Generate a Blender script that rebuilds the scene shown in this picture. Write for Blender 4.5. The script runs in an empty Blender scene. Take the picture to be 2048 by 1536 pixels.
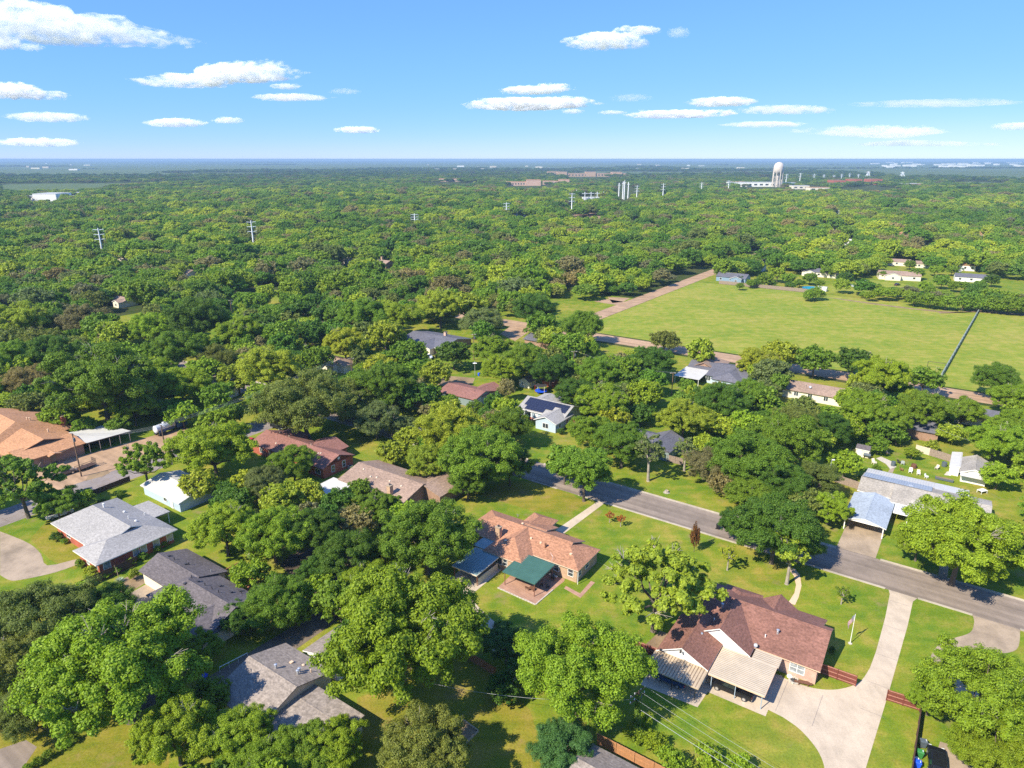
import bpy, bmesh, math, random
import numpy as np
from mathutils import Vector, Matrix

# ------------------------------------------------------------------ camera, light, exposure
S = bpy.context.scene
COL = S.collection
R = math.radians
FPX, CAMH = 1365.0, 70.0                 # focal length in photo pixels, camera height in metres
PITCH = math.atan(450 / FPX)
cam_d = bpy.data.cameras.new('camera')
cam = bpy.data.objects.new('camera', cam_d)
COL.objects.link(cam)
cam_d.sensor_width = 36.0
cam_d.lens = 36.0 * FPX / 2048
cam_d.clip_start, cam_d.clip_end = 0.5, 90000
cam.location = (0, 0, CAMH)
cam.rotation_euler = (R(90) - PITCH, 0, 0)
S.camera = cam

SUN_EL, SUN_AZ = 43.0, 231.5            # azimuth clockwise from +Y: low left behind the camera
sun_d = bpy.data.lights.new('sun', 'SUN')
sun_d.energy, sun_d.angle, sun_d.color = 3.4, R(0.53), (1.0, 0.94, 0.80)
sun = bpy.data.objects.new('sun', sun_d)
COL.objects.link(sun)
_sd = Vector((math.sin(R(SUN_AZ)) * math.cos(R(SUN_EL)), math.cos(R(SUN_AZ)) * math.cos(R(SUN_EL)), math.sin(R(SUN_EL))))
sun.rotation_euler = (-_sd).to_track_quat('-Z', 'Y').to_euler()

W = bpy.data.worlds.new('World')
S.world = W
W.use_nodes = True
wn, wl = W.node_tree.nodes, W.node_tree.links
bg = wn['Background']
sky = wn.new('ShaderNodeTexSky')
sky.sky_type = 'NISHITA'
sky.sun_disc = False
sky.sun_elevation, sky.sun_rotation = R(SUN_EL), R(SUN_AZ)
sky.air_density, sky.dust_density, sky.ozone_density = 1.0, 0.0, 6.0
sky.altitude = 3000
sk1 = wn.new('ShaderNodeVectorMath'); sk1.operation = 'SCALE'; sk1.inputs['Scale'].default_value = 0.1
cur = wn.new('ShaderNodeRGBCurve')          # grade of the whole sky dome: flatter towards the horizon, as the photograph was developed
def _curve(i, pts):
    c = cur.mapping.curves[i]
    c.points[0].location, c.points[1].location = pts[0], pts[-1]
    for p in pts[1:-1]: c.points.new(*p)
_curve(0, [(0, 0.04), (0.05, 0.065), (0.12, 0.080), (0.18, 0.099), (0.32, 0.140), (0.44, 0.184), (0.56, 0.24), (1, 0.40)])
_curve(1, [(0, 0.08), (0.10, 0.155), (0.23, 0.190), (0.35, 0.232), (0.54, 0.280), (0.65, 0.31), (0.73, 0.335), (1, 0.42)])
_curve(2, [(0, 0.20), (0.2, 0.42), (0.47, 0.46), (0.63, 0.465), (0.80, 0.405), (1, 0.47)])
cur.mapping.update()
sk2 = wn.new('ShaderNodeVectorMath'); sk2.operation = 'SCALE'; sk2.inputs['Scale'].default_value = 10.0
wl.new(sky.outputs[0], sk1.inputs[0]); wl.new(sk1.outputs[0], cur.inputs['Color']); wl.new(cur.outputs[0], sk2.inputs[0])
wl.new(sk2.outputs[0], bg.inputs[0])
bg.inputs[1].default_value = 0.10

S.view_settings.view_transform = 'Standard'
S.view_settings.look = 'None'
S.view_settings.gamma = 1
S.view_settings.use_curve_mapping = False
S.view_settings.exposure = 1.33
S.render.engine = 'CYCLES'
S.cycles.max_bounces = 18
S.cycles.diffuse_bounces = 4
S.cycles.glossy_bounces = 2
S.cycles.transmission_bounces = 4
S.cycles.volume_bounces = 16
S.cycles.transparent_max_bounces = 18
S.cycles.volume_step_rate = 0.25
S.cycles.use_denoising = False

# ------------------------------------------------------------------ measuring: photo pixel -> point of the place
_c, _s = math.cos(PITCH), math.sin(PITCH)
def P(px, py, z=0.0):
    u, v = px - 1024, py - 768
    dy, dz = FPX * _c - v * _s, -FPX * _s - v * _c
    t = (z - CAMH) / dz
    return Vector((u * t, dy * t, z))
def proj(x, y, z):
    dz = z - CAMH
    d = y * _c - dz * _s
    if d < 1: return None
    return 1024 + FPX * x / d, 768 - FPX * (y * _s + dz * _c) / d, d
GA = R(-34.7)                           # the streets and houses share one grid, turned by this angle
_gc, _gs = math.cos(GA), math.sin(GA)
def G(a, b, z=0.0):
    return Vector((a * _gc - b * _gs, a * _gs + b * _gc, z))
def toG(x, y):
    return x * _gc + y * _gs, -x * _gs + y * _gc
def PG(px, py, z=0.0):
    p = P(px, py, z)
    return toG(p.x, p.y)
rnd = random.Random(7)

# ------------------------------------------------------------------ materials
def mat(name):
    m = bpy.data.materials.new(name)
    m.use_nodes = True
    nt = m.node_tree
    b = nt.nodes['Principled BSDF']
    return m, nt.nodes, nt.links, b
def node(n, kind, **kw):
    x = n.new(kind)
    for k, v in kw.items(): setattr(x, k, v)
    return x
def ramp(n, l, src, stops, interp='LINEAR'):
    r = n.new('ShaderNodeValToRGB')
    r.color_ramp.interpolation = interp
    el = r.color_ramp.elements
    while len(el) > 1: el.remove(el[-1])
    el[0].position, el[0].color = stops[0][0], (*stops[0][1], 1)
    for p, c in stops[1:]:
        e = el.new(p)
        e.color = (*c, 1)
    l.new(src, r.inputs[0])
    return r.outputs[0]
def noise(n, l, vec, scale, detail=4, rough=0.55, sc=None):
    if sc:
        mp = n.new('ShaderNodeMapping'); mp.inputs['Scale'].default_value = sc
        l.new(vec, mp.inputs[0]); vec = mp.outputs[0]
    t = n.new('ShaderNodeTexNoise')
    t.inputs['Scale'].default_value = scale
    t.inputs['Detail'].default_value = detail
    t.inputs['Roughness'].default_value = rough
    l.new(vec, t.inputs['Vector'])
    return t.outputs[0]
def mixc(n, l, a, b, fac, mode='MIX'):
    x = n.new('ShaderNodeMix'); x.data_type = 'RGBA'; x.blend_type = mode
    for sock, v in ((x.inputs[0], fac), (x.inputs[6], a), (x.inputs[7], b)):
        if hasattr(v, 'links') or isinstance(v, bpy.types.NodeSocket): l.new(v, sock)
        elif isinstance(v, (tuple, list)): sock.default_value = (*v[:3], 1)
        else: sock.default_value = v
    return x.outputs[2]
def scaled(c, k): return tuple(max(0, min(1, v * k)) for v in c)

def plain(name, col, rough=0.6, var=0.12, scale=3.0, metal=0.0, spec=0.4):
    m, n, l, b = mat(name)
    tc = n.new('ShaderNodeTexCoord')
    f = noise(n, l, tc.outputs['Object'], scale, 5, 0.65)
    l.new(ramp(n, l, f, [(0.3, scaled(col, 1 - var)), (0.7, scaled(col, 1 + var))]), b.inputs['Base Color'])
    b.inputs['Roughness'].default_value = rough
    b.inputs['Metallic'].default_value = metal
    b.inputs['Specular IOR Level'].default_value = spec
    return m
def shingle(name, col, spread=0.32, stain=0.25):
    m, n, l, b = mat(name)
    tc = n.new('ShaderNodeTexCoord')
    v = tc.outputs['Object']
    f1 = noise(n, l, v, 1.0, 3, 0.7, (1.4, 1.4, 9.0))       # courses: thin in height, long along the slope
    f2 = noise(n, l, v, 3.2, 2, 0.8)
    f3 = noise(n, l, v, 0.16, 4, 0.6)
    a = ramp(n, l, f1, [(0.33, scaled(col, 1 - spread)), (0.5, col), (0.68, scaled(col, 1 + spread))])
    a = mixc(n, l, a, ramp(n, l, f2, [(0.35, (0.72, 0.72, 0.72)), (0.65, (1.25, 1.25, 1.25))]), 0.75, 'MULTIPLY')
    a = mixc(n, l, a, ramp(n, l, f3, [(0.35, (1 - stain,) * 3), (0.65, (1 + stain * .6,) * 3)]), 1.0, 'MULTIPLY')
    l.new(a, b.inputs['Base Color'])
    b.inputs['Roughness'].default_value = 0.9
    b.inputs['Specular IOR Level'].default_value = 0.2
    return m
def brick(name, c1, c2, mortar):
    m, n, l, b = mat(name)
    tc = n.new('ShaderNodeTexCoord')
    sp = n.new('ShaderNodeSeparateXYZ'); l.new(tc.outputs['Object'], sp.inputs[0])
    ad = node(n, 'ShaderNodeMath', operation='ADD'); l.new(sp.outputs[0], ad.inputs[0]); l.new(sp.outputs[1], ad.inputs[1])
    cb = n.new('ShaderNodeCombineXYZ'); l.new(ad.outputs[0], cb.inputs[0]); l.new(sp.outputs[2], cb.inputs[1])
    t = n.new('ShaderNodeTexBrick'); l.new(cb.outputs[0], t.inputs['Vector'])
    t.inputs['Scale'].default_value = 1.0
    t.inputs['Brick Width'].default_value, t.inputs['Row Height'].default_value = 0.22, 0.075
    t.inputs['Mortar Size'].default_value = 0.008
    t.inputs['Color1'].default_value, t.inputs['Color2'].default_value = (*c1, 1), (*c2, 1)
    t.inputs['Mortar'].default_value = (*mortar, 1)
    f = noise(n, l, tc.outputs['Object'], 0.7, 4, 0.6)
    l.new(mixc(n, l, t.outputs[0], ramp(n, l, f, [(0.3, (0.8,) * 3), (0.7, (1.15,) * 3)]), 1.0, 'MULTIPLY'), b.inputs['Base Color'])
    b.inputs['Roughness'].default_value = 0.85
    return m
def grass(name, base, dry, lush, dirt=None, dirt_amt=0.0):
    m, n, l, b = mat(name)
    tc = n.new('ShaderNodeTexCoord')
    v = tc.outputs['Object']
    big = noise(n, l, v, 0.035, 5, 0.6)
    mid = noise(n, l, v, 0.28, 5, 0.65)
    fine = noise(n, l, v, 3.5, 4, 0.75)
    a = ramp(n, l, big, [(0.40, lush), (0.5, base), (0.61, dry)])
    a = mixc(n, l, a, ramp(n, l, mid, [(0.38, lush), (0.5, base), (0.63, dry)]), 0.55)
    mow = noise(n, l, v, 0.5, 3, 0.6, (math.cos(0.6) * .12, 1.0, 1))
    a = mixc(n, l, a, ramp(n, l, mow, [(0.35, (0.84, 0.88, 0.8)), (0.65, (1.14, 1.10, 1.15))]), 0.8, 'MULTIPLY')
    a = mixc(n, l, a, ramp(n, l, fine, [(0.3, (0.62,) * 3), (0.7, (1.35,) * 3)]), 0.8, 'MULTIPLY')
    if dirt:
        k = ramp(n, l, noise(n, l, v, 0.16, 6, 0.68), [(0.60 - dirt_amt, (0, 0, 0)), (0.74 - dirt_amt, (0.85, 0.85, 0.85))])
        a = mixc(n, l, a, dirt, k)
    l.new(a, b.inputs['Base Color'])
    b.inputs['Roughness'].default_value = 1.0
    b.inputs['Specular IOR Level'].default_value = 0.05
    bump = n.new('ShaderNodeBump'); bump.inputs['Strength'].default_value = 0.5; bump.inputs['Distance'].default_value = 0.08
    l.new(fine, bump.inputs['Height']); l.new(bump.outputs[0], b.inputs['Normal'])
    return m
def concrete(name, col, joint=0.0, stain=0.3, rough=0.85, lanes=False):
    m, n, l, b = mat(name)
    tc = n.new('ShaderNodeTexCoord')
    v = tc.outputs['Object']
    f1 = noise(n, l, v, 0.22, 6, 0.65)
    f2 = noise(n, l, v, 6.0, 3, 0.7)
    f3 = noise(n, l, v, 0.9, 5, 0.7, (1, 0.35, 1))
    a = ramp(n, l, f1, [(0.3, scaled(col, 1 - stain)), (0.55, col), (0.75, scaled(col, 1.08))])
    a = mixc(n, l, a, ramp(n, l, f2, [(0.3, (0.86,) * 3), (0.7, (1.1,) * 3)]), 1.0, 'MULTIPLY')
    a = mixc(n, l, a, ramp(n, l, f3, [(0.3, (0.82,) * 3), (0.6, (1.04,) * 3)]), 0.7, 'MULTIPLY')
    if lanes:                                                   # worn wheel tracks along the street
        mp = n.new('ShaderNodeMapping'); mp.inputs['Rotation'].default_value = (0, 0, -GA); mp.inputs['Scale'].default_value = (0.012, 0.55, 1)
        mp.vector_type = 'POINT'
        r0 = n.new('ShaderNodeVectorRotate'); r0.rotation_type = 'Z_AXIS'; r0.inputs['Angle'].default_value = -GA; l.new(v, r0.inputs['Vector'])
        mp.inputs['Rotation'].default_value = (0, 0, 0); l.new(r0.outputs[0], mp.inputs[0])
        f4 = noise(n, l, mp.outputs[0], 1.0, 3, 0.6)
        a = mixc(n, l, a, ramp(n, l, f4, [(0.38, (0.80,) * 3), (0.62, (1.16,) * 3)]), 1.0, 'MULTIPLY')
        f5 = noise(n, l, v, 0.35, 7, 0.75)
        a = mixc(n, l, a, ramp(n, l, f5, [(0.68, (1, 1, 1)), (0.74, (0.62, 0.62, 0.64))]), 1.0, 'MULTIPLY')
    l.new(a, b.inputs['Base Color'])
    b.inputs['Roughness'].default_value = rough
    b.inputs['Specular IOR Level'].default_value = 0.2
    return m

M = {}
M['lawn'] = grass('lawn_grass', (0.172, 0.212, 0.018), (0.285, 0.235, 0.045), (0.105, 0.175, 0.016), (0.26, 0.185, 0.085), 0.015)
M['drygrass'] = grass('dry_lawn_grass', (0.215, 0.195, 0.022), (0.290, 0.215, 0.050), (0.150, 0.175, 0.018), (0.30, 0.19, 0.09), 0.03)
M['fieldgrass'] = grass('field_grass', (0.225, 0.250, 0.032), (0.315, 0.275, 0.062), (0.155, 0.220, 0.026), (0.26, 0.20, 0.09), -0.09)
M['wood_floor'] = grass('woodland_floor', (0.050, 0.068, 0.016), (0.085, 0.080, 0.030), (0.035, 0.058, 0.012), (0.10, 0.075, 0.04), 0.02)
M['farfield'] = grass('pasture', (0.090, 0.130, 0.045), (0.13, 0.14, 0.06), (0.07, 0.11, 0.04))
M['dirt'] = concrete('bare_dirt', (0.30, 0.205, 0.115), stain=0.45)
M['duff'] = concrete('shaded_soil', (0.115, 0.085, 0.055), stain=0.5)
M['asphalt'] = concrete('asphalt', (0.262, 0.204, 0.158), stain=0.22, lanes=True)
M['old_asphalt'] = concrete('worn_asphalt', (0.27, 0.225, 0.20), stain=0.3)
M['alley_soil'] = concrete('alley_soil', (0.19, 0.145, 0.105), stain=0.4)
M['chipseal'] = concrete('chip_seal_road', (0.41, 0.262, 0.155), stain=0.22, lanes=True)
M['concrete'] = concrete('pale_concrete', (0.54, 0.43, 0.31), stain=0.22)
M['concrete2'] = concrete('aged_concrete', (0.385, 0.290, 0.198), stain=0.4)
M['kerb'] = concrete('kerb_concrete', (0.45, 0.38, 0.29), stain=0.3)
M['patio'] = brick('patio_brick', (0.42, 0.23, 0.15), (0.34, 0.18, 0.115), (0.40, 0.30, 0.22))
M['bark'] = plain('bark', (0.13, 0.10, 0.075), 0.95, 0.4, 2.5)
M['palebark'] = plain('pale_bark', (0.33, 0.28, 0.22), 0.95, 0.35, 2.5)
M['white'] = plain('white_paint', (0.80, 0.77, 0.71), 0.5, 0.05)
M['cream'] = plain('cream_siding', (0.74, 0.65, 0.50), 0.6, 0.06)
M['beige'] = plain('beige_paint', (0.60, 0.50, 0.37), 0.6, 0.08)
M['trimbeige'] = plain('tan_trim', (0.66, 0.46, 0.30), 0.6, 0.08)
M['bluegrey'] = plain('pale_blue_siding', (0.42, 0.50, 0.56), 0.6, 0.08)
M['blue_siding'] = plain('blue_siding', (0.20, 0.28, 0.36), 0.6, 0.08)
M['greygreen'] = plain('grey_green_siding', (0.20, 0.25, 0.24), 0.6, 0.1)
M['darkmetal'] = plain('dark_metal', (0.05, 0.045, 0.045), 0.5, 0.2)
M['galv'] = plain('galvanised_metal', (0.55, 0.56, 0.57), 0.35, 0.15, 4, 0.6)
M['rustpost'] = plain('rust_brown_post', (0.22, 0.09, 0.055), 0.7, 0.2)
M['greypost'] = plain('blue_grey_post', (0.30, 0.36, 0.42), 0.5, 0.1)
M['fence_red'] = plain('red_brown_stained_boards', (0.175, 0.045, 0.032), 0.75, 0.3, 6)
M['fence_rail'] = plain('fence_rail_timber', (0.42, 0.20, 0.14), 0.75, 0.2, 6)
M['fence_grey'] = plain('weathered_boards', (0.27, 0.20, 0.15), 0.9, 0.4, 4)
M['fence_dark'] = plain('dark_boards', (0.075, 0.040, 0.030), 0.85, 0.35, 5)
M['fence_new'] = plain('new_cedar_boards', (0.40, 0.19, 0.08), 0.8, 0.25, 5)
M['pole'] = plain('pole_timber', (0.17, 0.105, 0.065), 0.9, 0.3, 3)
M['steelpole'] = plain('pale_steel_pole', (0.78, 0.78, 0.77), 0.5, 0.08, 2)
M['wire'] = plain('wire', (0.34, 0.34, 0.34), 0.5, 0.1)
M['tyre'] = plain('tyre_rubber', (0.03, 0.03, 0.03), 0.9, 0.2)
M['chrome'] = plain('wheel_alloy', (0.65, 0.65, 0.66), 0.3, 0.05, 2, 0.8)
M['white_metal'] = plain('white_metal_roofing', (0.52, 0.49, 0.44), 0.45, 0.08, 0.8)
M['tan_metal'] = plain('tan_metal_roofing', (0.44, 0.335, 0.22), 0.5, 0.14, 0.7)
M['cream_metal'] = plain('cream_metal_roofing', (0.50, 0.42, 0.315), 0.5, 0.12, 0.6)
M['dirty_sheet'] = plain('dirty_sheet_metal', (0.24, 0.165, 0.105), 0.7, 0.35, 0.9)
M['green_metal'] = plain('green_metal_roofing', (0.050, 0.122, 0.098), 0.45, 0.12, 0.8)
M['greygreen_metal'] = plain('grey_green_metal_roofing', (0.20, 0.28, 0.275), 0.45, 0.14, 0.8)
M['grey_metal'] = plain('grey_metal_roofing', (0.33, 0.36, 0.40), 0.45, 0.12, 0.8)
M['plastic_blue'] = plain('blue_plastic', (0.015, 0.085, 0.62), 0.45, 0.1)
M['plastic_green'] = plain('green_plastic', (0.04, 0.20, 0.05), 0.5, 0.1)
M['plastic_grey'] = plain('grey_plastic', (0.09, 0.11, 0.125), 0.5, 0.1)
M['label_white'] = plain('white_label', (0.8, 0.8, 0.8), 0.5, 0.02)
M['red_paint'] = plain('red_paint', (0.42, 0.02, 0.03), 0.35, 0.05)
M['black_paint'] = plain('black_paint', (0.012, 0.012, 0.014), 0.2, 0.1)
M['blue_paint'] = plain('dark_blue_paint', (0.015, 0.06, 0.16), 0.25, 0.1)
M['tan_paint'] = plain('grey_brown_paint', (0.17, 0.135, 0.105), 0.3, 0.08)
M['silver_paint'] = plain('silver_paint', (0.55, 0.56, 0.58), 0.3, 0.05)
M['timber'] = plain('red_brown_timber', (0.30, 0.13, 0.065), 0.85, 0.3, 4)
M['rust'] = plain('rusty_iron', (0.15, 0.065, 0.035), 0.9, 0.3, 6)
M['orange_leaf'] = plain('orange_leaf', (0.40, 0.14, 0.03), 0.8, 0.3, 5)
M['wood_pale'] = plain('pale_timber', (0.45, 0.33, 0.21), 0.85, 0.2, 4)
M['stone'] = plain('pale_stone', (0.48, 0.42, 0.34), 0.9, 0.3, 3)
M['light_red'] = plain('tail_light_red', (0.5, 0.03, 0.02), 0.3, 0.02)
M['shutter_blue'] = plain('teal_blue_shutter', (0.03, 0.17, 0.30), 0.6, 0.05)
M['brick_pink'] = brick('pink_brick', (0.56, 0.33, 0.24), (0.48, 0.27, 0.19), (0.55, 0.44, 0.35))
M['brick_tan'] = brick('tan_brick', (0.48, 0.29, 0.17), (0.40, 0.23, 0.13), (0.50, 0.40, 0.29))
M['brick_red'] = brick('red_brick', (0.45, 0.085, 0.04), (0.36, 0.065, 0.032), (0.32, 0.16, 0.11))
M['brick_brown'] = brick('brown_brick', (0.31, 0.165, 0.10), (0.25, 0.125, 0.075), (0.36, 0.27, 0.2))
M['gable_red'] = plain('maroon_siding', (0.16, 0.035, 0.03), 0.7, 0.12)
M['sh_maroon'] = shingle('maroon_shingles', (0.235, 0.112, 0.080), 0.22, 0.2)
M['sh_orange'] = shingle('orange_brown_shingles', (0.37, 0.182, 0.105), 0.27, 0.12)
M['sh_silver'] = shingle('pale_grey_shingles', (0.315, 0.293, 0.270), 0.12, 0.10)
M['sh_dark'] = shingle('charcoal_shingles', (0.130, 0.110, 0.108), 0.25, 0.16)
M['sh_grey'] = shingle('warm_grey_shingles', (0.270, 0.220, 0.180), 0.25, 0.12)
M['sh_redbrown'] = shingle('red_brown_shingles', (0.245, 0.115, 0.088), 0.18, 0.12)
M['sh_brown'] = shingle('brown_shingles', (0.300, 0.205, 0.150), 0.22, 0.15)
M['sh_tan'] = shingle('tan_orange_shingles', (0.44, 0.225, 0.115), 0.22, 0.12)
M['sh_pale'] = shingle('dusty_pale_shingles', (0.34, 0.30, 0.25), 0.12, 0.25)
M['sh_bluegrey'] = shingle('blue_grey_shingles', (0.335, 0.37, 0.40), 0.10, 0.12)
M['sh_slate'] = shingle('slate_grey_shingles', (0.125, 0.120, 0.135), 0.22, 0.15)
def glass_mat(name, col, rough=0.08):
    m, n, l, b = mat(name)
    tc = n.new('ShaderNodeTexCoord')
    l.new(ramp(n, l, noise(n, l, tc.outputs['Object'], 1.2, 3), [(0.35, scaled(col, .7)), (0.65, scaled(col, 1.3))]), b.inputs['Base Color'])
    b.inputs['Roughness'].default_value = rough
    b.inputs['Specular IOR Level'].default_value = 0.8
    return m
M['glass'] = glass_mat('window_glass', (0.045, 0.055, 0.065))
M['glass_blind'] = glass_mat('window_glass_with_blinds', (0.30, 0.32, 0.32), 0.15)
M['carglass'] = glass_mat('car_glass', (0.02, 0.025, 0.03))
M['pool'] = glass_mat('pool_water', (0.02, 0.36, 0.50), 0.05)
M['solar'] = glass_mat('solar_glass', (0.018, 0.018, 0.032), 0.22)

# ------------------------------------------------------------------ mesh building
class MB:
    def __init__(s): s.v, s.f, s.m = [], [], []
    def add(s, vs, fs, mi=0):
        k = len(s.v)
        s.v += [tuple(v) for v in vs]
        s.f += [tuple(i + k for i in f) for f in fs]
        s.m += [mi] * len(fs)
        return s
    def box(s, x0, x1, y0, y1, z0, z1, mi=0):
        return s.add([(x0, y0, z0), (x1, y0, z0), (x1, y1, z0), (x0, y1, z0), (x0, y0, z1), (x1, y0, z1), (x1, y1, z1), (x0, y1, z1)],
                     [(0, 3, 2, 1), (4, 5, 6, 7), (0, 1, 5, 4), (1, 2, 6, 5), (2, 3, 7, 6), (3, 0, 4, 7)], mi)
    def obox(s, c, ux, uy, uz, mi=0):                        # oriented box: centre and three half axes
        c, ux, uy, uz = map(Vector, (c, ux, uy, uz))
        vs = [c + a * ux + b * uy + d * uz for d in (-1, 1) for a, b in ((-1, -1), (1, -1), (1, 1), (-1, 1))]
        return s.add(vs, [(0, 3, 2, 1), (4, 5, 6, 7), (0, 1, 5, 4), (1, 2, 6, 5), (2, 3, 7, 6), (3, 0, 4, 7)], mi)
    def slab(s, top, th, mi=0):                              # polygon (ring, counter-clockwise from above) pushed down by th
        n = len(top)
        vs = [tuple(p) for p in top] + [(p[0], p[1], p[2] - th) for p in top]
        return s.add(vs, [tuple(range(n)), tuple(range(2 * n - 1, n - 1, -1))] + [(i, n + i, n + (i + 1) % n, (i + 1) % n) for i in range(n)], mi)
    def prism(s, ring, z0, z1, mi=0):
        return s.slab([(p[0], p[1], z1) for p in ring], z1 - z0, mi)
    def tube(s, pts, rad, n=8, mi=0, cap=True):
        pts = [Vector(p) for p in pts]
        if not hasattr(rad, '__len__'): rad = [rad] * len(pts)
        vs, fs = [], []
        for i, p in enumerate(pts):
            t = (pts[min(i + 1, len(pts) - 1)] - pts[max(i - 1, 0)]).normalized()
            a = t.orthogonal().normalized() if abs(t.z) < 0.95 else Vector((1, 0, 0)) - t * t.x
            a.normalize()
            b = t.cross(a)
            for k in range(n):
                w = 2 * math.pi * k / n
                vs.append(p + (a * math.cos(w) + b * math.sin(w)) * rad[i])
        for i in range(len(pts) - 1):
            for k in range(n):
                fs.append((i * n + k, i * n + (k + 1) % n, (i + 1) * n + (k + 1) % n, (i + 1) * n + k))
        if cap:
            fs.append(tuple(range(n - 1, -1, -1)))
            fs.append(tuple(range((len(pts) - 1) * n, len(pts) * n)))
        return s.add(vs, fs, mi)
    def lathe(s, prof, c=(0, 0, 0), n=16, mi=0):
        vs, fs = [], []
        for r, z in prof:
            for k in range(n):
                w = 2 * math.pi * k / n
                vs.append((c[0] + r * math.cos(w), c[1] + r * math.sin(w), c[2] + z))
        for i in range(len(prof) - 1):
            for k in range(n):
                fs.append((i * n + k, i * n + (k + 1) % n, (i + 1) * n + (k + 1) % n, (i + 1) * n + k))
        fs.append(tuple(range(n - 1, -1, -1)))
        fs.append(tuple(range((len(prof) - 1) * n, len(prof) * n)))
        return s.add(vs, fs, mi)
    def build(s, name, mats, parent=None, smooth=False, bevel=0.0):
        me = bpy.data.meshes.new(name)
        me.from_pydata(s.v, [], s.f)
        if not isinstance(mats, (list, tuple)): mats = [mats]
        for x in mats: me.materials.append(M[x] if isinstance(x, str) else x)
        if len(mats) > 1: me.polygons.foreach_set('material_index', s.m)
        if smooth: me.polygons.foreach_set('use_smooth', [True] * len(me.polygons))
        me.update()
        o = bpy.data.objects.new(name, me)
        COL.objects.link(o)
        if parent is not None: o.parent = parent
        if bevel:
            b = o.modifiers.new('bevel', 'BEVEL'); b.width = bevel; b.segments = 2; b.limit_method = 'ANGLE'
        return o
def empty(name, loc, rz=0.0):
    o = bpy.data.objects.new(name, None)
    o.empty_display_size = 0.3
    COL.objects.link(o)
    o.location = loc
    o.rotation_euler = (0, 0, rz)
    return o
def tag(o, label=None, cat=None, group=None, kind=None):
    if label: o['label'] = label
    if cat: o['category'] = cat
    if group: o['group'] = group
    if kind: o['kind'] = kind
    return o
def copy_tree(o, parent=None):
    c = o.copy()
    COL.objects.link(c)
    if parent is not None: c.parent = parent
    for ch in [x for x in KIDS.get(o.name, [])]:
        copy_tree(ch, c)
    return c
KIDS = {}
def index_children(o):
    KIDS[o.name] = [x for x in COL.objects if x.parent == o]
    for x in KIDS[o.name]: index_children(x)
def sheet(name, ring, z, m, label=None, kind='structure'):
    """flat ground sheet from a ring of world points"""
    mb = MB()
    mb.add([(p[0], p[1], z) for p in ring], [tuple(range(len(ring)))])
    o = mb.build(name, m)
    tag(o, kind=kind)
    return o
# ------------------------------------------------------------------ foliage
def leaf_mat(name, forest=False):
    m, n, l, b = mat(name)
    oi = n.new('ShaderNodeObjectInfo')
    if forest:
        c = ramp(n, l, oi.outputs['Random'], [(0.0, (0.185, 0.315, 0.024)), (0.1, (0.105, 0.215, 0.024)), (0.2, (0.28, 0.385, 0.028)), (0.32, (0.165, 0.275, 0.03)), (0.42, (0.32, 0.405, 0.034)), (0.52, (0.215, 0.26, 0.056)), (0.62, (0.19, 0.32, 0.026)), (0.74, (0.27, 0.25, 0.105)), (0.82, (0.135, 0.27, 0.024)), (0.92, (0.34, 0.43, 0.034))], 'CONSTANT')
        big = noise(n, l, oi.outputs['Location'], 0.0045, 3, 0.6)     # stands of one kind of tree
        c = mixc(n, l, c, (0.98, 0.97, 0.95), 1.0, 'MULTIPLY')
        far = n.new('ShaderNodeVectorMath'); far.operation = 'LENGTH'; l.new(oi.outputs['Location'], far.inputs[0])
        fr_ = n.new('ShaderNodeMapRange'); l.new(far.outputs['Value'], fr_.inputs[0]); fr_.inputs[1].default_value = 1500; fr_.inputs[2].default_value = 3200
        c = mixc(n, l, c, mixc(n, l, c, (0.42, 0.52, 0.75), 1.0, 'MULTIPLY'), fr_.outputs[0])      # distance haze painted into the leaf colour: darker and bluer far out
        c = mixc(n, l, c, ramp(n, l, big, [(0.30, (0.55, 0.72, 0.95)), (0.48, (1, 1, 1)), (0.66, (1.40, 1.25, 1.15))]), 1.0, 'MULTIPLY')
    else:
        c = oi.outputs['Color']
    at = n.new('ShaderNodeAttribute'); at.attribute_name = 'leaf_tint'
    c = mixc(n, l, c, ramp(n, l, at.outputs['Fac'], [(0.0, (0.62, 0.66, 0.7)), (0.5, (1, 1, 1)), (1.0, (1.42, 1.32, 1.05))]), 1.0, 'MULTIPLY')
    b.inputs['Roughness'].default_value = 0.55
    b.inputs['Specular IOR Level'].default_value = 0.25
    l.new(c, b.inputs['Base Color'])
    tr = n.new('ShaderNodeBsdfTranslucent')
    l.new(mixc(n, l, c, (1.25, 1.25, 0.5), 1.0, 'MULTIPLY'), tr.inputs['Color'])
    ms = n.new('ShaderNodeMixShader'); ms.inputs[0].default_value = 0.38
    l.new(b.outputs[0], ms.inputs[1]); l.new(tr.outputs[0], ms.inputs[2])
    out = [x for x in n if x.type == 'OUTPUT_MATERIAL'][0]
    l.new(ms.outputs[0], out.inputs['Surface'])
    return m
M['leaf'] = leaf_mat('leaves')
M['leaf_forest'] = leaf_mat('forest_leaves', True)

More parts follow.
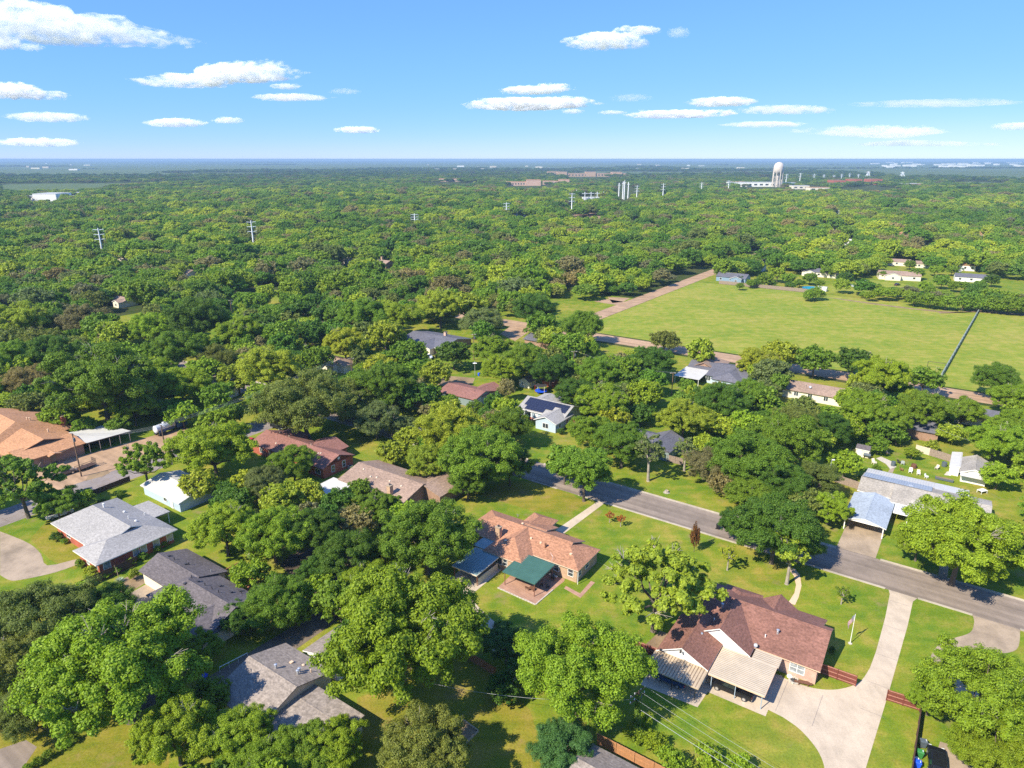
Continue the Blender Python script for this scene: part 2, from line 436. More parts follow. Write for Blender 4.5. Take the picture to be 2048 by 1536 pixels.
def leaves_mesh(name, cen, nrm, size, tint, rg, shape=0.62, fold=0.25):
    """one quad per leaf spray: centre, facing, size"""
    N = len(cen)
    nrm = nrm / np.maximum(np.linalg.norm(nrm, axis=1, keepdims=True), 1e-6)
    a = np.cross(nrm, rg.normal(size=(N, 3)))
    a /= np.maximum(np.linalg.norm(a, axis=1, keepdims=True), 1e-6)
    b = np.cross(nrm, a)
    sz = size[:, None]
    q = np.empty((N, 4, 3))
    j = lambda: rg.uniform(0.75, 1.25, (N, 1))
    q[:, 0] = cen - a * sz * j()
    q[:, 1] = cen - b * sz * shape * j() + nrm * sz * fold
    q[:, 2] = cen + a * sz * j()
    q[:, 3] = cen + b * sz * shape * j() - nrm * sz * fold * 0.4
    me = bpy.data.meshes.new(name)
    me.vertices.add(N * 4); me.loops.add(N * 4); me.polygons.add(N)
    me.vertices.foreach_set('co', q.reshape(-1).astype(np.float32))
    me.loops.foreach_set('vertex_index', np.arange(N * 4, dtype=np.int32))
    me.polygons.foreach_set('loop_start', np.arange(0, N * 4, 4, dtype=np.int32))
    me.update(calc_edges=True)
    at = me.attributes.new('leaf_tint', 'FLOAT', 'FACE')
    at.data.foreach_set('value', tint.astype(np.float32))
    me.materials.append(M['leaf'])
    return me

# kind: crown half height, crown centre height, lobes, lobe radius range, hollow (how open), leaf size
KINDS = {
    'pecan': dict(rz=0.78, hc=0.94, lobes=52, lr=(0.12, 0.245), sub=11, leaf=0.0200, shell=0.80, droop=0.25, low=0.8, gap=0.24),
    'oak':   dict(rz=0.62, hc=0.74, lobes=84, lr=(0.15, 0.24), sub=11, leaf=0.0165, shell=0.86, droop=0.1, low=0.7, gap=0.13),
    'elm':   dict(rz=0.82, hc=0.96, lobes=70, lr=(0.13, 0.235), sub=12, leaf=0.0180, shell=0.84, droop=0.2, low=0.85, gap=0.17),
    'tall':  dict(rz=0.95, hc=1.22, lobes=46, lr=(0.17, 0.28), sub=12, leaf=0.022, shell=0.80, droop=0.2, low=0.75, gap=0.20),
    'thin':  dict(rz=1.0, hc=1.75, lobes=30, lr=(0.13, 0.22), sub=8, leaf=0.036, shell=0.85, droop=0.1, low=0.7, gap=0.30),
    'open':  dict(rz=0.72, hc=1.0, lobes=46, lr=(0.09, 0.17), sub=9, leaf=0.0185, shell=0.86, droop=0.2, low=0.6, gap=0.22),
    'bush':  dict(rz=0.80, hc=0.78, lobes=26, lr=(0.26, 0.38), sub=10, leaf=0.062, shell=0.72, droop=0.0, low=0.95, gap=0.2),
}
def crown_data(kind, rg, nleaf):
    k = KINDS[kind]
    lobes = []
    tries = 0
    while len(lobes) < k['lobes'] and tries < 6000:
        tries += 1
        d = rg.normal(size=3); d /= np.linalg.norm(d)
        if d[2] < -k['low'] + 0.25 * rg.random(): continue
        rr = k['shell'] * (rg.random() ** 0.22) * rg.uniform(0.74, 1.0)
        p = d * rr * np.array([1, 1, k['rz']])
        if d[2] < 0: p[2] *= 0.75
        if any(np.linalg.norm((p - q[0]) * np.array([1, 1, 1.2])) < k['gap'] * rg.uniform(0.7, 1.15) for q in lobes): continue
        if rg.random() < 0.16 and d[2] > -.2: p = p * np.array([1.14, 1.14, 1.10])
        lobes.append((p, rg.uniform(*k['lr']) * (1.25 if rg.random() < .2 else 1.0)))
    cen, nrm = [], []
    wsum = sum(r * r for _, r in lobes)
    for p, r in lobes:
        n_l = max(20, int(nleaf * r * r / wsum))
        ns = k['sub']
        sd = rg.normal(size=(ns, 3)); sd /= np.linalg.norm(sd, axis=1, keepdims=True)
        sd[:, 2] = np.abs(sd[:, 2]) * np.where(rg.random(ns) < 0.72, 1, -0.8)
        sp = sd * r * rg.uniform(0.45, 0.9, (ns, 1))
        sr = r * rg.uniform(0.30, 0.52, ns)
        pick = rg.integers(0, ns, n_l)
        dd = rg.normal(size=(n_l, 3)); dd /= np.linalg.norm(dd, axis=1, keepdims=True)
        rad = sr[pick, None] * rg.random((n_l, 1)) ** 0.45
        off = sp[pick] + dd * rad
        off[:, 2] = off[:, 2] * 0.85 - k['droop'] * r * (np.linalg.norm(off[:, :2], axis=1) / r) ** 2 * 0.6
        cen.append(p + off)
        out = dd + off / r * 0.7 + np.array([0, 0, 0.55])
        nrm.append(out + rg.normal(scale=0.55, size=(n_l, 3)))
    cen = np.concatenate(cen); nrm = np.concatenate(nrm)
    # pull the crown to unit radius
    rad = np.linalg.norm(cen[:, :2], axis=1)
    cen[:, :2] /= np.quantile(rad, 0.985)
    cen[:, 2] += k['hc']
    return cen, nrm, lobes
def crown_mesh(kind, seed, nleaf):
    rg = np.random.default_rng(seed)
    cen, nrm, lobes = crown_data(kind, rg, nleaf)
    k = KINDS[kind]
    size = rg.uniform(0.7, 1.3, len(cen)) * k['leaf'] * (math.sqrt({'bush': 3500, 'thin': 9000}.get(kind, 76000) / nleaf) ** 0.9)
    tint = np.clip(rg.normal(0.5, 0.24, len(cen)), 0, 1)
    return leaves_mesh(kind + '_crown', cen, nrm, size, tint, rg), lobes
def trunk_mesh(kind, seed, lobes, twigs=0):
    rg = random.Random(seed)
    k = KINDS[kind]
    mb = MB()
    hb = k['hc'] - k['rz'] * 0.62
    if kind == 'bush': hb = 0.12
    tr = 0.045 if kind != 'thin' else 0.085
    lean = (rg.uniform(-.06, .06), rg.uniform(-.06, .06))
    top = Vector((lean[0], lean[1], hb))
    mb.tube([(0, 0, -0.05), (0, 0, 0.03), (lean[0] * .5, lean[1] * .5, hb * .5), top], [tr * 1.7, tr * 1.15, tr * 0.92, tr * 0.8], 8)
    ls = sorted(lobes, key=lambda q: -q[1])[: (14 if kind != 'bush' else 5)]
    for p, r in ls:
        e = Vector((p[0], p[1], p[2] + k['hc'] - r * .2))
        mid = top.lerp(e, 0.5) + Vector((rg.uniform(-.05, .05), rg.uniform(-.05, .05), -0.04 - 0.05 * rg.random()))
        mb.tube([top - Vector((0, 0, .03)), top.lerp(mid, .5) + Vector((0, 0, .02)), mid, e], [tr * .52, tr * .42, tr * .30, tr * .12], 5)
    tw = MB()
    for i in range(twigs):                                   # grey dead twigs standing out of the crown
        p, r = rg.choice(lobes)
        d = Vector((p[0], p[1], p[2] / k['rz'])).normalized()
        a = Vector((p[0], p[1], p[2] + k['hc'])) - d * r * .4
        for j in range(4):
            d2 = (d + Vector((rg.uniform(-.8, .8), rg.uniform(-.8, .8), rg.uniform(-.1, .9)))).normalized()
            b = a + d2 * rg.uniform(.20, .34)
            m2 = a.lerp(b, .5) + Vector((rg.uniform(-.03, .03),) * 3)
            tw.tube([a, m2, b], [.0075, .005, .0022], 3)
            for q in range(2):
                d3 = (d2 + Vector((rg.uniform(-1, 1), rg.uniform(-1, 1), rg.uniform(-.5, .8)))).normalized()
                tw.tube([m2, m2 + d3 * .10], [.004, .0015], 3)
    return [x.build(nm_, mt_).data if x.v else None for x, nm_, mt_ in ((mb, 'trunk', 'palebark' if kind == 'thin' else 'bark'), (tw, 'dead_twigs', 'palebark'))]
PROTO = {}
def proto(key, kind, seed, nleaf, twigs=0):
    me, lobes = crown_mesh(kind, seed, nleaf)
    o_t = trunk_mesh(kind, seed, lobes, twigs)
    for o in list(COL.objects):                               # the builder linked a trunk object: keep only its mesh
        if o.data in o_t: bpy.data.objects.remove(o)
    PROTO.setdefault(key, []).append((me, o_t))
for i in range(3): proto('pecan', 'pecan', 11 + i, 120000, 10 + 5 * i)
for i in range(2): proto('oak', 'oak', 31 + i, 105000, 4)
for i in range(3): proto('elm', 'elm', 51 + i, 105000, 5)
proto('tall', 'tall', 71, 60000, 6)
for i in range(2): proto('open', 'open', 81 + i, 34000, 14)
for i in range(2): proto('thin', 'thin', 91 + i, 5000, 8)
for i in range(3): proto('bush', 'bush', 111 + i, 3000)
for i in range(3): proto('pecan_mid', 'pecan', 131 + i, 5200, 4)
for i in range(3): proto('oak_mid', 'oak', 151 + i, 6000, 0)
for i in range(3): proto('elm_mid', 'elm', 171 + i, 5200, 2)
proto('tall_mid', 'tall', 191, 4600, 2)

TINT = {  # real leaf colours per look of tree
    'bright': (0.215, 0.300, 0.016), 'yellow': (0.275, 0.320, 0.024), 'green': (0.148, 0.235, 0.017), 'dark': (0.082, 0.155, 0.015),
    'olive': (0.160, 0.190, 0.034), 'grey': (0.155, 0.195, 0.056), 'brown': (0.225, 0.190, 0.070), 'blue': (0.085, 0.175, 0.040), 'pale': (0.26, 0.30, 0.06)}
WORD = {'bright': 'bright green', 'yellow': 'yellow-green', 'green': 'mid green', 'dark': 'dark green', 'olive': 'olive green', 'grey': 'grey-green',
        'brown': 'brownish', 'blue': 'blue-green', 'pale': 'pale green'}
FORM = {'pecan': 'clumpy', 'oak': 'dense', 'elm': 'rounded', 'tall': 'tall', 'thin': 'sparse', 'open': 'airy', 'bush': 'bushy'}
TREES = []                                                     # everything placed: dict(obj, px, py, r, look, form, label)
def solve(px, py, r, kind):
    """crown seen at pixel (px, py) with radius r pixels -> base point and crown radius in metres"""
    k = KINDS[kind]
    z = 6.0
    for _ in range(12):
        p = P(px, py, z)
        d = p.y * _c - (z - CAMH) * _s
        rad = r * d / FPX
        z = k['hc'] * rad
    return p.x, p.y, rad
def place_tree(px, py, r, kind, look, label=None, name=None, hi=True, squash=1.0, cat='tree', group=None, w=None):
    base = kind
    x, y, rad = w if w else solve(px, py, r, kind)
    key = base if (hi or base in ('thin', 'bush', 'open')) else base + '_mid'
    me, tm = rnd.choice(PROTO[key])
    nm = name or {'pecan': 'pecan_tree', 'oak': 'oak_tree', 'elm': 'elm_tree', 'tall': 'tall_tree', 'thin': 'sparse_tree', 'open': 'airy_tree', 'bush': 'bush'}[kind]
    root = empty(nm, (x, y, 0), rnd.uniform(0, 6.28))
    root.scale = (rad * rnd.uniform(.96, 1.04), rad * rnd.uniform(.96, 1.04), rad * squash * rnd.uniform(.94, 1.08))
    c = bpy.data.objects.new('crown', me); COL.objects.link(c); c.parent = root
    t = bpy.data.objects.new('trunk', tm[0]); COL.objects.link(t); t.parent = root
    if tm[1]:
        t2 = bpy.data.objects.new('dead_twigs', tm[1]); COL.objects.link(t2); t2.parent = root; t2['kind'] = 'stuff'
    q = rnd.uniform(0.86, 1.16); h = rnd.uniform(-.08, .08)
    b = tuple(v * 1.12 for v in TINT[look])
    c.color = (b[0] * q * (1 + h), b[1] * q, b[2] * q * (1 - h), 1)
    tag(root, None, cat, group)
    TREES.append(dict(o=root, px=px, py=py, r=r, x=x, y=y, rad=rad, look=look, form=FORM[kind], kind=kind, label=label))
    return root
# ------------------------------------------------------------------ trees one can point at (photo pixel of the crown, radius, kind, look)
_codes = dict(A='open', P='pecan', O='oak', E='elm', T='tall', S='thin', U='bush')
_looks = dict(b='bright', y='yellow', g='green', d='dark', o='olive', r='grey', n='brown', u='blue', p='pale')
NEAR = """
800 1275 168 Pb|huge clumpy tree with grey dead twigs, right of the long grey gable roof
1160 1332 136 Eb|large bright green tree behind the leaning pole covered in ivy
1315 1160 122 Ay|big yellow-green see-through tree between the orange-brown and maroon roofs
852 1066 98 Eg|large rounded green tree touching the left end of the orange-brown roof
235 1320 165 Pb|wide leaning tree with open clumps left of the charcoal roof's lower end
350 1465 88 Pb|bright clumpy tree left of the long grey gable roof, above the lawn
478 1470 74 Pb|bright clumpy tree covering the lower corner of the long grey gable roof
600 1495 70 Pg|clumpy tree at the bottom edge in front of the low grey roof
665 1490 66 Pb|
540 1530 70 Pb|
855 1500 95 Eo|olive green tree at the bottom edge left of the sandbox lawn
1125 1490 66 Eu|blue-green tree left of the grey-brown roof at the bottom edge
1012 1285 52 Eu|blue-green tree beside the curved driveway left of the patio lawn
1045 1340 40 Eu|
1005 1375 36 Ed|
85 1235 105 Oo|
40 1320 90 Oo|
200 1215 62 Od|dark oak against the brown board fence of the charcoal-roofed house
60 1410 80 Oo|
145 1290 80 Og|
1968 1378 122 Eb|huge bright green tree shading the concrete loop at the right edge
1862 1395 46 Eb|bright green tree over the end of the red-brown fence near the bins
2005 1495 84 Eb|
1948 1492 52 Eb|
1553 1050 92 Ed|dark spreading tree standing at the kerb between the two red-brown fronts
1602 1082 52 Ed|
1480 1045 45 Ed|
1925 1075 118 Pb|large bright tree in front of the long pale roof with the metal strip
2010 1100 60 Pb|
1838 1085 45 Pb|
1660 1012 44 Pb|bright tree left of the pale blue gable carport
1170 937 60 Tg|tall tree leaning over the street beyond the two orange saplings
1130 925 40 Tg|
1245 885 58 Eg|
1185 862 46 Eg|
1300 905 36 Sr|bare pale-trunked tree on the lawn across the street
1372 900 26 Sr|thin dead-looking tree at the fence of the grey house across the street
1418 930 50 On|brownish tree at the edge of the lawn across the street
1452 965 38 On|
1505 915 78 Eg|
1580 880 72 Eg|
1560 965 60 Ed|
1500 985 48 Eg|
1630 955 50 Eo|
1605 1010 40 Eo|
1585 850 50 Eo|
1660 856 44 Ed|
1690 925 36 Pb|
1582 1108 40 Sy|nearly bare tree with a pale trunk by the curved front path
1458 1110 20 Sy|small broken tree with few leaves on the lawn beside the street
900 868 74 Ey|
855 925 50 Ey|
962 905 86 Eg|
1015 850 48 Eg|
1020 930 48 Ed|
935 960 46 Eg|
785 905 34 Py|
820 880 34 Ey|
612 812 100 Oo|great olive oak behind the red-brown roof with the star
690 800 60 Oo|
545 805 48 Og|
752 838 56 Or|grey-green oak with a leaning trunk on the front lawn of the star house
805 850 32 Or|
770 768 66 Eg|
835 795 40 Ed|
585 925 46 Eg|green tree hiding the middle of the red-brown roof with the star
530 965 46 Er|
612 985 38 Py|
560 1000 40 Py|
545 1065 72 Eb|
448 1052 72 Pb|bright tree on the lawn right of the pale roof of the red brick house
625 1062 58 Ed|
692 1112 66 Ed|
680 1005 38 Ed|
758 1015 46 Pg|
720 978 26 Eg|
555 1205 64 Eg|
500 1150 40 Eb|
478 1232 44 Ed|dark green tree over the right side of the charcoal roof
635 1145 44 Ed|
735 1165 56 Pb|
425 890 82 Pb|bright tree beyond the street, right of the tanker truck
288 925 56 Ab|tall bright tree with dark trunk on the lawn beside the white shed
40 965 80 Ag|open-branched tree at the left edge in front of the tan roof
112 1005 44 Pg|
165 1000 28 Eg|small tree between the street and the pale-roofed red brick house
400 970 40 Py|
200 762 104 Pg|
300 745 48 Pb|
265 812 46 Pb|
120 832 38 Pb|
170 852 26 Eg|
235 852 24 Eg|
55 762 50 On|
55 810 40 Oo|
100 706 50 Ed|
20 718 50 Eg|
362 765 54 Eb|
405 735 34 Pb|
432 792 38 Eg|
365 828 34 Pb|
535 735 62 Py|
475 755 40 Py|
480 662 48 Pb|
430 715 46 Oo|
350 700 54 Eg|
392 640 58 Ed|
300 655 50 Eb|
205 655 40 Eg|
238 672 40 Py|
165 640 52 On|
85 680 42 Oo|
18 680 42 Oo|
45 640 50 Py|
525 650 34 Ed|
560 668 42 Eg|
622 662 30 Ed|
690 690 46 Py|
634 722 40 Eg|
725 630 52 Pg|
770 670 38 Py|
815 708 42 Eg|
800 632 48 Pb|
880 610 50 Py|
930 612 40 Py|
962 645 44 Or|
907 705 38 Ed|
985 700 44 Pb|
1005 735 46 Pb|
872 748 36 Py|
898 806 22 Eg|
950 812 18 Eg|
1065 618 44 Ed|
1085 652 36 Eg|
1165 655 48 Og|
1137 692 40 Eg|
1048 722 48 Eg|
1100 735 46 Ed|
1195 745 44 Eg|
1248 738 40 Pg|
1302 720 46 Ed|
1330 682 32 Oo|
1402 704 32 Ty|yellow-green round tree standing alone before the big field
1150 785 44 Ed|
1205 802 56 Pb|
1290 790 42 Pb|
1368 832 56 Py|
1420 845 40 Py|
1373 770 18 Eg|small round tree under the white patio roof
1440 800 56 Ed|
1495 790 44 Eg|
1515 722 44 Py|
1545 745 40 Er|
1490 848 40 Pb|
1560 708 38 Py|
1630 722 38 Eg|
1708 722 38 Ed|
1765 755 52 Pb|
1850 757 36 Eg|
1990 757 44 Eg|
2032 795 48 Pb|
1730 820 52 Pb|
1780 840 44 Pg|
1848 822 54 Pg|
1925 820 44 Pb|
1605 818 34 Eo|
1520 800 40 Pg|
1990 885 52 Pb|
2030 850 46 Pb|
1997 952 32 Pb|
1757 890 22 Eg|
1825 905 16 Eb|small green shrub tree on the lawn with garden chairs
1740 590 13 Eb|
575 630 26 Td|
605 622 26 Td|
640 628 24 Td|
672 634 24 Tg|
655 655 16 Eg|
1620 556 15 Eg|
1655 542 14 Eg|
1690 556 17 Ed|
1712 548 14 Eg|
1835 545 15 Eg|
1852 572 15 Eb|
1884 562 17 Eg|
1908 572 13 Eg|
1765 548 10 Eg|
1960 572 14 Eg|
1984 560 15 Ed|
1746 532 13 Pb|
1480 572 9 Eg|
1502 566 11 Eg|
1530 558 17 Eg|
1555 548 18 Pb|
1578 556 15 Eg|
1600 565 11 Eg|
1640 566 10 Eb|
1820 528 12 Eg|
1775 522 11 Pb|
1905 540 13 Pg|
1930 572 12 Eg|
1870 540 13 Eb|
1440 545 13 Og|
590 1232 34 Pb|
402 1298 44 Pb|
640 1178 40 Pb|
1686 1186 15 Sg|small multi-stemmed tree on the lawn left of the flagpole
"""
AUTO_LABEL = []
for line in NEAR.strip().splitlines():
    a, lab = line.split('|')
    px, py, r, code = a.split()
    place_tree(float(px), float(py), float(r), _codes[code[0]], _looks[code[1]], lab.strip() or None, hi=float(r) > 42)
BUSHES = """
145 1476 13 g|uppermost of the clipped round bushes along the dark path at bottom left
122 1491 13 g|second clipped round bush down the dark path at bottom left
98 1508 13 g|third clipped round bush down the dark path at bottom left
75 1523 12 g|fourth clipped round bush down the dark path at bottom left
55 1534 11 g|lowest clipped round bush of the row at the bottom left
268 1148 14 y|yellow-green round bush beside the agave and the charcoal-roofed garage
240 1172 8 y|small yellow bush at the foot of the spiky agave
262 1123 11 b|bright bush under the front windows of the red brick house
284 1112 10 g|bush below the double window of the red brick house
232 1140 11 g|low bush at the corner window of the red brick house
210 1150 10 b|
180 1140 14 y|yellowish bush at the left corner of the red brick house
160 1128 12 g|
190 1153 12 y|
315 1098 9 g|
330 1088 8 g|
112 1072 13 d|dark bush at the entrance side of the red brick house
128 1082 8 g|
205 1005 12 d|
238 988 10 g|
1140 852 10 b|bright bush at the front corner of the house with solar panels
1122 862 9 d|
1270 1470 24 b|
1310 1480 28 b|
1345 1520 34 b|
1420 1515 36 b|
1290 1440 18 b|
1480 1530 30 b|bright bush at the bottom edge, lowest of the row along the back lawn
1752 935 9 g|
1795 870 26 g|
1862 893 16 y|orange-tinged shrub by the grey board fence of the chair yard
1890 860 14 g|
1720 955 6 b|
1755 582 14 b|round bush at the far edge of the big field
1728 590 9 g|
1632 585 20 g|
1618 590 16 g|
1830 597 20 g|
1862 600 22 g|
1893 603 22 g|
1925 605 22 g|
1957 606 22 g|
1988 609 23 g|
2018 611 24 g|
2046 612 24 g|
1480 558 10 d|
1515 565 12 d|
1545 567 10 d|
1580 570 12 d|
1665 1300 9 d|dark clipped bush at the street corner of the maroon roof
560 945 14 g|
640 1010 14 y|
"""
for line in BUSHES.strip().splitlines():
    a, lab = line.split('|')
    px, py, r, code = a.split()
    place_tree(float(px), float(py), float(r), 'bush', _looks[code], lab.strip() or None, cat='bush')
# ------------------------------------------------------------------ ground, streets, fields
def ringG(pts): return [G(a, b) for a, b in pts]
def ringP(pts): return [P(a, b) for a, b in pts]
def rect(x0, x1, y0, y1): return [(x0, y0), (x1, y0), (x1, y1), (x0, y1)]
def inside(ring, x, y):
    c = False
    j = len(ring) - 1
    for i in range(len(ring)):
        xi, yi, xj, yj = ring[i][0], ring[i][1], ring[j][0], ring[j][1]
        if (yi > y) != (yj > y) and x < (xj - xi) * (y - yi) / (yj - yi) + xi: c = not c
        j = i
    return c
def smooth(pts, n=6):
    out = []
    for i in range(len(pts) - 1):
        p0, p1, p2, p3 = pts[max(i - 1, 0)], pts[i], pts[i + 1], pts[min(i + 2, len(pts) - 1)]
        for k in range(n):
            t = k / n
            out.append(tuple(0.5 * (2 * b + (c - a) * t + (2 * a - 5 * b + 4 * c - d) * t * t + (3 * b - a - 3 * c + d) * t ** 3) for a, b, c, d in zip(p0, p1, p2, p3)))
    out.append(tuple(pts[-1]))
    return out
def ccw(r):
    a = sum(r[i][0] * r[(i + 1) % len(r)][1] - r[(i + 1) % len(r)][0] * r[i][1] for i in range(len(r)))
    return r if a > 0 else r[::-1]

_n = 72
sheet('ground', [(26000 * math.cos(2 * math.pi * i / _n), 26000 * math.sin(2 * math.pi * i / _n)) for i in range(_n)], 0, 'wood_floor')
sheet('lawn', ccw(ringG(rect(-330, 110, -40, 238))), 0.004, 'lawn')
FIELD = rect(-141.2, 75, 252.5, 399)
sheet('field', ccw(ringG(FIELD)), 0.004, 'fieldgrass')
sheet('lawn', ccw(ringG(rect(-150, 90, 399.5, 560))), 0.004, 'lawn')
sheet('verge', ccw(ringG(rect(-190, -150.3, 250, 330))), 0.004, 'lawn')
BACKYARD = [P(1640, 583), P(1760, 598), P(1812, 600), P(1822, 570), P(1740, 560), P(1655, 572)]
sheet('back_lawn', ccw(BACKYARD), 0.008, 'fieldgrass')
def strip(name, a, b, z, m):
    sheet(name, ccw(ringG(rect(*a, *b))), z, m)
strip('street', (-262, 80), (118.8, 128.3), 0.012, 'asphalt')
strip('side_street', (-161, -153), (-60, 118.8), 0.012, 'old_asphalt')
strip('field_road', (-150.2, -141.5), (251, 900), 0.012, 'chipseal')
strip('chip_seal_street', (-230, 80), (240.6, 251), 0.012, 'chipseal')
# crack sealing on the old side street
crk = MB()
for i in range(22):
    y = 35 + i * 2.6 + rnd.uniform(-.8, .8)
    pts = [(-160.6 + j * 1.45 + 0, y + rnd.uniform(-.5, .5)) for j in range(6)]
    for a, b in zip(pts, pts[1:]):
        d = Vector((b[0] - a[0], b[1] - a[1])).normalized(); nn = Vector((-d.y, d.x)) * .07
        crk.add([G(a[0] - nn.x, a[1] - nn.y, .018), G(b[0] - nn.x, b[1] - nn.y, .018), G(b[0] + nn.x, b[1] + nn.y, .018), G(a[0] + nn.x, a[1] + nn.y, .018)], [(0, 1, 2, 3)])
for k in range(4):
    x = -159.6 + k * 1.9
    for i in range(20):
        if rnd.random() < .35: continue
        y = 35 + i * 2.6; xo = rnd.uniform(-.3, .3)
        crk.add([G(x + xo - .07, y, .0215), G(x + xo + .07, y, .0215), G(x + xo + .07, y + 2.6, .0215), G(x + xo - .07, y + 2.6, .0215)], [(0, 1, 2, 3)])
tag(crk.build('crack_sealant', 'asphalt'), kind='structure')
# kerbs: real steps, one length between two driveways each
def kerb(a, b, y, w=0.16, gutter=0.45, side=1):
    mb = MB()
    ring = [G(a, y), G(b, y), G(b, y + w * side), G(a, y + w * side)]
    mb.prism(ccw(ring), 0.0, 0.13)
    g = ccw([G(a, y - gutter * side), G(b, y - gutter * side), G(b, y), G(a, y)])
    mb.add([(p.x, p.y, 0.0165) for p in g], [(0, 1, 2, 3)])
    tag(mb.build('kerb', 'kerb'), kind='structure')
for a, b in ((-200, -83.0), (-77.0, -70), (-64.6, -38.6), (-37.2, -4.4), (0.5, 8.2), (14.5, 80)): kerb(a, b, 118.8, side=-1)
for a, b in ((-250, -84.0), (-79.5, -27.0), (-25.6, -13.9), (-6.4, 2.6), (4.2, 80)): kerb(a, b, 128.3, side=1)
# driveways, walks, patches
DRIVES = []
def pave(name, px, z, m, world=None):
    ring = ccw(world if world else ringP(px))
    DRIVES.append(ring)
    return sheet(name, ring, z, m)
d1 = [(-3.9, 118.8), (-3.55, 117.6), (-3.3, 110)] + [(-3.3, 100.5)] + smooth([(-3.5, 96), (-4.3, 92), (-6.6, 88.8), (-9.4, 87.2), (-12.2, 86.9)], 5) + [(-15.5, 87.0), (-25.2, 87.0), (-25.2, 79.8), (-21, 80.1), (-13.4, 79.6)] + smooth([(-11.5, 79.4), (-9.1, 78.5), (-6.6, 76.4), (-5.2, 73.8), (-4.6, 70)], 5) + [(-4.6, 55), (-1.6, 55), (-1.2, 76), (-0.6, 92), (-0.1, 110), (-0.1, 117.4), (0.4, 118.8)]
pave('driveway', None, 0.020, 'concrete', [G(a, b) for a, b in d1])
# expansion joints of the driveway
jt = MB()
for y in (115.6, 108.0, 100.0, 93.0, 86.9):
    jt.add([G(-3.3, y, .026), G(-0.45, y, .026), G(-0.45, y + .05, .026), G(-3.3, y + .05, .026)], [(0, 1, 2, 3)])
for x in (-12.6, -8.0, -17.4):
    jt.add([G(x, 80.0, .026), G(x + .05, 80.0, .026), G(x + .05, 86.6, .026), G(x, 86.6, .026)], [(0, 1, 2, 3)])
tag(jt.build('expansion_joint', 'old_asphalt'), kind='structure')
loop_out = smooth([(8.2, 118.8), (8.5, 116.8), (8.0, 113.4), (5.4, 109.6), (4.0, 106.5), (3.5, 103), (4.0, 99.6), (5.6, 96), (8, 93.5), (12, 92)], 6)
loop_in = smooth([(12, 97), (9.6, 99), (8.6, 102), (9.2, 106), (11.2, 109.5), (14, 113), (14.5, 118.8)], 6)
pave('loop_driveway', None, 0.020, 'concrete2', [G(a, b) for a, b in loop_out + loop_in])
pave('bin_drive', None, 0.020, 'concrete2', [G(a, b) for a, b in [(3.2, 58), (12, 58), (12, 84.5), (8.5, 87), (5.9, 86.6)]])
pave('front_walk', None, 0.020, 'concrete', ringP([(1110, 1061), (1127, 1068), (1211, 1005), (1198, 1001)]))
pave('carport_drive', None, 0.020, 'concrete2', [G(a, b) for a, b in rect(-13.9, -7.2, 128.3, 148.5)])
pave('path_across', None, 0.020, 'concrete2', [G(a, b) for a, b in rect(-27.0, -25.7, 128.3, 134)])
pave('path_right', None, 0.020, 'concrete2', [G(a, b) for a, b in rect(2.7, 4.1, 128.3, 140)])
pave('curved_walk', None, 0.020, 'trimbeige', ringP([(1576, 1206), (1589, 1186), (1592, 1170), (1588, 1152), (1578, 1140), (1588, 1136), (1600, 1150), (1603, 1172), (1597, 1195), (1590, 1210)]))
pave('court_drive', None, 0.020, 'concrete2', ringP(smooth([(0, 1063), (24, 1072), (60, 1088), (82, 1108), (95, 1131), (156, 1118), (160, 1126), (110, 1145), (40, 1160), (18, 1160), (0, 1150)], 3)))
pave('parking_lot', None, 0.020, 'chipseal', [G(a, b) for a, b in [(-178.2, 55), (-161, 55), (-161, 92), (-173.5, 92), (-176, 70)]])
pave('mulch_strip', None, 0.024, 'dirt', ringP([(170, 962), (178, 950), (215, 940), (221, 945), (205, 953)]))
pave('alley', None, 0.012, 'alley_soil', [G(a, b) for a, b in [(-81, 30), (-77, 30), (-75.0, 42), (-75.2, 75), (-78.8, 75), (-80.5, 42)]])
pave('dark_path', None, 0.012, 'asphalt', ringP([(-40, 1512), (52, 1480), (74, 1494), (40, 1545), (-40, 1590)]))
pave('court', None, 0.020, 'concrete2', ringP([(250, 1192), (308, 1160), (327, 1172), (312, 1200), (262, 1216)]))
pave('bed', None, 0.016, 'dirt', ringP([(222, 1170), (262, 1150), (292, 1152), (302, 1160), (250, 1190)]))
pave('curved_drive', None, 0.020, 'concrete', ringP(smooth([(930, 1172), (938, 1190), (958, 1215), (985, 1240), (1008, 1262), (1010, 1300), (982, 1300), (968, 1262), (945, 1225), (925, 1195), (918, 1168)], 3)))
pave('patio', None, 0.020, 'patio', ringP([(995, 1176), (1022, 1150), (1000, 1140), (1020, 1122), (1130, 1158), (1128, 1163), (1106, 1180), (1071, 1210)]))
pave('patio_path', None, 0.024, 'patio', ringP([(1128, 1177), (1132, 1172), (1160, 1187), (1182, 1162), (1190, 1165), (1161, 1196)]))
pave('bare_patch', None, 0.008, 'dirt', ringP([(1290, 1290), (1320, 1262), (1345, 1270), (1330, 1300), (1300, 1320)]))
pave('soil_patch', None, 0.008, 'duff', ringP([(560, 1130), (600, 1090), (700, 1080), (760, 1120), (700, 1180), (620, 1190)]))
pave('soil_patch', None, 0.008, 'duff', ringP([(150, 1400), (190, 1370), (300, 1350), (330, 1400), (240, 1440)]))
pave('soil_patch', None, 0.008, 'dirt', ringP([(1590, 1030), (1610, 1005), (1640, 1018), (1620, 1040)]))
pave('soil_patch', None, 0.008, 'dirt', ringP([(860, 765), (900, 752), (950, 756), (945, 768), (900, 775)]))
pave('yard_path', None, 0.016, 'stone', ringP([(1752, 917), (1762, 913), (1784, 923), (1793, 934), (1780, 938), (1772, 928)]))
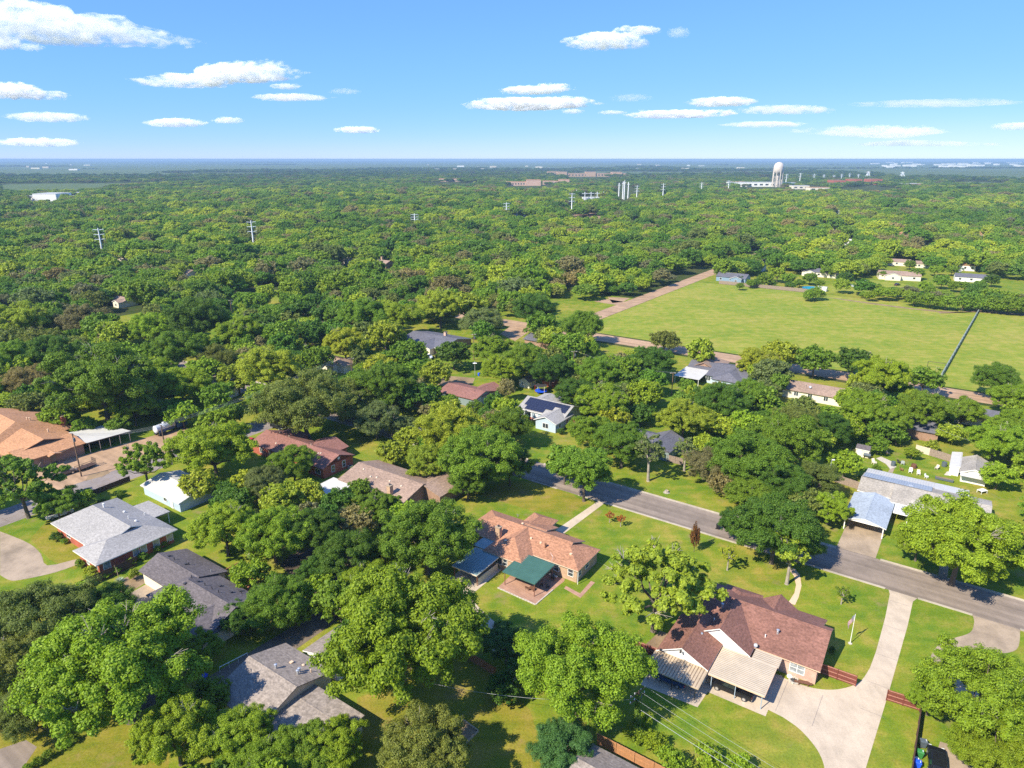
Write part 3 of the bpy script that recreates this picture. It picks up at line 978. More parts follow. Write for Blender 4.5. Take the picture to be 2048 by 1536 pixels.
pave('yard_path', None, 0.016, 'concrete2', ringP([(1780, 938), (1790, 935), (1785, 946), (1776, 944)]))
pave('pad', None, 0.016, 'stone', ringP([(1888, 950), (1894, 943), (1910, 944), (1901, 952)]))
pave('sand_strip', None, 0.012, 'dirt', ringP([(1880, 627), (1960, 620), (2060, 628), (2060, 633), (1955, 624.5), (1870, 622)]))
pave('worn_track', None, 0.012, 'dirt', ringP([(1640, 592), (1760, 608), (1830, 617), (1875, 621), (1870, 623.5), (1800, 616), (1700, 602)]))
pave('verge_path', None, 0.016, 'chipseal', ringP([(1188, 603), (1215, 598), (1250, 604), (1240, 611)]))
pave('drive_branch', None, 0.016, 'chipseal', ringP([(1215, 594), (1260, 596), (1246, 604), (1225, 606)]))
pave('house_pad', None, 0.016, 'chipseal', ringP([(1000, 668), (1024, 650), (1054, 652), (1060, 662), (1030, 682)]))
# garden in front of the far curve road by the substation
pave('curve_road', None, 0.02, 'chipseal', ringP(smooth([(1137, 432), (1150, 427), (1190, 424), (1215, 422), (1213, 426), (1180, 430), (1160, 440), (1145, 440)], 3)))
pave('bare_plot', None, 0.02, 'dirt', ringP([(1165, 431), (1215, 427), (1225, 432), (1200, 441), (1160, 441)]))
sheet('dry_lawn', ccw(ringP([(-60, 1425), (140, 1440), (250, 1415), (345, 1440), (330, 1620), (-80, 1620)])), 0.008, 'drygrass')
sheet('dry_lawn', ccw(ringP([(715, 1395), (800, 1370), (905, 1290), (985, 1345), (1060, 1420), (1120, 1620), (690, 1620)])), 0.008, 'drygrass')
sheet('dry_lawn', ccw(ringP([(95, 1040), (150, 1065), (170, 1120), (150, 1140), (100, 1120), (60, 1078)])), 0.008, 'drygrass')
sheet('dry_lawn', ccw(ringP([(960, 990), (1010, 962), (1075, 962), (1180, 1005), (1130, 1030), (1060, 1020)])), 0.006, 'drygrass')
# pastures and pale fields far out
PAST = [[(0, 389), (0, 369), (90, 367), (200, 367), (300, 364), (362, 364), (365, 367), (240, 374), (190, 384), (70, 390)],
        [(1120, 347), (1180, 343), (1400, 344), (1560, 342), (1560, 347), (1300, 350), (1180, 350)],
        [(1885, 366), (1940, 363), (2020, 367), (2010, 374), (1900, 371)],
        [(700, 333), (850, 331.5), (860, 334), (740, 336)], [(40, 329), (280, 327.5), (380, 328.5), (260, 331), (60, 331)],
        [(1000, 344), (1120, 341), (1120, 344), (1010, 346)], [(1570, 341), (1760, 340), (1760, 343), (1580, 343)],
        [(1760, 349), (1850, 346), (1860, 354), (1800, 356)]]
for q in PAST: sheet('pasture', ccw(ringP(q)), 0.25, 'farfield')
_r2 = random.Random(3)
for i in range(80):
    d = _r2.uniform(3800, 15000); a = _r2.uniform(-.78, .78); w_, h_ = _r2.uniform(250, 1800) * d / 9000, _r2.uniform(500, 2200) * d / 9000
    cx, cy = d * math.sin(a), d * math.cos(a)
    ring = [(cx - w_ * _r2.uniform(.7, 1.2), cy - h_), (cx + w_ * _r2.uniform(.7, 1.2), cy - h_ * _r2.uniform(.6, 1)), (cx + w_, cy + h_), (cx - w_, cy + h_ * _r2.uniform(.6, 1))]
    PAST.append([proj(x, y, 0)[:2] for x, y in ring])
    sheet('pasture', ccw([Vector((x, y, 0)) for x, y in ring]), 0.3 + i * .02, 'farfield')
PAST_W = [[P(*p) for p in q] for q in PAST]
from mathutils import noise as mnoise
# ------------------------------------------------------------------ procedural trees behind the listed ones: 300 individuals in all, the rest one forest
# clear views in the photograph: (px, py, rx, ry)
CLEAR = [(1400, 558, 40, 10), (1300, 600, 42, 10), (1470, 556, 42, 17), (1620, 572, 40, 12), (1795, 550, 62, 16), (1796, 520, 40, 14), (1858, 530, 30, 11),
         (1945, 552, 34, 16), (1935, 535, 28, 10), (1855, 485, 14, 9), (1805, 468, 24, 10), (1965, 470, 12, 12), (1665, 458, 18, 7), (245, 605, 42, 16),
         (246, 517, 26, 9), (203, 480, 10, 30), (507, 465, 8, 30), (830, 438, 7, 14), (1143, 400, 7, 24), (1248, 382, 22, 24), (1275, 384, 6, 16), (1325, 382, 6, 18), (1180, 392, 26, 10),
         (1180, 430, 48, 8), (1700, 448, 16, 8), (1675, 425, 14, 6), (1270, 438, 14, 6), (1700, 478, 10, 8), (1815, 475, 10, 8), (375, 545, 30, 12), (690, 522, 14, 6), (768, 526, 16, 12),
         (85, 396, 40, 8), (140, 386, 28, 5), (1553, 350, 22, 28), (1520, 370, 55, 6), (1620, 372, 60, 6), (1740, 372, 80, 8), (1060, 368, 60, 7), (1180, 350, 50, 6), (900, 362, 70, 5), (1050, 430, 40, 6), (1530, 520, 10, 10), (1620, 548, 70, 14),
         (1390, 530, 40, 10), (1135, 560, 10, 10), (905, 650, 36, 12), (1150, 590, 40, 10), (1690, 490, 8, 9), (1240, 412, 6, 10)]
def zone_limit(px):
    return np.interp(px, [0, 500, 620, 1000, 1060, 1190, 1210, 1420, 1440, 2048], [610, 612, 590, 585, 590, 590, 545, 545, 548, 552])
EXC = [rect(-262, 80, 117, 130), rect(-152, -139.5, 250, 900), rect(-230, 90, 238, 254), FIELD, rect(-172, -150, 250, 262)]
# ground, roofs and yards the photograph leaves open (photo pixels): no filling trees in front of these
OPEN = [[(925, 1000), (1060, 905), (1090, 860), (1160, 850), (1165, 905), (1220, 960), (1330, 960), (1420, 990), (1440, 1020), (1640, 1040), (1690, 890), (1990, 900), (2048, 960), (2070, 1600), (900, 1600), (900, 1420), (960, 1340), (985, 1240), (925, 1180)],
        [(-30, 828), (150, 833), (260, 848), (372, 842), (375, 880), (330, 900), (400, 950), (405, 1030), (360, 1060), (380, 1090), (500, 1150), (500, 1180), (440, 1300), (340, 1230), (240, 1200), (150, 1150), (-30, 1180)],
        [(484, 850), (600, 845), (700, 865), (770, 880), (800, 930), (850, 950), (850, 1000), (800, 1002), (640, 990), (600, 960), (484, 905)],
        [(462, 1390), (590, 1285), (670, 1295), (664, 1390), (740, 1450), (760, 1600), (590, 1600), (550, 1430)],
        [(1038, 780), (1090, 755), (1155, 790), (1165, 850), (1090, 905), (1060, 925), (1055, 850)], [(868, 785), (930, 745), (992, 750), (990, 805), (930, 808)],
        [(1340, 715), (1482, 715), (1485, 760), (1400, 792), (1335, 792)], [(1568, 748), (1692, 756), (1684, 800), (1596, 788)], [(1872, 765), (1962, 778), (1962, 802), (1876, 795)],
        [(1935, 810), (1998, 812), (1992, 852), (1932, 842)], [(798, 655), (942, 655), (942, 702), (860, 718), (838, 704)], [(640, 698), (692, 698), (694, 748), (640, 738)],
        [(420, 725), (465, 725), (465, 775), (425, 775)], [(395, 650), (440, 650), (440, 670), (395, 672)], [(205, 590), (280, 590), (280, 640), (205, 640)], [(1010, 640), (1070, 640), (1070, 690), (1010, 690)],
        [(1100, 600), (1240, 590), (1190, 640), (1170, 640), (1110, 650)], [(1195, 672), (1300, 685), (1300, 705), (1195, 695)], [(1435, 708), (1480, 712), (1480, 730), (1435, 728)],
        [(240, 1440), (330, 1420), (300, 1600), (-30, 1600), (-30, 1440)], [(430, 760), (470, 755), (470, 812), (430, 812)], [(1340, 715), (1385, 715), (1380, 740), (1340, 740)], [(890, 740), (965, 730), (965, 765), (890, 770)],
        [(1290, 845), (1360, 850), (1365, 925), (1290, 925)], [(1590, 1005), (1660, 1040), (1640, 1060), (1590, 1030)], [(690, 860), (800, 870), (790, 930), (700, 905)], [(880, 730), (965, 725), (965, 765), (880, 770)], [(495, 740), (555, 790), (560, 740)], [(430, 1280), (640, 1230), (640, 1260), (480, 1350)], [(1600, 860), (1640, 860), (1640, 990), (1600, 990)][:0] or [(0, 0), (1, 0), (0, 1)]]
def open_hit(px, py, rp):
    for k in range(9):
        a = k * .785
        x, y = (px, py) if k == 8 else (px + rp * .88 * math.cos(a), py + rp * .8 * math.sin(a))
        if any(inside(q, x, y) for q in OPEN): return True
    return False
fr = random.Random(21)
CAND = []
GRIDC = []
d = 62.0
while d < 16000:
    step = max(6.2 if d < 330 else 8.0, d / 105.0)
    span = 0.74
    n_ = int(2 * span * d / step)
    for i in range(n_):
        near = False
        a = -span + 2 * span * (i + fr.random()) / n_
        dd = d + step * fr.uniform(-.5, .5)
        x, y = dd * math.sin(a), dd * math.cos(a)
        rad = fr.choice((fr.uniform(2.4, 4.4), fr.uniform(3.6, 6.2), fr.uniform(6.0, 9.6), fr.uniform(4.8, 7.2))) * (1 + 0.0 * d)
        if d > 800: rad *= (step / 7.6) ** 0.55
        pr = proj(x, y, rad * .8)
        if pr is None: continue
        px, py, dep = pr
        if not (-120 < px < 2170): continue
        rp = rad * FPX / dep
        near = py > zone_limit(min(max(px, 0), 2048)) - rp * .3
        if near and d < 420:
            rad = fr.uniform(2.6, 5.6)
            px, py, dep = proj(x, y, rad * .8); rp = rad * FPX / dep
            if open_hit(px, py, rp): continue
        elif near: continue
        ga, gb = toG(x, y)
        if any(inside(e, ga, gb) for e in EXC): continue
        if d > 600 and any(inside(e, x, y) for e in PAST_W) : continue
        if d < 700 and any((px - c[0]) ** 2 / (c[2] * .8 + rp * .55) ** 2 + (py - c[1] - rp * .25) ** 2 / (c[3] * .75 + rp * .45) ** 2 < 1 for c in CLEAR): continue
        if 700 <= d < 3000 and any((px - c[0]) ** 2 / (c[2] * .85 + rp * .3) ** 2 + (py - c[1] - rp * .25) ** 2 / (c[3] * .8 + rp * .35) ** 2 < 1 for c in CLEAR): continue
        if d < 420 and any((x - t['x']) ** 2 + (y - t['y']) ** 2 < ((0.50 if near else 0.66) * (rad + t['rad'])) ** 2 for t in TREES): continue
        if near and any((x - q[0]) ** 2 + (y - q[1]) ** 2 < (.52 * (rad + q[2])) ** 2 for q in GRIDC): continue
        if not near and d < 2600 and mnoise.noise(Vector((x / 38.0, y / 55.0, 0))) > .42: continue      # clearings
        if d > 2600 and fr.random() < 0.25: continue
        CAND.append((rp, px, py, x, y, rad, d))
        if d < 420: GRIDC.append((x, y, rad))
    d += step * 0.95
CAND.sort(key=lambda c: -c[0])
n_trees = sum(1 for t in TREES if t['kind'] != 'bush')
N_IND = max(0, 300 - n_trees)
# thin out overlapping individuals
_picked, _rest = [], []
for c in CAND:
    if len(_picked) < N_IND and -20 < c[1] < 2068: _picked.append(c)
    else: _rest.append(c)
_col = []
for rp, px, py, x, y, rad, d_ in _picked:
    kind = fr.choice(('pecan', 'elm', 'elm', 'oak', 'oak'))
    look = {'pecan': ('bright', 'yellow', 'green'), 'elm': ('green', 'bright', 'dark', 'green'), 'oak': ('olive', 'dark', 'grey', 'brown', 'green')}[kind]
    place_tree(px, py, rp, kind, fr.choice(look), None, hi=False, w=(x, y, rad))
# the forest: one object, crowns copied over its points by geometry nodes
pts = np.array([(c[3], c[4], 0.0) for c in _rest], dtype=np.float32)
fm = bpy.data.meshes.new('forest')
fm.vertices.add(len(pts)); fm.vertices.foreach_set('co', pts.reshape(-1))
def fattr(nm, typ, vals):
    at = fm.attributes.new(nm, typ, 'POINT'); at.data.foreach_set('value', vals)
fattr('spin', 'FLOAT', np.array([fr.uniform(0, 6.28) for _ in _rest], dtype=np.float32))
fattr('size', 'FLOAT', np.array([c[5] for c in _rest], dtype=np.float32))
fattr('high', 'FLOAT', np.array([min(c[5] * .55 + 2.6, 7.5 + .05 * c[5]) * fr.uniform(.72, 1.28) * (1.0 if c[6] < 1500 else .8) for c in _rest], dtype=np.float32))
fattr('pick', 'INT', np.array([fr.randrange(7) for _ in _rest], dtype=np.int32))
fm.update()
forest = bpy.data.objects.new('forest', fm); COL.objects.link(forest)
tag(forest, 'broad green canopy of countless trees running to the horizon', None, None, 'stuff')
def crown_of(key, i):
    me = PROTO[key][i][0]
    for o in COL.objects:
        if o.data is me: return o
ng = bpy.data.node_groups.new('forest', 'GeometryNodeTree')
ng.interface.new_socket('Geometry', in_out='INPUT', socket_type='NodeSocketGeometry')
ng.interface.new_socket('Geometry', in_out='OUTPUT', socket_type='NodeSocketGeometry')
gi, go = ng.nodes.new('NodeGroupInput'), ng.nodes.new('NodeGroupOutput')
jn = ng.nodes.new('GeometryNodeJoinGeometry')
srcs = [('pecan_mid', 0), ('pecan_mid', 1), ('oak_mid', 0), ('oak_mid', 1), ('elm_mid', 0), ('elm_mid', 1), ('elm_mid', 2)]
for key, i in srcs:
    ob = crown_of(key, i)
    if ob is None: continue
    oi = ng.nodes.new('GeometryNodeObjectInfo'); oi.inputs['Object'].default_value = ob; oi.inputs['As Instance'].default_value = True
    oi.transform_space = 'ORIGINAL'
    ng.links.new(oi.outputs['Geometry'], jn.inputs[0])
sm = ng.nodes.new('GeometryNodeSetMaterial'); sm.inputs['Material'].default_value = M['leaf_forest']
ng.links.new(jn.outputs[0], sm.inputs['Geometry'])
ip = ng.nodes.new('GeometryNodeInstanceOnPoints'); ip.inputs['Pick Instance'].default_value = True
def nattr(nm, typ):
    x = ng.nodes.new('GeometryNodeInputNamedAttribute'); x.data_type = typ; x.inputs['Name'].default_value = nm
    return x.outputs['Attribute']
cx = ng.nodes.new('ShaderNodeCombineXYZ'); ng.links.new(nattr('spin', 'FLOAT'), cx.inputs[2])
ng.links.new(gi.outputs[0], ip.inputs['Points'])
ng.links.new(sm.outputs[0], ip.inputs['Instance'])
ng.links.new(nattr('pick', 'INT'), ip.inputs['Instance Index'])
ng.links.new(cx.outputs[0], ip.inputs['Rotation'])
cs = ng.nodes.new('ShaderNodeCombineXYZ')
for _i, _n in enumerate(('size', 'size', 'high')): ng.links.new(nattr(_n, 'FLOAT'), cs.inputs[_i])
ng.links.new(cs.outputs[0], ip.inputs['Scale'])
ng.links.new(ip.outputs[0], go.inputs[0])
md = forest.modifiers.new('crowns', 'NODES'); md.node_group = ng
print('forest', len(_rest), 'individuals', n_trees, len(_picked))

# ------------------------------------------------------------------ air
hz = MB(); hz.box(-27000, 27000, -27000, 27000, -1.0, 72.0)
hm = bpy.data.materials.new('haze_air'); hm.use_nodes = True
hn = hm.node_tree.nodes; hn.clear()
hv = hn.new('ShaderNodeVolumePrincipled'); ho = hn.new('ShaderNodeOutputMaterial')
hv.inputs['Color'].default_value = (0.37, 0.53, 0.76, 1)
hv.inputs['Density'].default_value = 1.1e-4
hv.inputs['Density Attribute'].default_value = ''
hv.inputs['Anisotropy'].default_value = 0.0
hm.node_tree.links.new(hv.outputs[0], ho.inputs['Volume'])
haze = hz.build('haze', hm)
tag(haze, kind='stuff')
# ------------------------------------------------------------------ clouds: bright lumps of vapour far above the haze
from mathutils import noise as mnoise
def cloud_mat():
    m = bpy.data.materials.new('cloud_vapour'); m.use_nodes = True
    n, l = m.node_tree.nodes, m.node_tree.links
    n.clear()
    v = n.new('ShaderNodeVolumeScatter'); o = n.new('ShaderNodeOutputMaterial'); oi = n.new('ShaderNodeObjectInfo')
    v.inputs['Color'].default_value = (1, 1, 1, 1); v.inputs['Anisotropy'].default_value = 0.0
    tc = n.new('ShaderNodeTexCoord')
    mp = n.new('ShaderNodeMapping'); mp.inputs['Location'].default_value = (-1, -1, -1); mp.inputs['Scale'].default_value = (2, 2, 2)
    l.new(tc.outputs['Generated'], mp.inputs[0])
    ln = n.new('ShaderNodeVectorMath'); ln.operation = 'LENGTH'; l.new(mp.outputs[0], ln.inputs[0])
    off = n.new('ShaderNodeVectorMath'); off.operation = 'ADD'; l.new(tc.outputs['Object'], off.inputs[0]); l.new(oi.outputs['Location'], off.inputs[1])
    f = noise(n, l, off.outputs[0], 3.6, 7, 0.7, (1.0, 1.0, 2.2))
    a = node(n, 'ShaderNodeMath', operation='MULTIPLY_ADD'); l.new(f, a.inputs[0]); a.inputs[1].default_value = 8.5; a.inputs[2].default_value = -3.55
    b = node(n, 'ShaderNodeMath', operation='SUBTRACT'); l.new(a.outputs[0], b.inputs[0]); l.new(ln.outputs['Value'], b.inputs[1])
    c = n.new('ShaderNodeMapRange'); c.interpolation_type = 'SMOOTHSTEP'; l.new(b.outputs[0], c.inputs[0]); c.inputs[1].default_value = -0.35; c.inputs[2].default_value = 0.75
    d = node(n, 'ShaderNodeMath', operation='MULTIPLY'); l.new(c.outputs[0], d.inputs[0]); l.new(oi.outputs['Alpha'], d.inputs[1])
    l.new(d.outputs[0], v.inputs['Density'])
    l.new(v.outputs[0], o.inputs['Volume'])
    return m
M['cloud'] = cloud_mat()
_bm = bmesh.new(); bmesh.ops.create_icosphere(_bm, subdivisions=5, radius=1.0)
ICO_V = np.array([v.co[:] for v in _bm.verts]); ICO_F = [tuple(v.index for v in f.verts) for f in _bm.faces]; _bm.free()
def cloud(label, blobs, alpha=1.0, seed=0):
    """blobs in photo pixels (x, y, rx, ry); the lump is put where a cloud base about 1.5 km up would be seen"""
    cx = sum(b[0] * b[2] for b in blobs) / sum(b[2] for b in blobs); cy = sum(b[1] * b[2] for b in blobs) / sum(b[2] for b in blobs)
    u, v = cx - 1024, cy - 768
    d = Vector((u, FPX * _c - v * _s, -FPX * _s - v * _c))
    dist = min(42000, 1450 / max(d.z / d.y, 0.02))
    t = dist / d.y
    pos = d * t + Vector((0, 0, CAMH))
    D = ICO_V
    rr = np.zeros(len(D))
    for bx, by, rx, ry in blobs:
        o = np.array([(bx - cx) * t, 0, -(by - cy) * t]); ax = np.array([rx * t, rx * t * 0.6, ry * t * .82])
        oo, dd = o / ax, D / ax
        A = (dd ** 2).sum(1); B = -(dd * oo).sum(1) * 2; C = (oo ** 2).sum() - 1
        disc = B * B - 4 * A * C
        ex = np.where(disc > 0, (-B + np.sqrt(np.maximum(disc, 0))) / (2 * A), 0)
        rr = np.maximum(rr, ex)
    mn = min(b[3] for b in blobs) * t
    sc = 1.0 / (max(b[3] for b in blobs) * t)
    V = []
    for i, q in enumerate(D):
        p = Vector(q) * rr[i] * 1.2
        w = p * sc + Vector((seed * 7.3, seed * 3.1, 0))
        f = 1 + 0.28 * mnoise.fractal(w * Vector((.8, .8, 1.0)), 0.9, 2.1, 5)
        p *= f
        if p.z < -mn * .75: p.z = -mn * .75 + (p.z + mn * .75) * .35
        V.append(p)
    me = bpy.data.meshes.new('cloud')
    S_ = max(b[2] for b in blobs) * t
    me.from_pydata([tuple(p / S_) for p in V], [], ICO_F)
    me.polygons.foreach_set('use_smooth', [True] * len(me.polygons))
    me.materials.append(M['cloud'])
    o = bpy.data.objects.new('cloud', me); COL.objects.link(o)
    o.location = pos; o.scale = (S_,) * 3
    o.color = (1, 1, 1, (1.9 * alpha ** 2.2) / (max(b[3] for b in blobs) * t))
    tag(o, label, 'cloud', 'fair weather clouds')
CL = [
 ('largest white cloud, sloping down from the upper left corner', [(50, 45, 105, 46), (160, 66, 105, 33), (262, 78, 84, 24)], 1),
 ('small cloud cut by the left edge under the largest cloud', [(5, 86, 32, 15)], .9),
 ('wisp just right of the small left-edge cloud under the largest cloud', [(62, 95, 20, 8)], .6),
 ('white cloud at the left edge with a ragged right tip', [(20, 184, 60, 17), (85, 192, 42, 12)], .95),
 ('long two-humped cloud left of centre', [(380, 168, 78, 22), (485, 148, 88, 20), (310, 160, 40, 8)], .95),
 ('thin short cloud right of the two-humped cloud', [(570, 173, 26, 6)], .6),
 ('thin long streak below the two-humped cloud', [(580, 195, 62, 7)], .6),
 ('flat pale cloud low at the left', [(95, 235, 68, 10)], .65),
 ('flat cloud low above the left forest, left of a smaller one', [(352, 246, 52, 9)], .8),
 ('small flat cloud right of the flat cloud over the left forest', [(455, 241, 26, 7)], .7),
 ('lowest flat cloud near the horizon at the left edge', [(75, 285, 72, 9)], .75),
 ('lone small flat cloud left of the middle, low', [(715, 260, 38, 7)], .85),
 ('compact white cloud high right of the middle', [(1215, 84, 66, 17), (1250, 78, 34, 22)], 1),
 ('small puff touching the compact high cloud', [(1286, 61, 28, 9)], .8),
 ('small faint puff right of the compact high cloud', [(1357, 66, 18, 11)], .55),
 ('upper of two stacked flat clouds in the middle', [(1065, 181, 55, 9), (1100, 177, 36, 9)], .85),
 ('lower and longer of two stacked flat clouds in the middle', [(1040, 209, 90, 13), (1110, 207, 60, 13)], .95),
 ('tiny flat cloud under the right end of the longer stacked cloud', [(1145, 223, 20, 5)], .6),
 ('faint smear of cloud right of the stacked clouds', [(1262, 196, 36, 8)], .3),
 ('tiny flat streak left of the low cloud near the water tower', [(1225, 225, 25, 4)], .5),
 ('flat cloud left above the water tower', [(1350, 230, 80, 10), (1420, 226, 50, 6)], .9),
 ('bright flat cloud with a veil trailing to its right', [(1445, 204, 56, 10)], .85),
 ('curved veil right of the bright flat cloud above the tower', [(1570, 220, 80, 9), (1630, 222, 36, 7)], .5),
 ('thin broken streak directly above the water tower', [(1530, 249, 72, 6)], .5),
 ('broad low veil over the far town at the right', [(1740, 268, 130, 12), (1850, 288, 140, 11)], .5),
 ('thin high veil near the right edge', [(1880, 207, 150, 6)], .25),
 ('small flat cloud cut by the right edge', [(2035, 253, 42, 8)], .6),
 ('faint tiny puff left of the middle', [(690, 183, 28, 6)], .3),
]
for i, (lab, bl, al) in enumerate(CL): cloud(lab, bl, al, i + 1)
# ------------------------------------------------------------------ houses
class House:
    def __init__(s, name, label, cat='house', o=(0, 0), ang=None, grid=True, group=None):
        """grid=True: coordinates are street-grid metres and o is the grid point of the house; else o is a world point"""
        s.g = grid
        s.o = o if grid else (0, 0)
        loc = G(*o) if grid else Vector((o[0], o[1], 0))
        s.root = empty(name, (loc.x, loc.y, 0), GA if ang is None else ang)
        tag(s.root, label, cat, group)
        s.k = 0
    def lx(s, x): return x - s.o[0]
    def ly(s, y): return y - s.o[1]
    def build(s, mb, name, mats, parent=None, **kw):
        if s.g: mb.v = [(x - s.o[0], y - s.o[1], z) for x, y, z in mb.v]
        return mb.build(name, mats, parent or s.root, **kw)
    def roof(s, axis, a0, a1, prof, ends='gg', run=4.0, m='sh_grey', trim='white', th=0.16, wall='brick_red', ov=0.45, gable=None, walls=True, name='roof', eave_trim=True):
        (b0, z0), (br, zr), (b1, z1) = prof
        s.k += 1
        e = 0.004 * s.k
        z0 += e; zr += e; z1 += e
        r0 = a0 + (run if ends[0] == 'h' else 0); r1 = a1 - (run if ends[1] == 'h' else 0)
        def W(a, b, z): return (a, b, z) if axis == 'x' else (b, a, z)
        T = [W(a0, b0, z0), W(a1, b0, z0), W(a1, b1, z1), W(a0, b1, z1), W(r0, br, zr), W(r1, br, zr)]
        B = [(x, y, z - th) for x, y, z in T]
        mb = MB()
        V = T + B
        up = [(0, 1, 5, 4), (2, 3, 4, 5)]
        if ends[0] == 'h': up.append((3, 0, 4))
        if ends[1] == 'h': up.append((1, 2, 5))
        dn = [tuple(i + 6 for i in f[::-1]) for f in up]
        ring = [0, 1] + ([5] if ends[1] == 'g' else []) + [2, 3] + ([4] if ends[0] == 'g' else [])
        sd = [(ring[i], ring[i] + 6, ring[(i + 1) % len(ring)] + 6, ring[(i + 1) % len(ring)]) for i in range(len(ring))]
        fl = axis == 'y'
        fx = lambda fs: [f[::-1] if fl else f for f in fs]
        mb.add(V, fx(up), 0); mb.add(V, fx(dn), 1); mb.add(V, fx(sd), 1)
        ro = s.build(mb, name, [m, trim])
        cap = MB()                                             # ridge capping
        ww = 0.16
        for sg, zz in ((-1, z0), (1, z1)):
            bb = b0 if sg < 0 else b1
            dz = (zz - zr) / abs(bb - br) * ww
            q = [W(r0 + .02, br, zr + .035), W(r1 - .02, br, zr + .035), W(r1 - .02, br + sg * ww, zr + dz + .022), W(r0 + .02, br + sg * ww, zr + dz + .022)]
            cap.add(q, [(0, 1, 2, 3)])
        s.build(cap, 'ridge_cap', m, ro).location = (0, 0, 0)
        if walls:
            w = MB()
            i0, i1 = a0 + ov + e, a1 - ov - e
            c0, c1 = b0 + ov + e, b1 - ov - e
            if c0 > c1: c0, c1 = c1, c0
            def zat(b):
                if b < br: return z0 + (zr - z0) * (b - b0) / (br - b0)
                return z1 + (zr - z1) * (b1 - b) / (b1 - br)
            dk = th + .012
            def pent(a, base=0.0):
                return [W(a, c0, base), W(a, c1, base), W(a, c1, zat(c1) - dk), W(a, br, zr - dk), W(a, c0, zat(c0) - dk)]
            if ends == 'gg':
                L0, L1 = pent(i0), pent(i1)
                w.add(L0 + L1, [(0, 1, 2, 3, 4)[::-1] if axis == 'x' else (0, 1, 2, 3, 4), (5, 6, 7, 8, 9) if axis == 'x' else (9, 8, 7, 6, 5)] + [(k, (k + 1) % 5, (k + 1) % 5 + 5, k + 5) for k in (0, 1, 4)])
            else:
                ze = min(z0, z1) - dk
                w.box(*( (i0, i1, c0, c1) if axis == 'x' else (c0, c1, i0, i1)), 0, ze)
                for j, en in enumerate(ends):
                    if en == 'g':
                        a = (i0, i1)[j]; aa = a + (.25 if j == 0 else -.25)
                        tri = lambda q: [W(q, c0, ze), W(q, c1, ze), W(q, c1, zat(c1) - dk), W(q, br, zr - dk), W(q, c0, zat(c0) - dk)]
                        L0, L1 = tri(a), tri(aa)
                        w.add(L0 + L1, [(0, 1, 2, 3, 4), (9, 8, 7, 6, 5), (0, 5, 6, 1)])
            s.build(w, 'wall', wall)
            if gable:                                          # siding on gable ends above the eaves, a thin board proud of the wall
                for j, en in enumerate(ends):
                    if en != 'g' or not (gable[1] & (1 << j)): continue
                    a = i0 - .03 if j == 0 else i1 + .03
                    a2 = i0 + .02 if j == 0 else i1 - .02
                    zb = min(z0, z1) - dk - .25 if len(gable) < 3 else gable[2]
                    g_ = MB()
                    tri = lambda q: [W(q, c0, zb), W(q, c1, zb), W(q, c1, zat(c1) - dk), W(q, br, zr - dk), W(q, c0, zat(c0) - dk)]
                    L0, L1 = tri(a), tri(a2)
                    g_.add(L0 + L1, [(0, 1, 2, 3, 4), (9, 8, 7, 6, 5), (0, 5, 6, 1), (1, 6, 7, 2), (4, 9, 5, 0)])
                    s.build(g_, 'gable_siding', gable[0])
        return ro
    def window(s, face, pos, u, z0, w=1.1, h=1.3, split='v', frame='white', glass='glass', name='window', fw=0.09):
        """face: the side it looks to; pos: coordinate of the wall plane; u: centre along the wall"""
        d = 0.05
        sg = 1 if face[1] == '+' else -1
        def bx(mb, u0, u1, za, zb, t0, t1):
            lo, hi = sorted((pos + sg * t0, pos + sg * t1))
            if face[0] == 'x': mb.box(lo, hi, u0, u1, za, zb)
            else: mb.box(u0, u1, lo, hi, za, zb)
        f = MB()
        u0, u1 = u - w / 2, u + w / 2
        bx(f, u0 - fw, u1 + fw, z0 - fw, z0, -.05, d); bx(f, u0 - fw, u1 + fw, z0 + h, z0 + h + fw, -.05, d)
        bx(f, u0 - fw, u0, z0, z0 + h, -.05, d); bx(f, u1, u1 + fw, z0, z0 + h, -.05, d)
        if split in ('v', 'c'): bx(f, u - .04, u + .04, z0, z0 + h, -.02, d * .8)
        if split in ('h', 'c'): bx(f, u0, u1, z0 + h / 2 - .035, z0 + h / 2 + .035, -.02, d * .75)
        wo = s.build(f, name, frame)
        p = MB(); bx(p, u0 + .002, u1 - .002, z0 + .002, z0 + h - .002, -.03, .018)
        s.build(p, 'pane', glass, wo)
        return wo
    def door(s, face, pos, u, w=0.95, h=2.05, col='white', name='door', z0=0.05):
        sg = 1 if face[1] == '+' else -1
        def bx(mb, u0, u1, za, zb, t0, t1):
            lo, hi = sorted((pos + sg * t0, pos + sg * t1))
            if face[0] == 'x': mb.box(lo, hi, u0, u1, za, zb)
            else: mb.box(u0, u1, lo, hi, za, zb)
        mb = MB(); bx(mb, u - w / 2, u + w / 2, z0, z0 + h, -.02, .045)
        do = s.build(mb, name, col)
        k = MB(); bx(k, u + w * .36, u + w * .42, z0 + .95, z0 + 1.03, .045, .10)
        s.build(k, 'handle', 'galv', do)
    def vent(s, x, y, z, kind='pipe', m='white'):
        mb = MB()
        if kind == 'pipe': mb.lathe([(.075, -.3), (.075, .42), (.09, .43), (.09, .48)], (x, y, z), 8)
        elif kind == 'flue': mb.lathe([(.16, -.3), (.16, .45), (.10, .46), (.10, .6), (.22, .62), (.22, .72), (.05, .80)], (x, y, z), 10)
        elif kind == 'turtle': mb.lathe([(.24, -.2), (.24, .08), (.2, .16), (.08, .2)], (x, y, z), 8)
        elif kind == 'box': mb.box(x - .22, x + .22, y - .22, y + .22, z - .2, z + .16)
        s.build(mb, 'roof_vent', m)
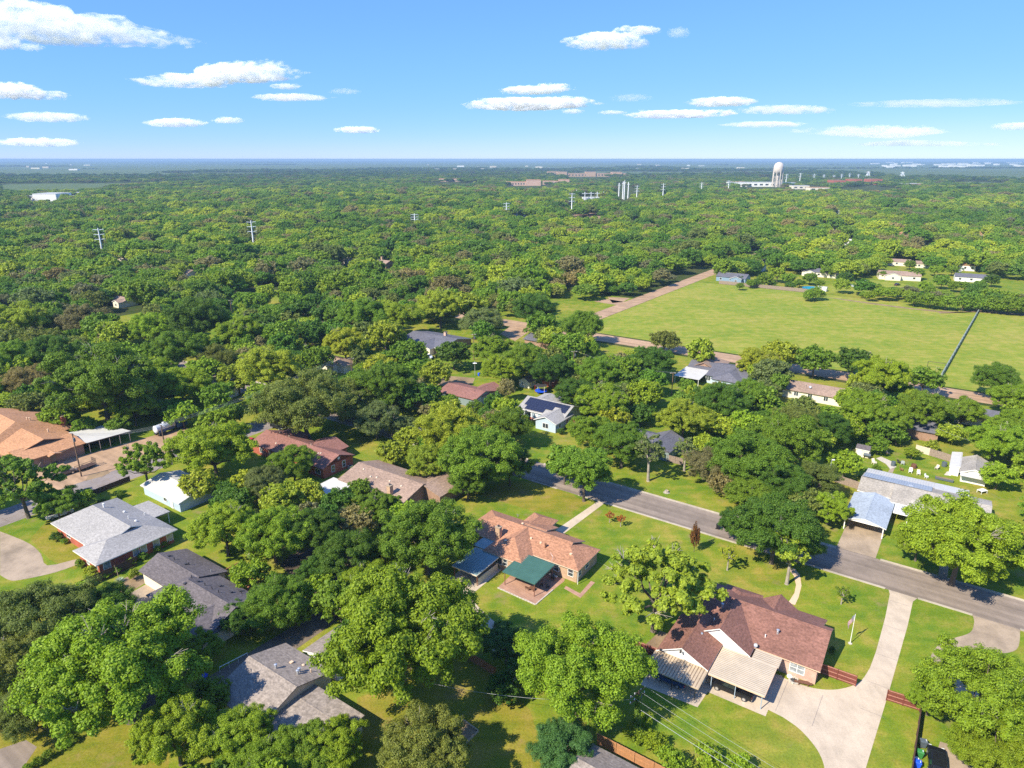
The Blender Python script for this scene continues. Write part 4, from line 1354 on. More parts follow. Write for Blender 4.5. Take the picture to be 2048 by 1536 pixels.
    def chimney(s, x, y, z0, z1, w=.8, d=.8, m='brick_brown', cap='concrete2'):
        c_ = s.build(MB().box(x - w / 2, x + w / 2, y - d / 2, y + d / 2, z0, z1), 'chimney', m)
        s.build(MB().box(x - w / 2 - .07, x + w / 2 + .07, y - d / 2 - .07, y + d / 2 + .07, z1 + .001, z1 + .12), 'chimney_cap', cap, c_)
        s.build(MB().lathe([(.15, .12), (.15, .35), (.22, .37), (.22, .43)], (x, y, z1), 8), 'flue_pot', 'darkmetal', c_)
    def dish(s, x, y, z, ang=0.6, r=.42):
        mb = MB()
        mb.tube([(x, y, z - .3), (x, y, z + .25), (x + .15, y, z + .5)], .03, 6)
        n = 14
        ax = Vector((math.cos(ang) * .8, math.sin(ang) * .8, .6)).normalized(); a = ax.orthogonal().normalized(); b = ax.cross(a)
        c = Vector((x, y, z + .55))
        vs = [c - ax * .10] + [c - ax * .06 + (a * math.cos(6.2832 * i / n) + b * math.sin(6.2832 * i / n)) * r * .6 for i in range(n)] + [c + ax * .05 + (a * math.cos(6.2832 * i / n) + b * math.sin(6.2832 * i / n)) * r for i in range(n)]
        mb.add(vs, [(0, 1 + (i + 1) % n, 1 + i) for i in range(n)] + [(1 + i, 1 + (i + 1) % n, 1 + n + (i + 1) % n, 1 + n + i) for i in range(n)])
        mb.tube([c - ax * .1 , c + ax * .45 - Vector((0, 0, .12))], .018, 5)
        s.build(mb, 'satellite_dish', 'plastic_grey' if r < .3 else 'galv', smooth=True)
def ribbed(h, x0, x1, y0, y1, zf, m, along='x', pitch=.32, th=.06, trim=None, name='canopy_roof', rw=.07, rh=.045, base=None):
    """corrugated sheet: zf(x, y) gives the height; ribs run along an axis"""
    mb = MB()
    q = [(x0, y0), (x1, y0), (x1, y1), (x0, y1)]
    mb.slab([(a, b, zf(a, b)) for a, b in q], th)
    ro = h.build(mb, name, base or m)
    rb = MB()
    n = int(((y1 - y0) if along == 'x' else (x1 - x0)) / pitch)
    for i in range(n):
        if along == 'x':
            y = y0 + (i + .5) * (y1 - y0) / n
            c = [(x0 + .01, y - rw / 2), (x1 - .01, y - rw / 2), (x1 - .01, y + rw / 2), (x0 + .01, y + rw / 2)]
        else:
            x = x0 + (i + .5) * (x1 - x0) / n
            c = [(x - rw / 2, y0 + .01), (x + rw / 2, y0 + .01), (x + rw / 2, y1 - .01), (x - rw / 2, y1 - .01)]
        rb.slab([(a, b, zf(a, b) + rh) for a, b in c], rh + .01)
    tag(h.build(rb, 'roof_ribs', m, ro), kind='stuff')
    if trim:
        f = MB()
        for (a, b), (c, d) in zip(q, q[1:] + q[:1]):
            dx, dy = (0.05, 0) if a == c else (0, 0.05)
            v = [(a - dx, b - dy), (c - dx, d - dy), (c + dx, d + dy), (a + dx, b + dy)]
            f.slab(ccw([(p[0], p[1], zf(p[0], p[1]) + .025) for p in v]), .17)
        h.build(f, 'fascia', trim, ro)
    return ro
def post(h, x, y, z, m='darkmetal', r=.05):
    h.build(MB().box(x - r, x + r, y - r, y + r, 0, z), 'post', m)

# --- maroon-roofed house (right foreground)
a34 = R(-34)
h = House('brick_house', 'pink brick house with a maroon shingle roof and white gables beside the concrete drive', o=(42.2, 77.3), ang=a34, grid=False)
T = dict(m='sh_maroon', trim='trimbeige', wall='brick_pink')
h.roof('x', -18.1, .45, [(0, 2.7), (6.45, 5.2), (8.3, 4.48)], **T)
h.roof('x', -18.0, -.9, [(5.6, 4.82), (6.5, 5.14), (12.6, 2.72)], **T)
h.roof('y', 6.4, 13.4, [(-16.6, 2.7), (-13.65, 3.95), (-10.7, 2.7)], 'gh', 2.9, **T)
h.roof('y', 5.8, 12.5, [(-10.75, 2.74), (-7.95, 4.6), (-5.15, 2.74)], gable=('cream', 2), **T)
T2 = dict(T, trim='white')
h.roof('y', -2.3, 6.2, [(-17.7, 2.7), (-13.1, 5.42), (-8.5, 2.7)], gable=('white', 1, 2.3), **T2)
T2['wall'] = 'white'
h.roof('y', -8.4, 1.6, [(-20.1, 2.65), (-16.45, 4.62), (-12.5, 2.65)], gable=('white', 1, 2.2), **T2)
h.window('y-', .45, -2.55, .85, 1.9, 1.45, 'c', glass='glass_blind')
h.window('y+', 12.15, -3.2, .9, 1.5, 1.3)
h.window('x+', -.02, 4.2, 1.0, 1.0, 1.2)
h.door('y-', .45, -6.7, col='brick_brown')
h.window('y-', -1.85, -12.5, 1.0, .9, 1.0)
for x, y, z, k in ((-17.0, 2.2, 3.6, 'pipe'), (-14.6, 3.8, 4.75, 'flue'), (-14.7, .4, 4.4, 'pipe'), (-6.2, 3.3, 3.95, 'flue'), (-7.6, 2.1, 3.5, 'pipe'), (-15.4, -3.0, 4.0, 'turtle')):
    h.vent(x, y, z, k, 'white' if k == 'pipe' else 'galv')
h.dish(-8.3, -.15, 2.75, -2.0, .31)
for x in (-19.4, -16.5):                                       # little flood lamps on the garage gable
    h.build(MB().box(x - .12, x + .12, -8.75, -8.4, 4.0 if x > -17 else 3.0, 4.25 if x > -17 else 3.25), 'flood_lamp', 'darkmetal')
MAROON = h
c = House('metal_carport', 'cream ribbed metal carport over the black pickup at the maroon house', 'carport', o=(42.2, 77.3), ang=a34, grid=False)
zf = lambda x, y: 2.52 + (y + 8.7) * .012
ribbed(c, -12.3, -4.75, -8.75, -2.35, zf, 'cream_metal', 'x', .34, trim='trimbeige', rw=.21, rh=.06, base='dirty_sheet')
zf2 = lambda x, y: 2.50 + (y + 8.7) * .012
ribbed(c, -8.25, -4.55, -2.35, -.05, zf2, 'cream_metal', 'x', .34, rw=.21, rh=.06, base='dirty_sheet')
for x, y in ((-11.9, -8.4), (-8.6, -8.45), (-5.1, -8.4), (-5.0, -4.2), (-11.9, -5.6)): post(c, x, y, 2.45, 'greypost')
c = House('metal_carport', 'tan ribbed metal carport shading the blue car beside the white garage gable', 'carport', o=(42.2, 77.3), ang=a34, grid=False)
ribbed(c, -20.2, -12.55, -12.1, -8.1, lambda x, y: 2.35 + (y + 12) * .05, 'tan_metal', 'y', .42, trim='tan_metal', rw=.3, base='dirty_sheet')
for x, y in ((-19.8, -11.7), (-16.3, -11.8), (-13.0, -11.8)): post(c, x, y, 2.32, 'darkmetal')
pave('carport_slab', None, 0.024, 'concrete', [Vector((42.2 + x * math.cos(a34) - y * math.sin(a34), 77.3 + x * math.sin(a34) + y * math.cos(a34), 0)) for x, y in [(-20.3, -13.2), (-12.2, -12.8), (-12.0, -9.3), (-4.2, -9.3), (-4.2, -.3), (-12.3, -2.2), (-20.3, -8)]])

# --- orange-brown house (centre)
o2 = (11.1, 101.3)
h = House('brick_house', 'tan brick house with a mottled orange-brown shingle roof in the middle of the picture', o=o2, ang=a34, grid=False)
T = dict(m='sh_orange', trim='beige', wall='brick_tan')
h.roof('x', -24.7, -3.4, [(.16, 2.72), (4.85, 4.72), (9.5, 2.72)], 'hg', 4.2, **T)
h.roof('x', -9.0, .25, [(.1, 2.7), (4.3, 4.58), (8.5, 2.7)], 'gh', 4.1, **T)
h.roof('y', -3.65, 5.2, [(-17.3, 2.7), (-13.1, 4.74), (-8.9, 2.7)], 'hg', 4.1, **T)
h.roof('y', 5.0, 13.4, [(-17.0, 2.7), (-14.2, 4.0), (-11.4, 2.7)], 'gh', 2.8, **T)
h.roof('x', -15.5, -9.9, [(6.2, 4.15), (6.6, 4.2), (10.9, 2.75)], 'gg', 2.0, **T)
h.window('y-', -3.2, -14.3, .9, 1.7, 1.35, 'v'); h.window('y-', -3.2, -12.7, 1.0, .8, 1.2, 'h'); h.window('y-', -3.2, -10.2, 1.0, .9, 1.2, 'h')
h.window('y-', .55, -4.3, .95, .95, 1.35, 'h'); h.window('y-', .55, -1.45, .95, .95, 1.35, 'h')
h.door('y-', .55, -6.2, col='white')
h.window('x+', -.2, 1.6, 1.0, .8, 1.1, 'h'); h.window('x+', -.2, 4.2, 1.1, 1.2, 1.1, 'h')
h.window('y+', 9.05, -6.2, .9, 1.8, 1.3)
h.chimney(-17.2, 1.2, 2.8, 5.15, .95, .8, 'brick_tan')
for x, y, z, k in ((-15.0, 6.0, 4.3, 'turtle'), (-11.1, 2.9, 4.0, 'turtle'), (-8.9, 2.7, 3.9, 'turtle'), (-7.6, 2.2, 3.7, 'flue'), (-2.6, 2.6, 3.8, 'box'), (-14.4, -.6, 4.1, 'box')):
    h.vent(x, y, z, k, 'rust' if k == 'flue' else 'trimbeige')
h.dish(-18.5, 9.6, 2.8, 1.0)
h.build(MB().box(.12, .2, .22, .3, 0, 2.55), 'downpipe', 'white')
h.build(MB().tube([(-4.9, -.2, 2.9), (-4.9, .3, 3.6), (-5.6, .6, 4.1)], .025, 5), 'aerial', 'galv')
ORANGE = h
c = House('patio_canopy', 'dark green ribbed metal canopy on rust-brown posts over the brick patio', 'canopy', o=o2, ang=a34, grid=False)
ribbed(c, -10.55, -4.0, -7.1, -.6, lambda x, y: 2.68 + (y + 7) * .035, 'green_metal', 'x', .46, trim='green_metal', rw=.16, rh=.11)
for x, y in ((-10.25, -6.85), (-4.25, -6.85), (-4.2, -1.1), (-10.2, -1.1)): post(c, x, y, 2.62, 'rustpost', .055)
c = House('metal_carport', 'grey-green metal carport half under a tree at the orange-brown house', 'carport', o=o2, ang=a34, grid=False)
ribbed(c, -19.2, -13.8, -10.2, -3.3, lambda x, y: 2.3 + (y + 10) * .03, 'greygreen_metal', 'x', .35, trim='beige')
for x, y in ((-14.0, -9.8), (-18.9, -9.9), (-14.0, -5.2)): post(c, x, y, 2.25, 'rustpost')
c.build(MB().box(-13.98, -13.9, -9.6, -3.7, 0, 1.35), 'side_wall', 'beige')
c = House('lean_to_roof', 'grey metal lean-to roof tucked against the left side of the orange-brown house', 'canopy', o=o2, ang=a34, grid=False)
ribbed(c, -20.0, -17.35, -3.0, 1.2, lambda x, y: 2.55, 'greygreen_metal', 'y', .4)
for x, y in ((-19.8, -2.8), (-19.8, 1.0)): post(c, x, y, 2.5, 'rustpost')
def loc34(x, y, o=o2): return Vector((o[0] + x * math.cos(a34) - y * math.sin(a34), o[1] + x * math.sin(a34) + y * math.cos(a34), 0))
pave('carport_slab', None, 0.024, 'concrete', [loc34(x, y) for x, y in [(-19.4, -12.2), (-13.3, -12.0), (-13.3, -3.4), (-19.4, -3.4)]])
kb = MB()                                                      # pale stone edging of the patio
for (ax, ay), (bx_, by_) in zip([(995, 1176), (1071, 1210)], [(1071, 1210), (1106, 1180)]):
    p, q = P(ax, ay), P(bx_, by_)
    n_ = int((q - p).length / .55)
    for i in range(n_):
        m_ = p.lerp(q, (i + .5) / n_); d_ = (q - p).normalized()
        kb.obox((m_.x, m_.y, .07 + rnd.uniform(-.015, .015)), d_ * .26, Vector((-d_.y, d_.x, 0)) * .10, (0, 0, .07))
tag(kb.build('edging_stones', 'stone'), kind='stuff')

# --- pale long house with blue carport (right)
o3 = (-5, 154)
h = House('long_house', 'long low white house with a dusty pale roof and a white corrugated rear strip', o=o3)
T = dict(m='sh_pale', trim='white', wall='white')
h.roof('x', -14.2, -7.8, [(150.3, 2.66), (154.1, 4.36), (159.3, 3.3)], **T)
h.roof('x', -7.78, 9.5, [(148.7, 2.6), (154.1, 4.4), (159.3, 3.32)], **T)
z_r = lambda x, y: 4.42 - (y - 154.35) * .205 + .05
ribbed(h, -14.0, -1.0, 154.5, 159.35, z_r, 'grey_metal', 'y', .5, .03, name='rear_roof')
z_w = lambda x, y: 3.36 - (y - 159.4) * .15
ribbed(h, -14.0, -.6, 159.4, 163.8, z_w, 'white_metal', 'y', .5, .05, name='rear_strip')
ribbed(h, -.6, 5.6, 158.6, 163.4, lambda x, y: 3.5 - (y - 158.6) * .13, 'white_metal', 'y', 2.5, .05, name='rear_strip')
h.build(MB().box(-13.6, 5.0, 158.8, 163.3, 0, 2.6), 'wall', 'white')
for u, w_ in ((-6.0, .5), (-3.9, .5)): h.build(MB().box(u - .28, u + .28, 149.08, 149.13, 1.0, 2.2), 'shutter', 'shutter_blue')
h.window('y-', 149.15, -5.0, 1.0, 1.1, 1.2, 'h')
h.window('y-', 149.15, 3.0, 1.0, 1.3, 1.2, 'c'); h.build(MB().box(2.0, 2.4, 149.06, 149.12, .9, 2.2), 'shutter', 'shutter_blue'); h.build(MB().box(3.7, 4.1, 149.06, 149.12, .9, 2.2), 'shutter', 'shutter_blue')
h.door('y-', 149.15, -.6, col='white')
h.vent(-4.6, 155.6, 4.2, 'turtle', 'galv'); h.vent(-5.0, 155.7, 4.2, 'turtle', 'galv')
for u in (-4.0, -.6, 3.2): h.build(MB().box(u - .08, u + .08, 145.0, 145.16, 0, 2.2), 'porch_post', 'white')
ribbed(h, -6.6, 5.0, 144.8, 149.2, lambda x, y: 2.25 + (y - 144.8) * .07, 'white_metal', 'y', .45, .05, trim='white', name='porch_roof')
c = House('gable_carport', 'pale blue-grey gabled carport with white posts and a red car parked inside', 'carport', o=(-10.7, 143))
c.roof('y', 136.2, 149.8, [(-14.6, 2.35), (-10.72, 3.35), (-6.8, 2.35)], m='sh_bluegrey', trim='white', walls=False)
g_ = MB(); g_.add([(-14.2, 136.45, 2.28), (-7.2, 136.45, 2.28), (-10.72, 136.45, 3.17), (-14.2, 136.55, 2.28), (-7.2, 136.55, 2.28), (-10.72, 136.55, 3.17)], [(0, 1, 2), (5, 4, 3), (0, 3, 4, 1)])
c.build(g_, 'gable_siding', 'white')
for x in (-14.1, -7.3):
    for y in (136.6, 142.8, 149.0): post(c, x, y, 2.28, 'white', .09)
c.build(MB().box(-14.2, -7.2, 149.0, 149.1, 0, 2.2), 'back_wall', 'white')
h = House('garage', 'small white garage with grey shingles in the right corner of the chair yard', 'garage', o=(6, 179))
h.roof('y', 174.0, 184.0, [(3.3, 2.4), (6.15, 3.7), (8.95, 2.4)], m='sh_pale', trim='white', wall='white', gable=('white', 3))
h.roof('y', 177.0, 187.0, [(1.2, 2.15), (3.1, 2.5), (3.4, 2.45)], m='white_metal', trim='white', wall='white', ov=.15)
h.build(MB().box(4.6, 8.2, 174.38, 174.44, .08, 2.1), 'garage_door', 'white')
h.build(MB().slab([(3.5, 172.6, 2.2), (8.8, 172.6, 2.2), (8.8, 174.3, 2.5), (3.5, 174.3, 2.5)], .06), 'awning', 'white_metal')
h = House('garden_shed', 'little cream shed with a dark brown roof behind the chair yard', 'shed', o=PG(1725, 910))
x0, y0 = h.o
h.roof('x', x0 - 1.6, x0 + 1.6, [(y0 - 1.6, 2.0), (y0, 2.7), (y0 + 1.6, 2.0)], m='sh_dark', trim='white', wall='cream', ov=.15)
h.door('y-', y0 - 1.46, x0 - .6, .8, 1.8, 'white')

# --- red brick house with pale roof (left)
o4 = (-129, 51)
h = House('brick_house', 'red brick house with a pale grey hipped roof near the left edge', o=o4)
T = dict(m='sh_silver', trim='white', wall='brick_red', ov=.7)
h.roof('y', 43.4, 58.4, [(-126.8, 2.7), (-122.55, 4.3), (-118.25, 2.7)], 'hh', 4.2, **T)
h.roof('x', -140.9, -122.35, [(45.6, 2.7), (52.0, 5.0), (58.35, 2.7)], 'hg', 4.0, gable=('darkmetal', 2), **T)
h.build(MB().slab([(-134.4, 58.2, 2.75), (-126.3, 58.2, 2.75), (-126.3, 61.5, 2.62), (-134.4, 61.5, 2.62)], .14), 'porch_roof', 'sh_silver')
for x in (-134.0, -126.6): h.build(MB().box(x - .06, x + .06, 61.1, 61.22, 0, 2.5), 'porch_post', 'white')
wx = -118.96
for u, w_ in ((45.4, 1.1), (50.6, 1.0), (52.0, 1.0), (54.4, 1.1), (57.0, 1.1)): h.window('x+', wx, u, .75, w_, 1.45, 'n', glass='glass_blind')
h.window('y-', 44.1, -119.9, 1.0, .6, 1.1, 'n'); h.window('y-', 44.1, -123.0, .9, .9, 1.2, 'n', glass='glass_blind')
h.window('y-', 46.3, -135.5, 1.0, 1.4, 1.1, 'v'); h.door('y-', 46.3, -129.0, col='white')
for x, y, z, k in ((-135.0, 53.2, 4.7, 'flue'), (-126.9, 53.8, 4.45, 'pipe'), (-128.2, 57.4, 3.1, 'pipe'), (-125, 54.2, 4.3, 'turtle'), (-131, 55, 4.0, 'turtle')): h.vent(x, y, z, k)
h = House('garage', 'long white shed with a worn white metal roof beside the tall tree', 'shed', o=(-136, 69))
h.roof('x', -143.6, -128.5, [(64.5, 2.3), (69.2, 3.4), (73.8, 2.3)], m='white_metal', trim='white', wall='bluegrey', gable=('bluegrey', 3))
h.window('y-', 64.9, -134.5, 1.0, .9, .9, 'n'); h.door('y-', 64.9, -132.0, col='white')

# --- charcoal-roofed house
h = House('brick_house', 'cream house with a charcoal shingle roof and black vents, lower left', o=(-98, 49))
T = dict(m='sh_dark', trim='sh_dark', wall='cream')
h.roof('x', -110.7, -98.0, [(46.85, 2.7), (50.55, 4.25), (55.7, 2.55)], **T)
h.roof('x', -102.8, -85.2, [(43.9, 2.7), (48.7, 4.75), (54.0, 2.7)], 'hg', 4.6, **T)
h.roof('y', 40.2, 48.5, [(-93.4, 2.7), (-89.2, 4.3), (-85.0, 2.7)], 'gg', **T)
h.window('y-', 40.65, -90.5, .9, 1.0, 1.3, 'v'); h.door('y-', 40.65, -87.2, col='glass'); h.door('y-', 44.35, -95.2, col='cream')
for x, y, z in ((-108.5, 51.3, 4.05), (-106.6, 51.2, 4.05), (-103.9, 51.6, 3.95), (-103.4, 51.9, 3.9), (-98.6, 49.6, 4.45), (-96.6, 49.5, 4.5), (-94.8, 49.6, 4.45), (-93.0, 49.7, 4.4), (-91.4, 49.8, 4.35), (-93.6, 51.4, 3.75), (-90.6, 51.4, 3.75), (-89.6, 52.6, 3.3), (-97.8, 48.0, 4.5), (-90.5, 52.9, 3.2)):
    h.vent(x, y, z, 'box' if rnd.random() < .6 else 'pipe', 'darkmetal')
h.vent(-99.0, 53.2, 3.3, 'pipe', 'galv')
pl = House('timber_pergola', 'red-brown timber deck frame behind the charcoal roof', 'pergola', o=(-97, 57.5))
for x in (-99.5, -96.5, -93.5):
    for y in (55.6, 58.6): post(pl, x, y, 1.9, 'timber', .07)
for y in (55.6, 58.6): pl.build(MB().box(-99.8, -93.2, y - .05, y + .05, 1.9, 2.05), 'beam', 'timber')
for i in range(7): pl.build(MB().box(-99.6 + i * 1.03, -99.5 + i * 1.03, 55.3, 58.9, 2.052, 2.16), 'rafter', 'timber')
pl.build(MB().box(-99.7, -93.3, 55.5, 58.7, .0, .3), 'deck', 'timber')

# --- grey gable house (lower centre-left)
h = House('long_house', 'cream house with a plain warm grey gable roof and silver flues', o=(-69, 43.5))
h.roof('x', -74.5, -64.25, [(37.4, 2.6), (43.45, 4.5), (49.4, 2.75)], m='sh_grey', trim='sh_grey', wall='beige', ov=.3)
for x, y, z, k in ((-69.6, 44.2, 4.25, 'flue'), (-66.6, 45.4, 3.9, 'flue'), (-66.9, 45.9, 3.75, 'flue'), (-69.5, 46.6, 3.6, 'box'), (-65.9, 47.0, 3.5, 'pipe'), (-68, 47.4, 3.3, 'turtle')): h.vent(x, y, z, k, 'galv' if k == 'flue' else 'trimbeige')
h.roof('x', -64.6, -55.0, [(35.5, 2.25), (43.5, 2.75), (46.4, 2.6)], m='sh_grey', trim='sh_grey', wall='beige', ov=.3, name='low_roof')
h = House('garage', 'white garage with a grey roof mostly under the huge clumpy tree', 'garage', o=(-67, 53.5))
h.roof('y', 49.9, 57.0, [(-71.4, 2.5), (-67.9, 3.5), (-64.2, 2.5)], m='sh_grey', trim='white', wall='white', gable=('white', 3))
h.door('y-', 50.36, -69.9, .9, 2.0, 'white')

# --- red-brown roof with the star
h = House('brick_house', 'red house with a long red-brown roof and a white star on its gable', o=(-128, 97))
T = dict(m='sh_redbrown', trim='sh_redbrown', wall='brick_red')
h.roof('x', -143.5, -116.2, [(92.0, 2.7), (97.15, 4.5), (101.9, 2.7)], gable=('gable_red', 3, 2.75), **T)
h.roof('y', 97.0, 104.6, [(-131.0, 2.7), (-126.2, 4.25), (-121.3, 2.7)], **T)
h.roof('y', 97.0, 104.4, [(-143.2, 2.7), (-139.4, 3.9), (-135.6, 2.7)], 'gh', 3.6, **T)
for u in (95.3, 98.6): h.window('x+', -116.66, u, .8, .85, 1.5, 'h')
h.window('y-', 92.45, -118.6, .8, 1.6, 1.2, 'v'); h.window('y-', 92.45, -139.5, .9, 1.1, 1.1, 'v'); h.door('y-', 92.45, -136.2, col='wood_pale')
st = MB(); cz, cy_ = 3.55, 97.15                                # five-pointed star on the gable board
pts_ = [(cy_ + (.62 if i % 2 == 0 else .25) * math.sin(math.pi * i / 5), cz + (.62 if i % 2 == 0 else .25) * math.cos(math.pi * i / 5)) for i in range(10)]
st.add([(-116.60, cy_, cz), (-116.50, cy_, cz)] + [(-116.59, a, b) for a, b in pts_], [(1, 2 + (i + 1) % 10, 2 + i) for i in range(10)] + [(0, 2 + i, 2 + (i + 1) % 10) for i in range(10)])
h.build(st, 'star', 'white')
for x, y, z, k in ((-139.0, 97.9, 4.2, 'pipe'), (-135.0, 97.6, 4.3, 'pipe'), (-126.0, 97.0, 4.45, 'pipe'), (-121.8, 95.6, 3.95, 'turtle'), (-121.3, 95.9, 4.0, 'turtle'), (-136, 94.4, 3.5, 'turtle')): h.vent(x, y, z, k, 'beige')
STAR = h
ac = House('air_conditioner', 'grey air conditioner against the star gable wall', 'air conditioner', o=(-115.6, 99.6))
ac.build(MB().box(-116.1, -115.2, 99.2, 100.1, .05, .95), 'casing', 'galv'); ac.build(MB().lathe([(.36, 0), (.36, .04), (.1, .06)], (-115.65, 99.65, .951), 12), 'fan_grille', 'darkmetal')

# --- brown roof with tan chimney
h = House('long_house', 'house with a plain brown roof and a square tan brick chimney, behind the dense trees', o=(-100, 97))
h.roof('x', -109.7, -90.0, [(90.6, 2.7), (97.0, 4.4), (103.0, 2.7)], m='sh_brown', trim='sh_brown', wall='brick_brown')
h.roof('y', 97.0, 107.0, [(-94.5, 2.7), (-90.0, 4.1), (-85.5, 2.7)], m='sh_brown', trim='sh_brown', wall='brick_brown')
h.chimney(-94.6, 91.6, 0, 5.0, .95, .95, 'brick_tan')
for x, y, z in ((-106.5, 95.5, 4.0), (-103, 94.2, 3.7), (-101.5, 94.6, 3.75), (-97.8, 94.8, 3.8), (-94.2, 94.6, 3.75)): h.vent(x, y, z, 'turtle', 'beige')
c = House('patio_roof', 'white corrugated patio roof at the corner of the brown-roofed house', 'canopy', o=(-108, 88))
ribbed(c, -111.5, -104.8, 84.2, 91.0, lambda x, y: 2.35 + (y - 84) * .02, 'white_metal', 'x', .45)
for x, y in ((-111.2, 84.6), (-105.1, 84.6)): post(c, x, y, 2.3, 'white')

# --- tan-roofed hall at the left edge
h = House('brick_hall', 'brick hall with a steep orange-tan roof at the left edge beside the parking lot', 'building', o=(-186, 61))
T = dict(m='sh_tan', trim='sh_tan', wall='brick_brown')
h.roof('x', -206, -181.4, [(53.6, 2.9), (61.5, 5.1), (69.4, 2.9)], gable=('darkmetal', 2), **T)
h.roof('x', -214, -190.6, [(49.5, 2.6), (61.2, 6.5), (73.0, 2.6)], 'gh', 5.5, **T)
h.roof('y', 54.4, 68.4, [(-184.5, 3.6), (-182.6, 4.0), (-176.3, 2.9)], 'gg', **T)
h.roof('x', -178.6, -175.1, [(59.6, 2.75), (61.0, 3.2), (62.4, 2.75)], walls=False, **T)
for u in (56.5, 58.4): h.window('x+', -176.76, u, .8, .7, 1.4, 'n', frame='brick_brown')
h.door('x+', -176.76, 61.0, 1.2, 2.1, 'glass')
h.chimney(-192.5, 70.5, 2.4, 5.9, 1.3, 1.1, 'brick_red')
for x, y, z in ((-198, 65.0, 5.3), (-188.5, 65.2, 4.2), (-198.4, 64.6, 5.4)): h.vent(x, y, z, 'flue', 'trimbeige')
c = House('flat_carport', 'long flat white-roofed carport behind the tan-roofed hall', 'carport', o=(-180, 73))
c.build(MB().slab([(-187.5, 67.4, 3.0), (-175.9, 68.5, 3.0), (-174.9, 78.9, 3.0), (-184.5, 77.5, 3.0)], .05), 'roof', 'white_metal')
c.build(MB().slab([(-187.3, 67.6, 2.95), (-176.1, 68.7, 2.95), (-175.1, 78.7, 2.95), (-184.4, 77.3, 2.95)], .32), 'fascia', 'darkmetal')
for t_ in range(5):
    x = -176.2 + t_ * .26; y = 69.0 + t_ * 2.35; post(c, x, y, 2.6, 'galv', .06)
c.build(MB().box(-186.0, -185.9, 68, 77, 0, 2.6), 'back_wall', 'fence_dark')

# --- house with solar panels
h = House('solar_house', 'pale blue house with a light grey roof covered in black solar panels', o=(-95, 155))
T = dict(m='sh_silver', trim='white', wall='bluegrey')
h.roof('x', -102.7, -87.2, [(150.7, 2.7), (156.3, 4.85), (161.7, 2.75)], **T)
h.roof('y', 146.0, 155.6, [(-94.0, 2.66), (-90.4, 4.15), (-86.75, 2.66)], gable=('bluegrey', 1), **T)
h.roof('y', 157.0, 166.3, [(-103.0, 2.7), (-99.0, 4.25), (-94.9, 2.7)], 'gh', 3.0, **T)
h.build(MB().box(-102.2, -94.2, 151.10, 151.14, 0, .8), 'brick_skirt', 'brick_red')
h.window('y-', 151.15, -99.2, 1.0, 2.0, 1.3, 'v'); h.door('y-', 151.15, -96.4, col='white'); h.window('y-', 151.15, -101.3, 1.0, .8, 1.2)
for x in (-102.0, -97.6): h.build(MB().box(x - .07, x + .07, 150.75, 150.89, 0, 2.5), 'porch_post', 'white')
h.window('y-', 146.45, -90.4, .8, 1.7, 1.3, 'v'); h.window('x+', -87.2, 148.6, 1.0, 1.0, 1.1); h.window('x+', -87.2, 152.5, 1.0, 1.0, 1.1)
def panels(cells, org, ux, uy, w_, l_):
    first = None
    nz = Vector(ux).cross(Vector(uy)).normalized()
    for i, j in cells:
        c0 = Vector(org) + Vector(ux) * (i * (w_ + .03)) + Vector(uy) * (j * (l_ + .03)) + nz * .10
        if first is None:
            mb = MB()
            A, B = Vector(ux) * w_ / 2, Vector(uy) * l_ / 2
            mb.obox((0, 0, 0), A, B, nz * .025, 0)
            first = mb.build('solar_panel', 'solar', h.root)
            o_ = first
        else:
            o_ = first.copy(); COL.objects.link(o_); o_.parent = h.root
        o_.location = (c0.x - h.o[0], c0.y - h.o[1], c0.z)
sl = Vector((0, 5.6, 2.15)).normalized()
panels([(i, 2) for i in range(0, 13)] + [(i, 1) for i in range(0, 9)] + [(11, 1), (12, 1)] + [(i, 0) for i in range(1, 7)], (-100.9, 151.9, 3.16), (1, 0, 0), sl, 1.0, 1.66)
panels([(0, 0), (1, 0), (0, 1), (1, 1), (2, 0)], (-89.6, 147.6, 3.82), (0, 1, 0), Vector((-3.65, 0, 1.49)).normalized() * -1, 1.0, 1.4)
panels([(0, 0), (1, 0), (0, 1), (1, 1), (2, 1), (3, 1)], (-98.0, 160.5, 3.87), (0, 1, 0), Vector((4.1, 0, -1.55)).normalized(), 1.0, 1.4)

# --- dark house across the street, behind the bare tree
h = House('grey_house', 'dark grey house half hidden by the bare pale tree across the street', o=(-59, 150))
h.roof('y', 146.0, 156.0, [(-62.5, 2.7), (-58.6, 4.4), (-54.7, 2.7)], m='sh_slate', trim='sh_slate', wall='greygreen', gable=('sh_slate', 3))
h.roof('x', -74.5, -60.0, [(147.0, 2.7), (151.5, 4.2), (156.0, 2.7)], m='sh_slate', trim='sh_slate', wall='brick_pink')
h.window('y-', 146.45, -58.6, 1.0, 1.1, 1.3, 'c'); h.window('y-', 147.45, -72.0, 1.0, 1.2, 1.2); h.window('x+', -55.2, 149.5, 1.0, 1.0, 1.2)
